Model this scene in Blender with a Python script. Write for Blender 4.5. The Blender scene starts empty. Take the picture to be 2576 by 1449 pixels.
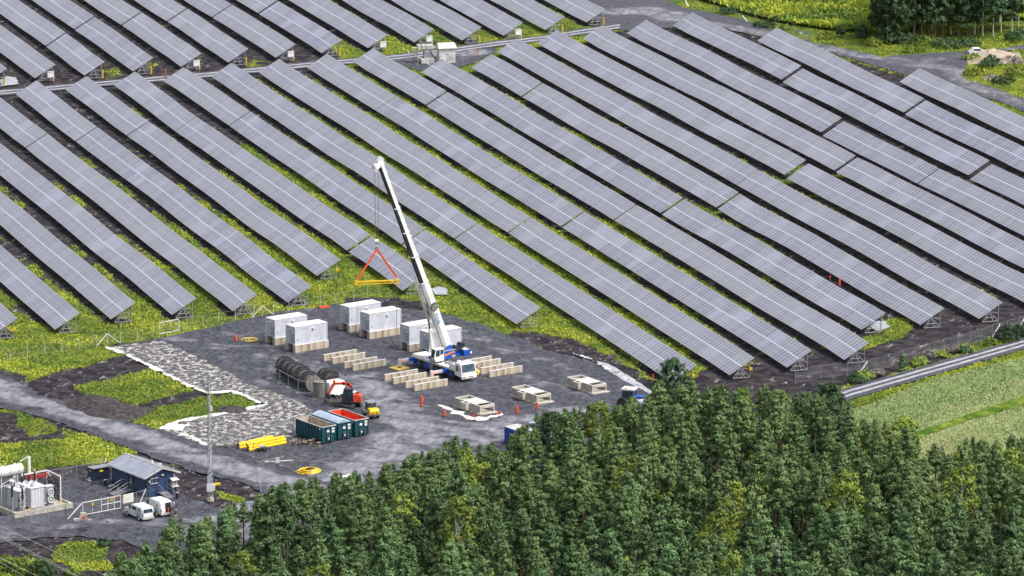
import bpy, bmesh, math, random
import numpy as np
from mathutils import Vector, Matrix
from mathutils.geometry import tessellate_polygon
sc = bpy.context.scene
random.seed(7)
# ------------------------------------------------------------------ camera
CAM_H, CAM_F, CAM_E = 226.8, 15373.0, .2289
cd = bpy.data.cameras.new("camera"); cam = bpy.data.objects.new("camera", cd)
sc.collection.objects.link(cam); sc.camera = cam
cam.location = (0, 0, CAM_H); cam.rotation_euler = (math.pi/2 - CAM_E, 0, 0)
cd.sensor_width = 36; cd.lens = CAM_F/2576*36; cd.clip_start = 10; cd.clip_end = 20000
# ------------------------------------------------------------------ sky and sun (bright overcast)
SUN_EL, SUN_AZ = math.radians(55), math.radians(112)      # azimuth from +Y, clockwise
w = bpy.data.worlds.new("World"); sc.world = w; w.use_nodes = True
wn = w.node_tree; bg = wn.nodes["Background"]; sky = wn.nodes.new("ShaderNodeTexSky")
sky.sky_type = 'NISHITA'; sky.sun_disc = False; sky.sun_elevation = SUN_EL; sky.sun_rotation = SUN_AZ
sky.air_density = 1.0; sky.dust_density = 4.0; sky.ozone_density = 1.0
hs = wn.nodes.new("ShaderNodeHueSaturation"); hs.inputs['Saturation'].default_value = .45
wn.links.new(sky.outputs[0], hs.inputs['Color']); wn.links.new(hs.outputs[0], bg.inputs[0])
bg.inputs[1].default_value = .09
sd = bpy.data.lights.new("sun", 'SUN'); so = bpy.data.objects.new("sun", sd); sc.collection.objects.link(so)
sd.energy = 1.5; sd.angle = math.radians(20); sd.color = (1, .97, .92)
sdir = Vector((math.sin(SUN_AZ)*math.cos(SUN_EL), math.cos(SUN_AZ)*math.cos(SUN_EL), math.sin(SUN_EL)))
so.rotation_euler = sdir.to_track_quat('Z', 'Y').to_euler()
sc.view_settings.view_transform = 'Standard'; sc.view_settings.look = 'None'
sc.view_settings.exposure = 1.12; sc.view_settings.gamma = 1.0
sc.cycles.max_bounces = 5; sc.cycles.diffuse_bounces = 2; sc.cycles.glossy_bounces = 2
sc.cycles.transparent_max_bounces = 12
# ------------------------------------------------------------------ survey: photograph point -> place on the ground
FW = Vector((0, math.cos(CAM_E), -math.sin(CAM_E))); RT = Vector((1, 0, 0)); UP = RT.cross(FW)
def P(a, b, z=0.0):
    d = FW + RT*((a-1288)/CAM_F) - UP*((b-724.5)/CAM_F)
    t = (z-CAM_H)/d.z
    return Vector((d.x*t, d.y*t, z))
def pj(v):
    d = Vector(v) - Vector((0, 0, CAM_H)); k = d.dot(FW)
    return 1288+CAM_F*d.dot(RT)/k, 724.5-CAM_F*d.dot(UP)/k
def hgt(a, b, b2):
    "height above the ground point (a,b) of something seen at row b2"
    g = P(a, b); lo, hi = 0., 60.
    for _ in range(40):
        m = (lo+hi)/2
        if pj((g.x, g.y, m))[1] > b2: lo = m
        else: hi = m
    return lo
YF = math.radians(-54.2)     # yaw of everything built square to the yard: "forward" runs towards lower right
FD = Vector((math.cos(YF), math.sin(YF), 0)); LD = Vector((-math.sin(YF), math.cos(YF), 0))   # LD = 35.8 deg
# ------------------------------------------------------------------ noise
_rng = np.random.RandomState(3); _tab = _rng.rand(256, 256)
def vnoise(x, y):
    xi = np.floor(x).astype(int); yi = np.floor(y).astype(int); fx = x-xi; fy = y-yi
    fx = fx*fx*(3-2*fx); fy = fy*fy*(3-2*fy)
    t = lambda i, j: _tab[i % 256, j % 256]
    return (t(xi, yi)*(1-fx)+t(xi+1, yi)*fx)*(1-fy)+(t(xi, yi+1)*(1-fx)+t(xi+1, yi+1)*fx)*fy
def fbm(x, y, s, o=4):
    x = np.asarray(x, float)/s; y = np.asarray(y, float)/s; r = 0; a = .5; n = 0
    for i in range(o):
        r = r+a*vnoise(x+17.3*i, y+9.1*i); n += a; a *= .5; x = x*2.03; y = y*2.03
    return r/n
# ------------------------------------------------------------------ materials
MATS = {}
def nodes(name, rough=.6, metal=0., spec=.5):
    m = bpy.data.materials.new(name); m.use_nodes = True; nt = m.node_tree
    b = nt.nodes["Principled BSDF"]; b.inputs['Roughness'].default_value = rough
    b.inputs['Metallic'].default_value = metal; b.inputs['Specular IOR Level'].default_value = spec
    MATS[name] = m
    return m, nt, b
def N(nt, t, **k):
    n = nt.nodes.new(t)
    for a, v in k.items(): setattr(n, a, v)
    return n
def math_(nt, op, a, b=None, c=None):
    n = N(nt, "ShaderNodeMath", operation=op)
    for i, v in enumerate((a, b, c)):
        if v is None: continue
        if isinstance(v, (int, float)): n.inputs[i].default_value = v
        else: nt.links.new(v, n.inputs[i])
    return n.outputs[0]
def mix(nt, f, a, b):
    n = N(nt, "ShaderNodeMix", data_type='RGBA')
    for i, v in ((0, f), (6, a), (7, b)):
        if isinstance(v, (int, float)): n.inputs[i].default_value = v
        elif isinstance(v, tuple): n.inputs[i].default_value = (*v[:3], 1)
        else: nt.links.new(v, n.inputs[i])
    return n.outputs[2]
def pos(nt, scale=(1, 1, 1), obj=False, rot=0):
    if obj: src = N(nt, "ShaderNodeTexCoord").outputs['Object']
    else: src = N(nt, "ShaderNodeNewGeometry").outputs['Position']
    if rot:
        m0 = N(nt, "ShaderNodeMapping"); m0.inputs['Rotation'].default_value = (0, 0, rot); nt.links.new(src, m0.inputs['Vector']); src = m0.outputs[0]
    mp = N(nt, "ShaderNodeMapping"); mp.inputs['Scale'].default_value = scale
    nt.links.new(src, mp.inputs['Vector']); return mp.outputs[0]
def noise(nt, vec, s, detail=4, rough=.55, lo=.35, hi=.65):
    n = N(nt, "ShaderNodeTexNoise"); n.inputs['Scale'].default_value = s; n.inputs['Detail'].default_value = detail
    n.inputs['Roughness'].default_value = rough; nt.links.new(vec, n.inputs['Vector'])
    r = N(nt, "ShaderNodeMapRange"); r.inputs['From Min'].default_value = lo; r.inputs['From Max'].default_value = hi
    nt.links.new(n.outputs['Fac'], r.inputs['Value']); return r.outputs[0]
def bump(nt, b, h, strength=.5, dist=.1):
    n = N(nt, "ShaderNodeBump"); n.inputs['Strength'].default_value = strength; n.inputs['Distance'].default_value = dist
    nt.links.new(h, n.inputs['Height']); nt.links.new(n.outputs[0], b.inputs['Normal'])
def M(name, c1, c2=None, s=1.5, rough=.6, metal=0., stretch=(1, 1, 1), lo=.4, hi=.62, bmp=0, spec=.5):
    m, nt, b = nodes(name, rough, metal, spec)
    if c2 is None: c2 = tuple(v*.82 for v in c1)
    f = noise(nt, pos(nt, stretch, True), s, 5, .6, lo, hi)
    nt.links.new(mix(nt, f, c1, c2), b.inputs['Base Color'])
    if bmp: bump(nt, b, f, bmp, .03)
    return m
M('white_paint', (.80, .80, .80), (.66, .65, .63), 1.2, .4)
M('crane_white', (.84, .84, .83), (.70, .69, .66), .8, .35)
M('off_white', (.62, .61, .58), (.45, .44, .41), 1.0, .6)
M('blue_paint', (.01, .10, .55), (.01, .06, .34), 1.5, .35)
M('dark_metal', (.02, .022, .028), (.045, .045, .05), 2, .5)
M('black', (.012, .013, .018), (.03, .03, .035), 2, .6)
M('rubber', (.03, .03, .032), (.07, .065, .06), 2, .85)
M('galvanised', (.36, .37, .40), (.26, .27, .29), 3, .45, .3)
M('grey_metal', (.30, .31, .34), (.20, .21, .24), 2, .5)
M('concrete', (.52, .49, .43), (.33, .29, .23), .9, .9, bmp=.3)
M('concrete_top', (.66, .65, .61), (.5, .48, .44), 1.2, .9)
M('glass_dark', (.02, .04, .06), (.06, .10, .13), 1.5, .08)
M('red_paint', (.82, .10, .05), (.62, .06, .03), 2, .5)
M('orange', (.85, .10, .03), (.7, .07, .02), 3, .6)
M('sling_red', (.88, .13, .04), (.75, .09, .03), 4, .8)
M('yellow', (.88, .62, .01), (.78, .46, .01), 2, .5)
M('yellow_pale', (.72, .60, .14), (.62, .42, .08), 1.2, .7)
M('green_skip', (.006, .085, .105), (.012, .05, .085), 1.2, .5)
M('skip_tarp', (.40, .47, .58), (.30, .36, .48), .8, .6)
M('skip_floor', (.50, .45, .38), (.34, .26, .18), .9, .8)
M('wood', (.33, .26, .19), (.2, .15, .1), 2.5, .8, stretch=(1, 1, .2))
M('wood_grey', (.27, .25, .22), (.15, .14, .13), 6, .85, stretch=(1, 1, .1))
M('drum_body', (.22, .20, .19), (.09, .085, .09), 2.5, .8)
M('drum_dark', (.022, .023, .032), (.065, .06, .062), 2.5, .7)
M('navy', (.028, .065, .15), (.022, .05, .12), .7, .6)
M('navy_dark', (.008, .012, .03), (.014, .02, .045), 1, .6)
M('sheet_white', (.78, .77, .74), (.55, .52, .46), .8, .8)
M('hi_vis', (.6, .75, .05), (.5, .6, .05), 5, .8)
M('skin', (.55, .33, .24), None, 5, .6)
M('jacket', (.03, .035, .05), (.10, .10, .12), 5, .8)
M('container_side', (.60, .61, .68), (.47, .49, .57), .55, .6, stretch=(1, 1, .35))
M('container_mark', (.50, .44, .33), (.6, .56, .5), 2, .7)
M('vent_grey', (.28, .29, .34), (.20, .21, .26), 3, .7)
M('red_insulator', (.45, .05, .04), None, 3, .5)
M('aluminium', (.55, .55, .58), (.42, .42, .46), 3, .4, .4)
M('aluminium_dark', (.12, .12, .15), None, 3, .5)
M('pale_sign', (.72, .71, .68), (.66, .60, .48), 1, .6)
M('blue_sticker', (.02, .2, .6), None, 2, .5)
M('steel_dark', (.10, .09, .08), (.2, .14, .09), 3, .6)
# roof with standing ribs is real geometry; its colour:
M('roof_grey', (.36, .40, .48), (.28, .31, .38), .7, .45)
# ------------------------------------------------------------------ mesh helper
class MB:
    def __init__(s, M0=None): s.v = []; s.f = []; s.m = []; s.M = M0 or Matrix(); s.mat = None
    def add(s, vs, fs, mat=None):
        k = len(s.v); s.v += [s.M @ Vector(v) for v in vs]; s.f += [tuple(i+k for i in f) for f in fs]; s.m += [mat or s.mat]*len(fs); return s
    def box(s, c, d, mat=None, rz=0, ry=0, rx=0):
        R = Matrix.Translation(c) @ Matrix.Rotation(rz, 4, 'Z') @ Matrix.Rotation(ry, 4, 'Y') @ Matrix.Rotation(rx, 4, 'X')
        x, y, z = d[0]/2, d[1]/2, d[2]/2
        vs = [R @ Vector((i*x, j*y, k*z)) for i in (-1, 1) for j in (-1, 1) for k in (-1, 1)]
        return s.add(vs, [(0, 1, 3, 2), (4, 6, 7, 5), (0, 4, 5, 1), (2, 3, 7, 6), (0, 2, 6, 4), (1, 5, 7, 3)], mat)
    def bb(s, a, b, mat=None):
        return s.box([(a[i]+b[i])/2 for i in range(3)], [abs(b[i]-a[i]) for i in range(3)], mat)
    def bar(s, p, q, w, h=None, mat=None, up=(0, 0, 1)):
        p = Vector(p); q = Vector(q); h = h or w; d = (q-p)
        if d.length < 1e-6: return s
        d.normalize(); u = Vector(up)
        if abs(d.dot(u)) > .98: u = Vector((1, 0, 0))
        r = d.cross(u).normalized(); u = r.cross(d)
        vs = [c+r*(i*w/2)+u*(j*h/2) for c in (p, q) for i, j in ((-1, -1), (1, -1), (1, 1), (-1, 1))]
        return s.add(vs, [(3, 2, 1, 0), (4, 5, 6, 7), (0, 1, 5, 4), (1, 2, 6, 5), (2, 3, 7, 6), (3, 0, 4, 7)], mat)
    def cyl(s, p, q, r, r2=None, n=12, mat=None, cap=True):
        p = Vector(p); q = Vector(q); d = (q-p).normalized(); r2 = r if r2 is None else r2
        u = Vector((0, 0, 1)) if abs(d.z) < .95 else Vector((1, 0, 0))
        a = d.cross(u).normalized(); b = d.cross(a)
        vs = []
        for c, rr in ((p, r), (q, r2)):
            for i in range(n):
                t = 2*math.pi*i/n; vs.append(c+a*(math.cos(t)*rr)+b*(math.sin(t)*rr))
        fs = [(i, (i+1) % n, n+(i+1) % n, n+i) for i in range(n)]
        if cap: fs += [tuple(range(n))[::-1], tuple(range(n, 2*n))]
        return s.add(vs, fs, mat)
    def tube(s, pts, r, n=6, mat=None):
        for a, b in zip(pts[:-1], pts[1:]): s.cyl(a, b, r, n=n, mat=mat)
        return s
    def ring(s, c, ax, R, r, n=24, k=5, mat=None):
        c = Vector(c); ax = Vector(ax).normalized(); u = Vector((0, 0, 1)) if abs(ax.z) < .9 else Vector((1, 0, 0))
        a = ax.cross(u).normalized(); b = ax.cross(a); vs = []
        for i in range(n):
            t = 2*math.pi*i/n; e = a*math.cos(t)+b*math.sin(t)
            for j in range(k):
                p = 2*math.pi*j/k; vs.append(c+e*(R+r*math.cos(p))+ax*(r*math.sin(p)))
        return s.add(vs, [(i*k+j, ((i+1) % n)*k+j, ((i+1) % n)*k+(j+1) % k, i*k+(j+1) % k) for i in range(n) for j in range(k)], mat)
    def prism(s, prof, y0, y1, mat=None):
        "profile in x,z extruded along y"
        n = len(prof); vs = [(x, y0, z) for x, z in prof]+[(x, y1, z) for x, z in prof]
        tri = tessellate_polygon([[Vector((x, z, 0)) for x, z in prof]])
        fs = [(i, (i+1) % n, n+(i+1) % n, n+i) for i in range(n)]
        fs += [tuple(t) for t in tri]+[tuple(n+i for i in t)[::-1] for t in tri]
        return s.add(vs, fs, mat)
    def build(s, name, mat=None, parent=None, col=None):
        o0 = Vector((0, 0, 0))
        if parent is not None:
            o0 = parent.location.copy(); pp = parent.parent
            while pp is not None: o0 += pp.location; pp = pp.parent
        me = bpy.data.meshes.new(name); me.from_pydata([tuple(v-o0) for v in s.v], [], s.f)
        names = []
        for k in s.m:
            k = k or mat
            if k not in names: names.append(k)
        for k in names: me.materials.append(MATS[k])
        me.polygons.foreach_set('material_index', [names.index(k or mat) for k in s.m]); me.update()
        bm = bmesh.new(); bm.from_mesh(me); bmesh.ops.recalc_face_normals(bm, faces=bm.faces); bm.to_mesh(me); bm.free()
        o = bpy.data.objects.new(name, me); sc.collection.objects.link(o)
        if parent is not None: o.parent = parent
        return o
def tag(o, label=None, cat=None, group=None, kind=None):
    if label: o['label'] = label
    if cat: o['category'] = cat
    if group: o['group'] = group
    if kind: o['kind'] = kind
    return o
def thing(name, label, cat, loc, group=None):
    o = bpy.data.objects.new(name, None); sc.collection.objects.link(o); o.location = loc
    o.empty_display_size = .3
    return tag(o, label, cat, group)
def frame(loc, yaw=0): return Matrix.Translation(loc) @ Matrix.Rotation(yaw, 4, 'Z')
def copy_tree(o, parent=None):
    c = o.copy(); sc.collection.objects.link(c)
    if parent is not None: c.parent = parent
    for ch in list(o.children): copy_tree(ch, c)
    return c
# ------------------------------------------------------------------ survey of the solar rows
HT, HB, WB = 3.19, .80, 4.06
SLANT = math.hypot(WB, HT-HB); MODW = 1.17
D0 = Vector((-math.sin(.3256), math.cos(.3256), 0))      # rows run this way (away)
ROWS = [
    ('R', 0, (None, (43, 801))), ('R', 1, (None, (200, 787))), ('R', 2, (None, (340, 761))), ('R', 3, (None, (493, 750))),
    ('R', 4, (None, (118, 334)), ((120, 336), (646, 741))), ('R', 5, ((92, 202), (243, 318)), ((245, 319.5), (783, 719))),
    ('R', 6, ((217, 191), (372, 304)), ((374, 306), (856, 653))), ('R', 7, ((339, 180), (493, 293)), ((494, 294), (930, 590)), ((935, 594), (1072, 690))),
    ('R', 8, ((461, 169), (628, 279)), ((630, 280.5), (1067, 575)), ((1070, 578), (1360, 773))), ('R', 9, ((582, 158), (750, 268)), ((751, 268.7), (1200, 560)), ((1203, 562), (1752, 918))),
    ('R', 10, ((702, 148), (1334, 545)), ((1337, 547), (1897, 900))), ('R', 11, ((823, 135), (995, 241)), ((996, 241.6), (1467, 530)), ((1470, 533), (2041, 881))),
    ('R', 12, ((939, 121), (1122, 228)), ((1125, 231), (1599, 514)), ((1602, 516), (2185, 862))), ('R', 13, ((1110, 147), (1235, 217)), ((1236, 218), (1717, 497)), ((1721, 501), (2227, 787))),
    ('R', 14, ((1236, 136), (1362, 207)), ((1365, 209), (1857, 483)), ((1861, 487), (2375, 775))), ('R', 15, ((1299, 96), (1907, 427)), ((1908.5, 428), (2522, 760))),
    ('R', 16, ((1400, 75), (2027, 402)), ((2033, 411), (2650, 727))), ('R', 17, ((1515, 63), (2152, 391)), ((2157, 396), (2650, 642))),
    ('R', 18, ((1625, 50), (2117, 296)), ((2122, 305), (2360, 423)), ((2363, 424.5), (2650, 563))), ('R', 19, ((1741, 31), (2015, 165)), ((2019, 172), (2489, 403)), ((2494, 413), (2650, 488))),
    ('R', 20, ((1954, 69), (2324, 247)), ((2328, 252), (2650, 405))), ('R', 21, ((2313, 171), (2650, 328))),
    ('U', 0, (None, (17, 172))), ('U', 1, (None, (139, 162))), ('U', 2, (None, (164, 81)), ((166.5, 84), (263, 155))), ('U', 3, (None, (236, 40)), ((238, 43), (385, 145))),
    ('U', 4, (None, (353, 29)), ((356, 31), (506, 134))), ('U', 5, (None, (468, 20)), ((471, 22), (624, 123))), ('U', 6, (None, (581, 10)), ((583.5, 12), (743, 111))),
    ('U', 7, (None, (697, 0)), ((700, 3), (859, 100))), ('U', 8, (None, (975, 87))), ('U', 9, (None, (1091, 73))), ('U', 10, (None, (1211, 68))), ('U', 11, (None, (1315, 56))), ('U', 12, (None, (1420, 42))), ('U', 13, (None, (1523, 23)))]
TBL = []
for blk, i, *ss in ROWS:
    for a, b in ss:
        B_ = P(*b, HT) if b else None
        A_ = P(*a, HT) if a else B_+D0*({0: 60, 1: 90, 2: 120, 3: 150}.get(i, 75) if blk == 'R' else 62)
        TBL.append((A_, B_))
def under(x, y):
    "1 below a solar table (bare soil, also painting in the shade band), fading out just beyond its low edge"
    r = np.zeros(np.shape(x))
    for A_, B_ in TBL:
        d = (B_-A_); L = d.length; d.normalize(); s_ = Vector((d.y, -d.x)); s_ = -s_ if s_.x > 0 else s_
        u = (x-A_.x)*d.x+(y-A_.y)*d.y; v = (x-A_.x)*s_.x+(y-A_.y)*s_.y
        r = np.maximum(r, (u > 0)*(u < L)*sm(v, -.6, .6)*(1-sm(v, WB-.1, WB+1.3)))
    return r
# ------------------------------------------------------------------ ground, roads, yards
from mathutils.geometry import delaunay_2d_cdt
def inpoly(px, py, poly):
    px = np.asarray(px); py = np.asarray(py); r = np.zeros(px.shape, bool); n = len(poly); j = n-1
    for i in range(n):
        xi, yi = poly[i]; xj, yj = poly[j]
        c = ((yi > py) != (yj > py)) & (px < (xj-xi)*(py-yi)/((yj-yi) or 1e-9)+xi)
        r ^= c; j = i
    return r
def pjn(x, y, z=0.):
    dy = y*FW.y+(z-CAM_H)*FW.z; up = y*UP.y+(z-CAM_H)*UP.z
    return 1288+CAM_F*x/dy, 724.5-CAM_F*up/dy
def dseg(x, y, pl):
    "distance (m) to a world polyline"
    d = np.full(np.shape(x), 1e9)
    for (x0, y0), (x1, y1) in zip(pl[:-1], pl[1:]):
        dx, dy = x1-x0, y1-y0; t = np.clip(((x-x0)*dx+(y-y0)*dy)/(dx*dx+dy*dy), 0, 1)
        d = np.minimum(d, np.hypot(x-x0-t*dx, y-y0-t*dy))
    return d
W2 = lambda pts: [tuple(P(*p).xy) for p in pts]
def sm(x, a, b): t = np.clip((x-a)/(b-a), 0, 1); return t*t*(3-2*t)
GR = [(-60, 60, .28), (60, 330, .25), (60, 620, .42), (300, 420, .48), (500, 300, .42), (450, 600, .6), (200, 760, .72), (700, 760, .85), (800, 500, .72),
      (1000, 400, .82), (1250, 700, .9), (1400, 850, .9), (1500, 600, .8), (1500, 350, .6), (1800, 700, .7), (1700, 250, .4), (2000, 500, .62), (2200, 700, .5),
      (2300, 400, .3), (2500, 300, .2), (2500, 600, .35), (1850, 150, .25), (700, 60, .3), (1000, 120, .6), (1250, 100, .7), (400, 130, .32), (600, 800, .9), (2100, 880, .4)]
PATCH = [([(0, 905), (60, 890), (200, 870), (285, 865), (335, 884), (240, 912), (160, 930), (80, 952), (30, 930)], 1.0),
         ([(187, 968), (290, 948), (380, 926), (430, 945), (490, 980), (400, 1000), (330, 1014), (230, 1000)], 1.1),
         ([(320, 1055), (400, 1020), (560, 990), (590, 983), (655, 1015), (560, 1035), (400, 1078), (370, 1072)], 1.05),
         ([(-40, 1120), (60, 1110), (170, 1100), (150, 1075), (300, 1105), (360, 1138), (280, 1160), (60, 1182), (-40, 1180)], 1.0),
         ([(-40, 1015), (40, 1030), (140, 1065), (150, 1075), (110, 1100), (-40, 1115)], .5),
         ([(150, 1370), (230, 1355), (275, 1375), (260, 1405), (330, 1440), (200, 1430), (130, 1410)], .95),
         ([(-40, 1395), (60, 1400), (120, 1430), (180, 1470), (-40, 1500)], .9),
         ([(540, 1235), (560, 1238), (620, 1252), (600, 1262), (560, 1252)], .9),
         ([(390, 1150), (420, 1155), (475, 1175), (450, 1172)], .9),
         ([(-40, 850), (240, 815), (640, 740), (860, 700), (1060, 700), (1110, 780), (860, 745), (700, 775), (340, 850), (250, 865), (-40, 900)], .72),
         ([(1060, 700), (1340, 800), (1480, 880), (1640, 930), (1620, 900), (1500, 800), (1200, 680)], .8),
         ([(1000, 745), (870, 747), (855, 760), (1110, 790), (1090, 765)], .15),
         ([(1290, 830), (1440, 850), (1560, 905), (1650, 960), (1650, 995), (1500, 915), (1380, 885), (1280, 845)], .12),
         ([(1760, 930), (1900, 915), (2060, 880), (2240, 845), (2380, 810), (2576, 760), (2700, 740), (2700, 830), (2420, 865), (2100, 975), (1700, 1100)], .05),
         ([(2060, 875), (2180, 850), (2240, 800), (2330, 800), (2260, 850), (2150, 885)], .7),
         ([(2100, 985), (2150, 968), (2576, 846), (2700, 815), (2700, 845), (2576, 872), (2110, 1010)], 1.1),
         ([(2110, 1005), (2576, 872), (2700, 830), (2700, 900), (2576, 915), (2185, 1030)], 1.05),
         ([(1600, -90), (2700, -90), (2700, 400), (2450, 250), (2290, 195), (2100, 140), (1900, 90), (1720, 40)], 1.0),
         ([(2450, 150), (2520, 130), (2576, 150), (2576, 175), (2480, 190)], .55)]
BARE = [[(-60, 940), (300, 860), (860, 1100), (860, 1449), (-60, 1449)], [(860, 900), (2100, 1000), (2400, 1600), (300, 1700)], [(-60, 1380), (400, 1380), (400, 1600), (-60, 1600)]]
def grassmap(x, y):
    px, py = pjn(x, y); num = 0; den = 0
    for a, b, v in GR:
        q = 1/((px-a)**2+(2*(py-b))**2+900)**1.5; num = num+q*v; den = den+q
    g = num/den
    jx = px+(fbm(x, y, 3.)-.5)*30; jy = py+(fbm(x+50, y, 3.)-.5)*12
    for p in BARE: g = np.where(inpoly(px, py, p), .12, g)
    for p, v in PATCH: g = np.where(inpoly(jx, jy, p), v, g)
    n = fbm(x*1.0, y*.6, 7., 4)*.62+fbm(x, y, 1.7, 3)*.38
    n = n-under(x, y)*.28  # bare soil below tables; its dark peat also stands in for shade there
    return sm(n+(g-.5)*1.05, .40, .60), px, py
def attr(me, name, vals):
    a = me.attributes.new(name, 'FLOAT', 'POINT'); a.data.foreach_set('value', np.asarray(vals, np.float32))
def earth_material(name):
    m, nt, b = nodes(name, .95, 0, .2)
    p = pos(nt)
    g = N(nt, "ShaderNodeAttribute", attribute_name='grass').outputs['Fac']
    peat = mix(nt, noise(nt, p, .5, 6, .65, .42, .62), (.016, .014, .022), (.07, .058, .06))
    peat = mix(nt, noise(nt, pos(nt, (.5, .16, 1), rot=.3), 1.3, 5, .7, .60, .68), peat, (.30, .29, .28))
    gc = mix(nt, noise(nt, p, .25, 4, .6, .38, .62), (.21, .25, .02), (.05, .12, .016))
    gc = mix(nt, noise(nt, p, .6, 4, .6, .56, .68), gc, (.20, .115, .03))
    f = math_(nt, 'ADD', g, math_(nt, 'MULTIPLY', math_(nt, 'SUBTRACT', noise(nt, p, 1.6, 5, .7, .3, .7), .5), .7))
    f2 = N(nt, "ShaderNodeMapRange"); f2.inputs['From Min'].default_value = .35; f2.inputs['From Max'].default_value = .65; nt.links.new(f, f2.inputs['Value'])
    nt.links.new(mix(nt, f2.outputs[0], peat, gc), b.inputs['Base Color'])
    bump(nt, b, noise(nt, p, 1.2, 6, .7, .2, .8), .9, .35)
earth_material('earth')
def gravel_material(name, dark=(.024, .027, .044), mid=(.155, .16, .195), track=(.29, .29, .325), amp=1.35, s1=.95):
    m, nt, b = nodes(name, .85, 0, .35)
    p = pos(nt)
    t = N(nt, "ShaderNodeAttribute", attribute_name='track').outputs['Fac']
    st = noise(nt, pos(nt, (1, .5, 1)), s1, 8, .9, .43, .60)
    big = noise(nt, pos(nt, (1, .6, 1)), .16, 3, .5, .35, .65)
    c = mix(nt, st, dark, mid)
    c = mix(nt, math_(nt, 'MULTIPLY', big, .35), c, (.12, .12, .145))
    sp = noise(nt, pos(nt, (1, .4, 1)), 4.5, 2, .6, .66, .72)
    c = mix(nt, math_(nt, 'MULTIPLY', sp, .6), c, (.36, .35, .35))
    c2 = mix(nt, noise(nt, pos(nt, (1, .35, 1), rot=.2), .8, 5, .65, .38, .64), track, (.13, .13, .155))
    f = math_(nt, 'ADD', t, math_(nt, 'MULTIPLY', math_(nt, 'SUBTRACT', noise(nt, pos(nt, (.22, .30, 1), rot=.5), .9, 6, .68, .3, .7), .5), amp))
    r = N(nt, "ShaderNodeMapRange"); r.inputs['From Min'].default_value = .25; r.inputs['From Max'].default_value = .85; nt.links.new(f, r.inputs['Value'])
    nt.links.new(mix(nt, r.outputs[0], c, c2), b.inputs['Base Color'])
    bump(nt, b, math_(nt, 'MULTIPLY', noise(nt, p, 1.8, 5, .8, .3, .7), math_(nt, 'SUBTRACT', 1.0, math_(nt, 'MULTIPLY', r.outputs[0], .75))), .9, .30)
gravel_material('gravel')
gravel_material('road_gravel', (.06, .063, .085), (.15, .15, .185), (.33, .33, .36), .8)
M('wheel_track', (.36, .36, .39), (.25, .25, .28), .5, .9, lo=.42, hi=.66)
# base sheet
xs = np.concatenate([[-6000, -1500, -400], np.arange(-150, 150.1, .9), [400, 1500, 6000]])
ys = np.concatenate([[-3000, -500, 300], np.arange(690, 1300, 1.35), [1500, 2500, 9000]])
X, Y = np.meshgrid(xs, ys); nx, ny = len(xs), len(ys)
me = bpy.data.meshes.new('ground')
i = np.arange(nx*ny).reshape(ny, nx)
F = np.stack([i[:-1, :-1], i[:-1, 1:], i[1:, 1:], i[1:, :-1]], -1).reshape(-1, 4)
inn = (np.abs(X) < 151) & (Y > 689) & (Y < 1301)
Z = np.where(inn, (fbm(X, Y, 5.)-.5)*.30-.16, -.2)
me.vertices.add(nx*ny); me.vertices.foreach_set('co', np.stack([X, Y, Z], -1).astype(np.float32).ravel())
me.loops.add(F.size); me.loops.foreach_set('vertex_index', F.ravel().astype(np.int32))
me.polygons.add(len(F)); me.polygons.foreach_set('loop_start', np.arange(0, F.size, 4, dtype=np.int32))
me.update(calc_edges=True)
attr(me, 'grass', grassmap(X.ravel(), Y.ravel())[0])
me.materials.append(MATS['earth'])
ground = bpy.data.objects.new('ground', me); sc.collection.objects.link(ground); tag(ground, 'dark peat and grass ground under the solar field', kind='structure')
ZONES = []
def zone(name, px, z, mat, step=1.6, tracks=(), edge=0, jit=.45, kind='structure', label=None, fade=None, height=None):
    poly = [P(*p).xy for p in px]; pts = []
    for a, b in zip(poly, poly[1:]+poly[:1]):
        n = max(1, int((b-a).length/1.3))
        for k in range(n):
            q = a.lerp(b, k/n)
            if abs(q.x) < 120 and q.y < 1260:
                q = q+Vector((float(vnoise(q.x*1.3, q.y*1.3))-.5, (float(vnoise(q.x*1.1+40, q.y*1.1))-.5)*1.8))*2*jit
            pts.append(q)
    if name not in ('crop_field', 'meadow'): ZONES.append([(p.x, p.y) for p in pts])
    nb = len(pts); bx = [p.x for p in pts]; by = [p.y for p in pts]
    gx, gy = np.meshgrid(np.arange(min(bx), max(bx), step), np.arange(min(by), max(by), step*1.6))
    gx = gx.ravel(); gy = gy.ravel(); k = inpoly(gx, gy, [(p.x, p.y) for p in pts]); gx = gx[k]; gy = gy[k]
    k = dseg(gx, gy, [(p.x, p.y) for p in pts]+[(pts[0].x, pts[0].y)]) > step*.45
    gx = gx[k]; gy = gy[k]
    V, _, FF, *_r = delaunay_2d_cdt(pts+[Vector((a, b)) for a, b in zip(gx, gy)], [(a, (a+1) % nb) for a in range(nb)], [], 1, 1e-4)
    vx = np.array([v.x for v in V]); vy = np.array([v.y for v in V])
    vz = np.full(len(vx), z) if height is None else height(vx, vy)+z
    me = bpy.data.meshes.new(name); me.from_pydata([(a, b, c) for a, b, c in zip(vx, vy, vz)], [], [tuple(f) for f in FF]); me.update()
    t = np.zeros(len(vx))
    for pl, wd, am in tracks:
        d = dseg(vx, vy, W2(pl)); t = np.maximum(t, am*(1-sm(d, wd*.4, wd)))
    if edge: t *= sm(dseg(vx, vy, [(p.x, p.y) for p in pts]+[(pts[0].x, pts[0].y)]), 0, edge)
    attr(me, 'track', t)
    me.materials.append(MATS[mat]); o = bpy.data.objects.new(name, me); sc.collection.objects.link(o)
    bm = bmesh.new(); bm.from_mesh(me)
    for f in bm.faces:
        if f.normal.z < 0: f.normal_flip()
    bm.to_mesh(me); bm.free()
    return tag(o, label, kind=kind)
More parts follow.
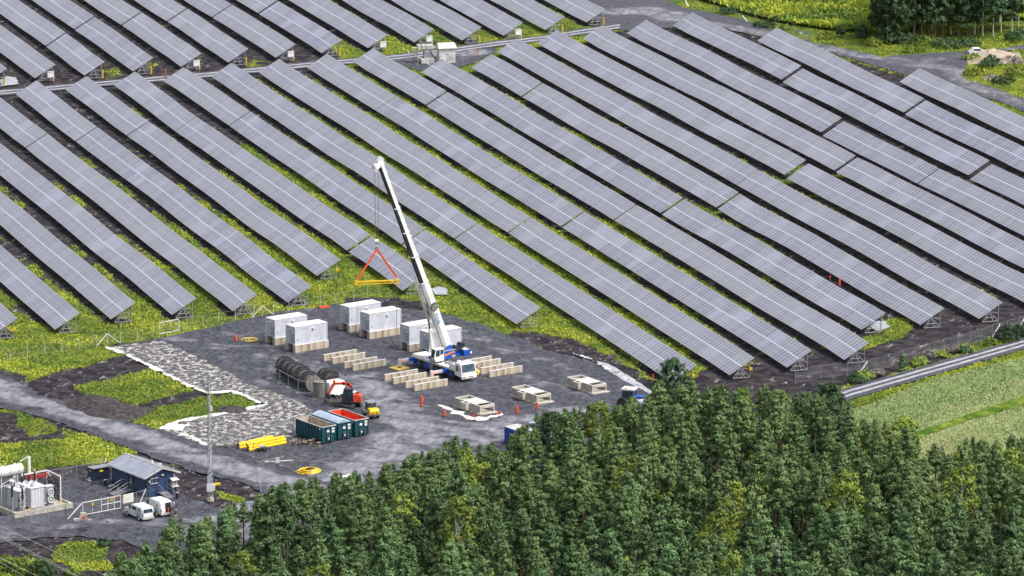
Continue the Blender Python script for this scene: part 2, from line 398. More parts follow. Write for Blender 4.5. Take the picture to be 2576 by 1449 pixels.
zone('gravel_pad', [(267, 873), (345, 862), (400, 848), (500, 828), (600, 806), (700, 785), (812, 772), (845, 768), (930, 762), (1010, 775), (1112, 786), (1152, 800), (1212, 816), (1275, 843), (1325, 856), (1379, 883),
     (1435, 893), (1492, 913), (1560, 945), (1610, 970), (1660, 1000), (1700, 1050), (1600, 1130), (1300, 1240), (1000, 1330), (700, 1390), (520, 1440), (430, 1450), (520, 1340), (580, 1292), (640, 1262), (700, 1245), (760, 1218), (640, 1180), (520, 1130), (400, 1082), (527, 1046), (658, 1016), (583, 984), (523, 990), (467, 966), (383, 923), (310, 890)],
     .006, 'gravel', 1.5, [([(900, 955), (940, 985), (1010, 1040), (1060, 1075), (1180, 1085), (1300, 1065), (1480, 1030)], 6, .7), ([(1060, 1080), (980, 1130), (900, 1190), (820, 1240), (700, 1290), (600, 1340)], 7.5, .8),
     ([(1130, 1075), (1060, 1130), (960, 1180)], 6, .65), ([(720, 905), (800, 935), (900, 960)], 3, .5), ([(430, 850), (560, 880), (640, 940), (700, 990), (740, 1030)], 3, .3), ([(600, 870), (720, 880), (800, 920)], 2.5, .25), ([(1180, 1110), (1330, 1090), (1400, 1060)], 5, .7), ([(1000, 800), (1200, 850), (1400, 920)], 4, .18)]+[([(a+o_*.4, b+o_) for a, b in pl_], 1.0, .42) for pl_ in ([(560, 840), (640, 850), (680, 875), (640, 900), (700, 935), (800, 950)], [(1000, 790), (1150, 830), (1300, 880), (1450, 930)], [(1230, 930), (1400, 970), (1500, 1010)], [(880, 880), (1000, 920), (1100, 1000)]) for o_ in (-4, 4)])
zone('substation_yard', [(-40, 1222), (120, 1218), (265, 1188), (330, 1235), (440, 1238), (480, 1250), (560, 1280), (620, 1262), (700, 1260), (560, 1360), (420, 1410), (380, 1385), (300, 1360), (200, 1348), (100, 1353), (-40, 1372)],
     .012, 'gravel', 1.5, [([(-40, 1345), (120, 1325), (300, 1310), (450, 1320), (560, 1300)], 4.5, .38), ([(480, 1345), (560, 1310), (680, 1250)], 5, .8)])
zone('access_road', [(-50, 928), (0, 944), (60, 962), (100, 992), (200, 1024), (320, 1056), (400, 1082), (500, 1120), (600, 1153), (700, 1182), (790, 1200), (850, 1225), (800, 1262), (700, 1258), (610, 1215), (500, 1190), (380, 1150), (267, 1106), (150, 1062), (60, 1036), (-50, 1020)],
     .018, 'gravel', 1.1, [([(-50, 968), (0, 975), (150, 1018), (267, 1058), (400, 1100), (533, 1148), (633, 1183), (720, 1215), (840, 1240)], 6.0, .95)], edge=2.4)
SR = [(-60, 240), (0, 233), (150, 220), (290, 207), (533, 187), (773, 163), (1008, 143), (1142, 125), (1249, 110), (1359, 97), (1442, 83), (1559, 66)]
SRL = [(a, b-7.5) for a, b in SR]; SRH = [(a, b+7.5) for a, b in SR]
zone('service_road', SRL+SRH[::-1], .02, 'road_gravel', 1.5, [([(a, b) for a, b in SR], 3, .3)], jit=.2)
for o_ in (-3.0, 3.4): zone('wheel_track', [(a, b+o_-1.4) for a, b in SR]+[(a, b+o_+1.4) for a, b in SR[::-1]], .035, 'wheel_track', 1.5, jit=.1)
zone('gravel_yard', [(1480, 20), (1500, -60), (1640, -20), (1717, 18), (1817, 37), (1937, 70), (1997, 98), (2104, 117), (2217, 142), (2350, 133), (2517, 123), (2576, 113), (2700, 95), (2700, 115), (2560, 125), (2484, 133), (2424, 147), (2434, 163), (2420, 190), (2434, 202), (2500, 222), (2576, 248), (2700, 300), (2700, 330), (2576, 280), (2410, 220), (2284, 189), (2150, 150), (2037, 115), (1917, 93), (1810, 68), (1717, 66), (1600, 78), (1540, 74), (1500, 50)],
     .014, 'road_gravel', 1.8, [([(1550, 30), (1640, 25), (1700, 45)], 6, .7), ([(1720, 50), (1850, 70), (2000, 105), (2150, 135), (2300, 160), (2400, 175), (2420, 205), (2576, 264)], 4, .6), ([(2300, 160), (2400, 140), (2576, 120)], 3, .4)])
zone('kiosk_yard', [(985, 158), (1010, 142), (1090, 134), (1230, 114), (1250, 128), (1190, 160), (1110, 182), (1050, 176)], .024, 'gravel', 1.5, [([(1120, 140), (1200, 130)], 4, .8)])
RU = [(2060, 999), (2146.7, 971), (2576, 850.4), (2700, 812)]; RL = [(2060, 1030), (2146.7, 1002), (2576, 878.5), (2700, 840)]
mid = lambda t: [(a[0]*(1-t)+b[0]*t, a[1]*(1-t)+b[1]*t) for a, b in zip(RU, RL)]
zone('field_road', RU+RL[::-1], .02, 'road_gravel', .8, [], jit=.12)
for o_ in (.30, .64): zone('wheel_track', mid(o_-.085)+mid(o_+.085)[::-1], .035, 'wheel_track', 1.5, jit=.06)
def crop_material(name, a, b_, c_, rot, st):
    m, nt, b = nodes(name, .95, 0, .1)
    f = noise(nt, pos(nt, st, rot=rot), .9, 7, .72, .40, .60)
    c = mix(nt, f, a, b_); c = mix(nt, noise(nt, pos(nt, (.3, 1.6, 1), rot=-.89), .09, 3, .5, .50, .60), c, c_)
    nt.links.new(c, b.inputs['Base Color']); bump(nt, b, f, .8, .3)
crop_material('crop', (.15, .23, .075), (.27, .34, .14), (.33, .31, .15), -.89, (.3, 1.3, 1))
crop_material('meadow', (.045, .12, .012), (.22, .29, .04), (.25, .25, .05), .1, (.5, .45, 1))
CROP = [(2135, 1040), (2190, 1022), (2353, 957), (2576, 905), (2700, 880), (2700, 1350), (2250, 1350), (2200, 1150)]
zone('crop_field', CROP, .03, 'crop', 2.2, height=lambda x, y: fbm(x, y, 1.2)*.55)
HEADL = [(2290, 1100), (2440, 1047), (2576, 1004), (2700, 965), (2700, 990), (2576, 1024), (2440, 1064), (2300, 1112)]
zone('field_strip', HEADL, .45, 'meadow', 1.5)
MEAD = [(1700, -90), (1735, -10), (1800, 12), (1870, 33), (1950, 55), (2080, 75), (2180, 82), (2230, 100), (2330, 60), (2600, 50), (2700, 40), (2700, -90)]
zone('meadow', MEAD, .03, 'meadow', 2.2, height=lambda x, y: fbm(x, y, 2.4)*1.3)
# geotextile
m, nt, b = nodes('geotextile_dirty', .9, 0, .2)
p1 = pos(nt, (.55, .42, 1), rot=.25)
f = noise(nt, p1, 1.9, 8, .75, .50, .55)
c = mix(nt, noise(nt, pos(nt, (1, .45, 1)), 2.2, 4, .7, .4, .66), (.05, .05, .065), (.16, .155, .165))
c = mix(nt, f, c, mix(nt, noise(nt, pos(nt), 1.5, 4, .6, .4, .65), (.60, .58, .54), (.30, .28, .25)))
nt.links.new(c, b.inputs['Base Color']); bump(nt, b, f, .6, .2)
zone('geotextile_ground', [(267, 874), (330, 866), (403, 856), (440, 872), (483, 893), (567, 933), (627, 966), (700, 990), (770, 1022), (800, 1045), (760, 1085), (740, 1098), (567, 1120), (520, 1122), (460, 1099), (403, 1080), (470, 1060), (527, 1046), (600, 1033), (672, 1017), (583, 984), (523, 990), (467, 966), (383, 923), (310, 890)],
     .03, 'geotextile_dirty', 1.4, kind='structure', label='gravel strewn over torn white geotextile beside the yard')
def ribbon(name, px, wd, label, seed=0, taper=True):
    pts = [P(*p).xy for p in px]; L = []
    for a, b in zip(pts[:-1], pts[1:]):
        n = max(1, int((b-a).length/.5))
        L += [a.lerp(b, k/n) for k in range(n)]
    L.append(pts[-1]); rr = random.Random(seed); vs = []; fs = []
    for i, q in enumerate(L):
        t = (L[min(i+1, len(L)-1)]-L[max(i-1, 0)]).normalized(); nrm = Vector((-t.y, t.x))
        ww = wd*(.15+1.0*float(vnoise(i*.45, seed*3.3))**1.3)
        if taper: ww *= min(1, .25+i*.2, .25+(len(L)-1-i)*.2)
        for k in range(4):
            u = (k/3-.5)*2*ww; e = q+nrm*(u+(rr.random()-.5)*.25)
            vs.append((e.x, e.y, .045+(.22 if k in (1, 2) else 0)*rr.random()))
    for i in range(len(L)-1):
        for k in range(3): a = i*4+k; fs.append((a, a+1, a+5, a+4))
    mb = MB(); mb.add(vs, fs, 'sheet_white'); o = mb.build(name)
    return tag(o, label, 'sheet')
ribbon('ground_sheet', [(267, 873), (310, 889), (383, 923), (467, 967), (523, 990), (583, 984), (620, 998), (658, 1016)], .8, 'white geotextile edge running past the two green patches to the gravel yard', 1)
ribbon('ground_sheet', [(672, 1017), (600, 1034), (527, 1046), (450, 1060), (400, 1080)], 1.0, 'white geotextile edge below the green patch behind the lattice mast', 2)
ribbon('ground_sheet', [(402, 1078), (440, 1074), (475, 1070)], 3.4, 'crumpled white geotextile heap beside the access road', 3)
ribbon('ground_sheet', [(440, 1086), (480, 1100), (500, 1108), (520, 1122)], .9, 'loose white sheet strip at the lower tip of the torn geotextile', 4)
ribbon('ground_sheet', [(1441, 890), (1470, 898), (1490, 905)], .7, 'torn white sheet lying on the bank right of the yard', 5)
ribbon('ground_sheet', [(1500, 912), (1540, 935), (1600, 965), (1640, 990)], .35, 'narrow white sheet edge along the outer bank of the yard', 6)
G6 = lambda x, y: (1113.6+x*.15666, 979.4+y*.15666)
ribbon('foundation_sheet', [G6(-80, 255), G6(20, 285), G6(160, 340), G6(300, 405), G6(430, 462), G6(560, 478), G6(700, 462), G6(960, 408)], 1.25, 'white membrane sticking out under the nearest concrete foundation', 7)
m, nt, b = nodes('wet_sheet', .35, 0, .5); nt.links.new(mix(nt, noise(nt, pos(nt), .5, 4), (.42, .44, .48), (.33, .34, .38)), b.inputs['Base Color'])
zone('puddle', [(1500, 908), (1530, 916), (1580, 944), (1645, 988), (1645, 997), (1570, 957), (1520, 926)], .04, 'wet_sheet', 1.5, jit=.15)
zone('puddle', [(1085, 727), (1105, 722), (1128, 730), (1122, 741), (1095, 740)], .04, 'wet_sheet', 1.5)
zone('puddle', [(2190, 812), (2225, 808), (2240, 822), (2215, 832), (2195, 828)], .04, 'wet_sheet', 1.5)
zone('puddle', [(0, 205), (20, 190), (38, 196), (50, 212), (20, 216), (0, 218)], .04, 'wet_sheet', 1.5)
# heaps
def heap(name, c, r, h, mat, label, seed, yaw=0., cat='heap'):
    c = P(*c); n = 22; vs = []; fs = []; cs, sn = math.cos(yaw), math.sin(yaw)
    for j in range(n+1):
        for i in range(n+1):
            u, v = i/n*2-1, j/n*2-1; d = min(1, math.hypot(u, v))
            x = u*r[0]; y = v*r[1]; wx = c.x+x*cs-y*sn; wy = c.y+x*sn+y*cs
            z = h*(1-d)**.8*(.55+.9*float(fbm(wx+seed, wy, 1.1, 4)))-.05*(d >= 1)*1.0
            vs.append((wx, wy, max(z, -.1)))
    for j in range(n):
        for i in range(n): a = j*(n+1)+i; fs.append((a, a+1, a+n+2, a+n+1))
    mb = MB(); mb.add(vs, fs, mat); tag(mb.build(name), label, cat)
M('black_soil', (.022, .018, .024), (.075, .062, .06), 1.8, .95, bmp=.8)
M('sand', (.42, .36, .27), (.33, .27, .2), 1.2, .95)
heap('soil_heap', (235, 1018), (4.2, 4.5), 1.5, 'black_soil', 'large black soil heap beside the access road, left one of two humps', 3, .2)
heap('soil_heap', (290, 1036), (5.0, 4.2), 1.4, 'black_soil', 'long black soil heap between the road and the green patch', 8, -.4)
heap('soil_heap', (583, 1032), (2.4, 2.2), .8, 'black_soil', 'small dark heap on the white sheet behind the lattice mast', 5)
heap('soil_heap', (82, 1028), (1.8, 1.2), .3, 'black_soil', 'flat dark spoil patch on the access road', 6)
heap('sand_heap', (2500, 145), (5.5, 6), 1.6, 'sand', 'pale sand heap beside the track junction', 7)
# ------------------------------------------------------------------ solar tables
m, nt, b = nodes('solar_glass', .3, 0, .55)
uv = N(nt, "ShaderNodeUVMap", uv_map='UVMap'); sx = N(nt, "ShaderNodeSeparateXYZ"); nt.links.new(uv.outputs[0], sx.inputs[0])
U_, V_ = sx.outputs[0], sx.outputs[1]
def line(v, period, width, off=0.):
    q = math_(nt, 'DIVIDE', math_(nt, 'ADD', v, off), period); fr = math_(nt, 'FRACT', q)
    e = math_(nt, 'MINIMUM', fr, math_(nt, 'SUBTRACT', 1.0, fr))
    return math_(nt, 'LESS_THAN', e, width/period/2)
cols = line(U_, MODW, .13)
cen = math_(nt, 'LESS_THAN', math_(nt, 'ABSOLUTE', math_(nt, 'SUBTRACT', V_, SLANT/2)), .09)
q1 = math_(nt, 'LESS_THAN', math_(nt, 'ABSOLUTE', math_(nt, 'SUBTRACT', math_(nt, 'ABSOLUTE', math_(nt, 'SUBTRACT', V_, SLANT/2)), SLANT/4)), .045)
edg = math_(nt, 'GREATER_THAN', math_(nt, 'ABSOLUTE', math_(nt, 'SUBTRACT', V_, SLANT/2)), SLANT/2-.05)
cx = N(nt, "ShaderNodeCombineXYZ")
nt.links.new(math_(nt, 'FLOOR', math_(nt, 'DIVIDE', U_, MODW)), cx.inputs[0])
nt.links.new(math_(nt, 'FLOOR', math_(nt, 'DIVIDE', V_, SLANT/2)), cx.inputs[1])
oi = N(nt, "ShaderNodeObjectInfo"); nt.links.new(math_(nt, 'MULTIPLY', oi.outputs['Random'], 97.), cx.inputs[2])
wn1 = N(nt, "ShaderNodeTexWhiteNoise"); wn1.noise_dimensions = '3D'; nt.links.new(cx.outputs[0], wn1.inputs['Vector'])
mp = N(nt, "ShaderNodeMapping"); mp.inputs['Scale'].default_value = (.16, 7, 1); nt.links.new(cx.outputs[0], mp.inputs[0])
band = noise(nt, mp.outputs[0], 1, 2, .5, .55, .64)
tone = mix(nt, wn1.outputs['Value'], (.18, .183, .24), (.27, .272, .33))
tone = mix(nt, math_(nt, 'MULTIPLY', band, .85), tone, (.36, .37, .46))  # lighter module groups: uneven sky reflection put into the base colour
gp = N(nt, "ShaderNodeNewGeometry")
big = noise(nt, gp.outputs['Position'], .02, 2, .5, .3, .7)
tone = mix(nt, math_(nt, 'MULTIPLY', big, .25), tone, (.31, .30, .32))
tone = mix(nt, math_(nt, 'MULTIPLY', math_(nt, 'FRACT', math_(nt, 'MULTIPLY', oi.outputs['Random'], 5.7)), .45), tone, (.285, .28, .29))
fine = mix(nt, q1, tone, (.36, .37, .46))
fine = mix(nt, cols, fine, (.58, .59, .70)); fine = mix(nt, cen, fine, (.62, .63, .74)); fine = mix(nt, edg, fine, (.55, .52, .52))
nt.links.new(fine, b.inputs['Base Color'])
ORD = ['first', 'second', 'third', 'fourth', 'fifth', 'sixth', 'seventh', 'eighth', 'ninth', 'tenth', 'eleventh', 'twelfth', 'thirteenth', 'fourteenth', 'fifteenth',
       'sixteenth', 'seventeenth', 'eighteenth', 'nineteenth', 'twentieth', 'twenty-first', 'twenty-second']
ENDS = []       # near ends of rows: (T corner, direction)
def solar_table(Ta, Tb, label, group, near_end):
    "Ta far, Tb near corner of the high edge; the low edge lies to the left (south)"
    d = (Tb-Ta); L = d.length; d.normalize(); s = Vector((d.y, -d.x, 0))
    if s.x > 0: s = -s
    t = thing('solar_table', label, 'solar table', (Tb.x, Tb.y, 0), group)
    nseg = max(2, int(L/8)); vs = []; uvs = []
    nrm = Vector((0, 0, 1))*WB+s*(HT-HB); nrm.normalize()
    o0 = Vector((Tb.x, Tb.y, 0)); dzs = []
    for k in range(nseg+1):
        q = Ta+d*(L*k/nseg); dz = (float(vnoise(q.x*.05, q.y*.05))-.5)*.5*(0 if k in (0, nseg) else 1)
        dzs.append(dz); hi = q+Vector((0, 0, dz)); lo = q+s*WB+Vector((0, 0, HB-HT+dz))
        for c, v in ((hi, SLANT), (lo, 0.)):
            vs += [c-o0, c-nrm*.06-o0]; uvs += [(L-L*k/nseg, v)]*2
    fs = []
    for k in range(nseg):
        a = 4*k; b = a+4
        fs += [(a, b, b+2, a+2), (a+1, a+3, b+3, b+1), (a, a+1, b+1, b), (a+2, b+2, b+3, a+3)]
    fs += [(0, 2, 3, 1), (4*nseg, 4*nseg+1, 4*nseg+3, 4*nseg+2)]
    me = bpy.data.meshes.new('module_deck'); me.from_pydata([tuple(v) for v in vs], [], fs)
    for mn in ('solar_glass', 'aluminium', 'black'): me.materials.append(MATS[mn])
    uvl = me.uv_layers.new(name='UVMap')
    for pl in me.polygons:
        q = (pl.index) % 4 if pl.index < 4*nseg else 3
        pl.material_index = 0 if q == 0 else (2 if q == 1 else 1)
        for li in pl.loop_indices: uvl.data[li].uv = uvs[me.loops[li].vertex_index]
    me.update(); o = bpy.data.objects.new('module_deck', me); sc.collection.objects.link(o); o.parent = t
    # posts and rails under the deck
    mb = MB(); n = max(2, int(L/6.5)); ins = .45
    for k in range(n+1):
        q = Ta+d*(ins+(L-2*ins)*k/n); g = Vector((q.x, q.y, 0))
        a = g+s*.65; c = g+s*(WB-.7); zt = HT-.16-.65*(HT-HB)/WB; zc = HB-.1+.7*(HT-HB)/WB
        zt -= .25; zc -= .2; mb.bar(a, a+Vector((0, 0, zt)), .09); mb.bar(c, c+Vector((0, 0, zc)), .09)
        mb.bar(c+Vector((0, 0, .25)), a+Vector((0, 0, zt)), .06)
    for u, in ((.8,), (WB/2,), (WB-.8,)):
        z = -.17-u*(HT-HB)/WB
        for k in range(nseg): mb.bar(Ta+d*(L*k/nseg)+s*u+Vector((0, 0, z+dzs[k])), Ta+d*(L*(k+1)/nseg)+s*u+Vector((0, 0, z+dzs[k+1])), .08, .12)
    mb.build('support_frame', 'aluminium_dark', t)
    if near_end:
        mb = MB(); g = Vector((Tb.x, Tb.y, 0))-d*.25
        A = g+s*.55; C = g+s*(WB-.75); B = g+s*(WB*.53); zt = HT-.16-.55*(HT-HB)/WB; zb = HT-.16-(WB*.53)*(HT-HB)/WB
        mb.bar(A+Vector((0, 0, .12)), C+Vector((0, 0, .12)), .10); mb.bar(A+s*.6+Vector((0, 0, .75)), C-s*.3+Vector((0, 0, .75)), .08)
        for q in (A, A+s*.9, C, C-s*.5): mb.bar(q+Vector((0, 0, .1)), B+Vector((0, 0, zb)), .08)
        mb.bar(A+Vector((0, 0, .1)), A+Vector((0, 0, zt)), .09); mb.bar(A+Vector((0, 0, zt*.5)), B+Vector((0, 0, zb)), .07)
        mb.build('end_frame', 'aluminium', t); ENDS.append((A, d, s, label))
    return t
ti = 0
for blk, i, *ss in ROWS:
    pts = TBL[ti:ti+len(ss)]; ti += len(ss)
    for k, (A_, B_) in enumerate(pts):
        last = k == len(pts)-1
        part = 'full length of' if len(pts) == 1 else ('near part of' if last else ('far part of' if k == 0 else 'middle part of'))
        if blk == 'R':
            lab = 'solar table, %s the %s near-field row from the left' % (part, ORD[i]); grp = 'solar tables of the near field'
        else:
            lab = 'solar table, %s the %s row beyond the service road' % (part, ORD[i]); grp = 'solar tables beyond the service road'
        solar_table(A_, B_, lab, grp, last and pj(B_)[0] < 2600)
# ------------------------------------------------------------------ yard objects
Td = lambda x, y: (644.0+x*.20833, 711.1+y*.20833)
Te = lambda x, y: (912.3+x*.20833, 711.1+y*.20833)
# --- battery containers on concrete plinths (local: x along LD, y away)
def container_parts(t, F0):
    Mx = frame(F0, YF+math.pi/2)          # x runs along LD direction
    L, Wd, H = 6.06, 2.44, 2.89
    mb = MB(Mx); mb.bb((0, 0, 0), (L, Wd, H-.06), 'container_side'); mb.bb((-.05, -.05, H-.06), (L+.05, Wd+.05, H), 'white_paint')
    for x in (0.03, L-.03): mb.bar((x, -.03, 0), (x, -.03, H-.06), .09, mat='white_paint')
    mb.bar((-.03, Wd, 0), (-.03, Wd, H-.06), .09, mat='white_paint')
    mb.build('body', None, t)
    mb = MB(Mx); mb.bb((-.02, .25, .35), (-.05, 1.15, 1.7), 'vent_grey')
    for z in (.5, .75, 1.0, 1.25, 1.5): mb.bb((-.05, .3, z), (-.07, 1.1, z+.1), 'off_white')
    mb.build('louvre', None, t)
    mb = MB(Mx); mb.bb((-.02, 1.35, .15), (-.045, 2.25, 1.95), 'container_side'); mb.bb((-.05, 1.4, 1.0), (-.06, 1.5, 1.15), 'vent_grey'); mb.build('door', None, t)
    mb = MB(Mx); mb.box((-.12, 1.2, 2.35), (.2, .28, .22), 'white_paint'); mb.box((-.14, 1.2, 2.2), (.18, .22, .08), 'black'); mb.build('lamp', None, t)
    mb = MB(Mx); mb.box((3.4, -.12, 2.3), (.32, .2, .24), 'white_paint'); mb.box((3.4, -.13, 2.14), (.28, .16, .08), 'black'); mb.build('lamp', None, t)
    mb = MB(Mx); mb.box((1.9, -.025, 2.45), (1.2, .02, .2), 'container_mark'); mb.build('marking', None, t)
    mb = MB(Mx); mb.box((.5, -.02, .75), (.14, .03, .32), 'vent_grey'); mb.box((4.1, -.02, .9), (.1, .03, .12), 'vent_grey'); mb.box((2.9, -.02, 1.2), (.1, .03, .1), 'vent_grey'); mb.build('hatch', None, t)
CT = [('left pair, behind', Td(227, 452)), ('left pair, in front', Td(470, 538)), ('middle pair, behind', Td(1125, 297)), ('middle pair, in front', Td(1368, 378)),
      ('right pair beside the crane boom, behind', Te(563, 527)), ('right pair beside the crane boom, in front', Te(805, 607))]
proto = None
M('plinth_stained', (.52, .46, .37), (.27, .20, .12), 1.1, .9, stretch=(1, 1, .12), lo=.42, hi=.6)
def beam_block(name, c, L, w_, h, label, cat, group):
    t = thing(name, label, cat, c, group); Mx = frame(c, YF+math.pi/2)
    mb = MB(Mx); mb.bb((0, 0, 0), (L, w_, h-.07), 'plinth_stained'); mb.bb((-.02, -.02, h-.07), (L+.02, w_+.02, h), 'concrete_top')
    o = mb.build('block', None, t); return t
for nm, px in CT:
    top = P(*px, 4.08); F0 = Vector((top.x, top.y, 1.19)); o = Vector((top.x, top.y, 0))
    lab = 'white battery container on concrete plinths, '+nm
    if proto is None:
        proto = thing('battery_container', lab, 'container', F0, 'white battery containers on plinths'); container_parts(proto, F0); c = proto
    else:
        c = copy_tree(proto); c.location = F0; c['label'] = lab
    a = F0-LD*.12-FD*(-.25); a.z = 0
    beam_block('concrete_plinth', a, 6.3, .75, 1.18, 'stained near concrete plinth under the white container, '+nm, 'plinth', 'concrete plinths under the containers')
    a2 = F0-LD*.12-FD*2.0; a2.z = 0
    beam_block('concrete_plinth', a2, 6.3, .75, 1.18, 'far concrete plinth under the white container, '+nm, 'plinth', 'concrete plinths under the containers')
wh = ['rearmost', 'second from the back', 'third from the back', 'foremost']
for g, lst in (('of the four left of the crane', [Td(822, 872), Td(927, 908), Td(1070, 960), Td(1175, 990)]), ('of the four in front of the crane', [Te(272, 1112), Te(375, 1150), Te(523, 1198), Te(630, 1232)]),
               ('of the four right of the crane', [Te(1172, 950), Te(1279, 982), Te(1435, 1030), Te(1537, 1068)])):
    for k, px in enumerate(lst):
        p = P(*px, 1.02); p.z = 0
        beam_block('concrete_beam', p, 6.15, .32, 1.02, 'free concrete beam, %s %s' % (wh[k], g), 'concrete beam', 'free concrete foundation beams')
# --- box foundations
def foundation(px, label):
    F0 = P(*px, 1.3); F0.z = 0; t = thing('box_foundation', label, 'foundation', F0, 'concrete box foundations')
    Mx = frame(F0, YF)           # x forward (towards camera right), y away-right; F0 is the near corner (x=0,y=0)
    L, Wd, H, th = 6.6, 2.7, 1.3, .18
    mb = MB(Mx)
    mb.bb((-L, 0, .15), (0, th, H-.05), 'concrete'); mb.bb((-L, Wd-th, .15), (0, Wd, H-.05), 'concrete'); mb.bb((-L, th, .15), (-L+th, Wd-th, H-.05), 'concrete')
    mb.bb((-th, th, .85), (-.001, Wd-th, H-.05), 'concrete'); mb.bb((-th, th, .15), (-.001, th+.15, .85), 'concrete')
    mb.bb((-4.6, th, .15), (-4.6+th, Wd-th, .9), 'concrete'); mb.build('wall', None, t)
    mb = MB(Mx); a = .005
    mb.bb((-L, 0, H-.05), (0, th, H), 'concrete_top'); mb.bb((-L, Wd-th, H-.05), (0, Wd, H), 'concrete_top'); mb.bb((-L, th, H-.05), (-L+th, Wd-th, H), 'concrete_top'); mb.bb((-th, th, H-.05), (0, Wd-th, H), 'concrete_top')
    mb.bb((-4.7, th, H-.12), (-1.5, Wd-th, H-.005), 'concrete_top'); mb.build('roof_slab', None, t)
    mb = MB(Mx); mb.bb((-L-.2, -.35, 0), (.7, Wd+.2, .15), 'concrete'); mb.build('footing', None, t)
    mb = MB(Mx); x0, x1 = -4.0, -2.6
    mb.bb((x0, -.75, .15), (x1, -.6, 1.22), 'concrete'); mb.bb((x0, -.6, .15), (x0+.15, -.002, 1.22), 'concrete'); mb.bb((x1-.15, -.6, .15), (x1, -.002, 1.22), 'concrete')
    mb.bb((x0-.03, -.78, 1.22), (x1+.03, -.58, 1.28), 'concrete_top'); mb.bb((x0-.03, -.58, 1.22), (x0+.17, -.003, 1.28), 'concrete_top'); mb.bb((x1-.17, -.58, 1.22), (x1+.03, -.003, 1.28), 'concrete_top'); mb.build('side_chamber', None, t)
    return t
foundation((1207.6, 1021.7), 'concrete box foundation on the white membrane, nearest of three')
foundation((1350.2, 995.2), 'concrete box foundation with an orange marker at its corner, middle of three')
foundation((1490, 969.9), 'concrete box foundation nearest the trees and the white-roofed vehicle')
# --- orange markers
def marker(px, label, h=1.25, r=.19, tilt=0, kind=0):
    c = P(*px); t = thing('marker_post', label, 'marker post', c, 'orange marker posts')
    Mx = frame(c) @ Matrix.Rotation(tilt, 4, 'Y'); mb = MB(Mx)
    mb.cyl((0, 0, 0), (0, 0, .08), r*1.9, n=8, mat='rubber'); mb.build('base', None, t)
    mb = MB(Mx)
    if kind == 0: mb.cyl((0, 0, .08), (0, 0, h*.55), r*1.15, r*1.1, 8, 'orange'); mb.cyl((0, 0, h*.55), (0, 0, h*.62), r*.7, n=8, mat='orange'); mb.cyl((0, 0, h*.62), (0, 0, h), r*1.1, r*.8, 8, 'orange')
    else: mb.cyl((0, 0, .08), (0, 0, h*.5), r*.3, n=6, mat='orange'); mb.box((0, 0, h*.75), (r*2.1, r*.5, h*.5), 'orange')
    mb.build('body', None, t)
for a in [((1061, 1023), 'tall orange marker post between the excavator and the first foundation', 1.75), ((1118, 1048), 'orange marker post at the left end of the white membrane', .9),
          ((1193, 1058), 'thin orange marker post at the front tip of the white membrane', 1.0, .17, 0, 1), ((1255, 1051), 'orange marker post at the right end of the white membrane', 1.0, .2, 0, 1),
          ((1300.7, 1040), 'orange marker post standing between two box foundations', 1.2), ((1351, 1028.7), 'orange marker post at the corner of the middle foundation', 1.0),
          ((595, 858), 'leaning orange marker post left of the containers', 1.0, .2, -.25), ((1643, 965), 'thin orange marker post below the solar row beside the forest', 1.5, .1, 0, 1),
          ((2111.7, 719), 'orange marker post between two solar rows at the right', 1.3, .16), ((2088, 705), 'smaller orange marker post between two solar rows at the right', .8, .12, 0, 1),
          ((416.7, 194), 'orange marker post beside the service road', 1.5, .13, 0, 1), ((1201, 141), 'red marker post on the gravel beside the white kiosk', 1.4, .12, 0, 1), ((2105-1168, 0-0+196-0), 'x', 0)][:-1]: marker(*a)
c = P(815, 774); mb = MB(frame(c, .5)); mb.box((0, 0, .15), (1.7, .55, .25), 'orange'); tag(mb.build('fallen_barrier'), 'red plastic barrier lying at the top edge of the gravel yard', 'barrier')
# --- cable drums
Q = lambda x, y: (657.4+x/12, 892.2+y/12)
def drum(c, R, wd, yaw, label, face='drum_dark', vertical=False, body='drum_body', cat='cable drum'):
    c = Vector(c); t = thing('cable_drum', label, cat, c, 'wooden cable drums in the fenced bay')
    ax = Vector((0, 0, 1)) if vertical else Vector((math.cos(yaw), math.sin(yaw), 0)); cc = c+Vector((0, 0, wd/2 if vertical else R))
    for sgn in (-1, 1):
        mb = MB(); a = cc+ax*(sgn*(wd/2-.08)); mb.cyl(a, a+ax*(sgn*.08), R, n=28, mat=face if sgn > 0 else 'drum_dark')
        mb.ring(a+ax*(sgn*.04), ax, R, .06, 28, 4, 'black'); mb.cyl(a+ax*sgn*.08, a+ax*sgn*.11, R*.16, n=10, mat='steel_dark')
        e = ax.cross(Vector((0, 0, 1))) if not vertical else Vector((1, 0, 0))
        for k in (-.45, 0, .45):
            l = math.sqrt(1-k*k)*R*.96; u = Vector((0, 0, 1)) if not vertical else Vector((0, 1, 0))
            mb.bar(a+ax*sgn*.09+e*(k*R)-u*l, a+ax*sgn*.09+e*(k*R)+u*l, .05, .03, 'steel_dark')
        mb.build('flange', None, t)
    mb = MB(); rb = R*.82
    if body == 'wood_grey':
        rb = R*.98; n = 22
        for k in range(n):
            th = 2*math.pi*k/n; u = Vector((math.cos(th), math.sin(th), 0)); v = Vector((-u.y, u.x, 0))
            mb.bar(cc+u*rb-ax*wd*.46, cc+u*rb+ax*wd*.46, 2*math.pi*rb/n*.86, .06, body, up=u)
    else:
        for k in range(9):
            x = -wd/2+.1+(wd-.2)*(k+.5)/9; mb.cyl(cc+ax*(x-.07), cc+ax*(x+.07), rb*(.97+.02*(k % 2)), n=22, mat=body)
    mb.build('cable', None, t); return t
p0 = P(*Q(740, 640)); p1 = P(*Q(1590, 1120)); dn = (p1-p0); ay = math.atan2(dn.y, dn.x)
sp = [0, .17, .34, .52, .73, .93]
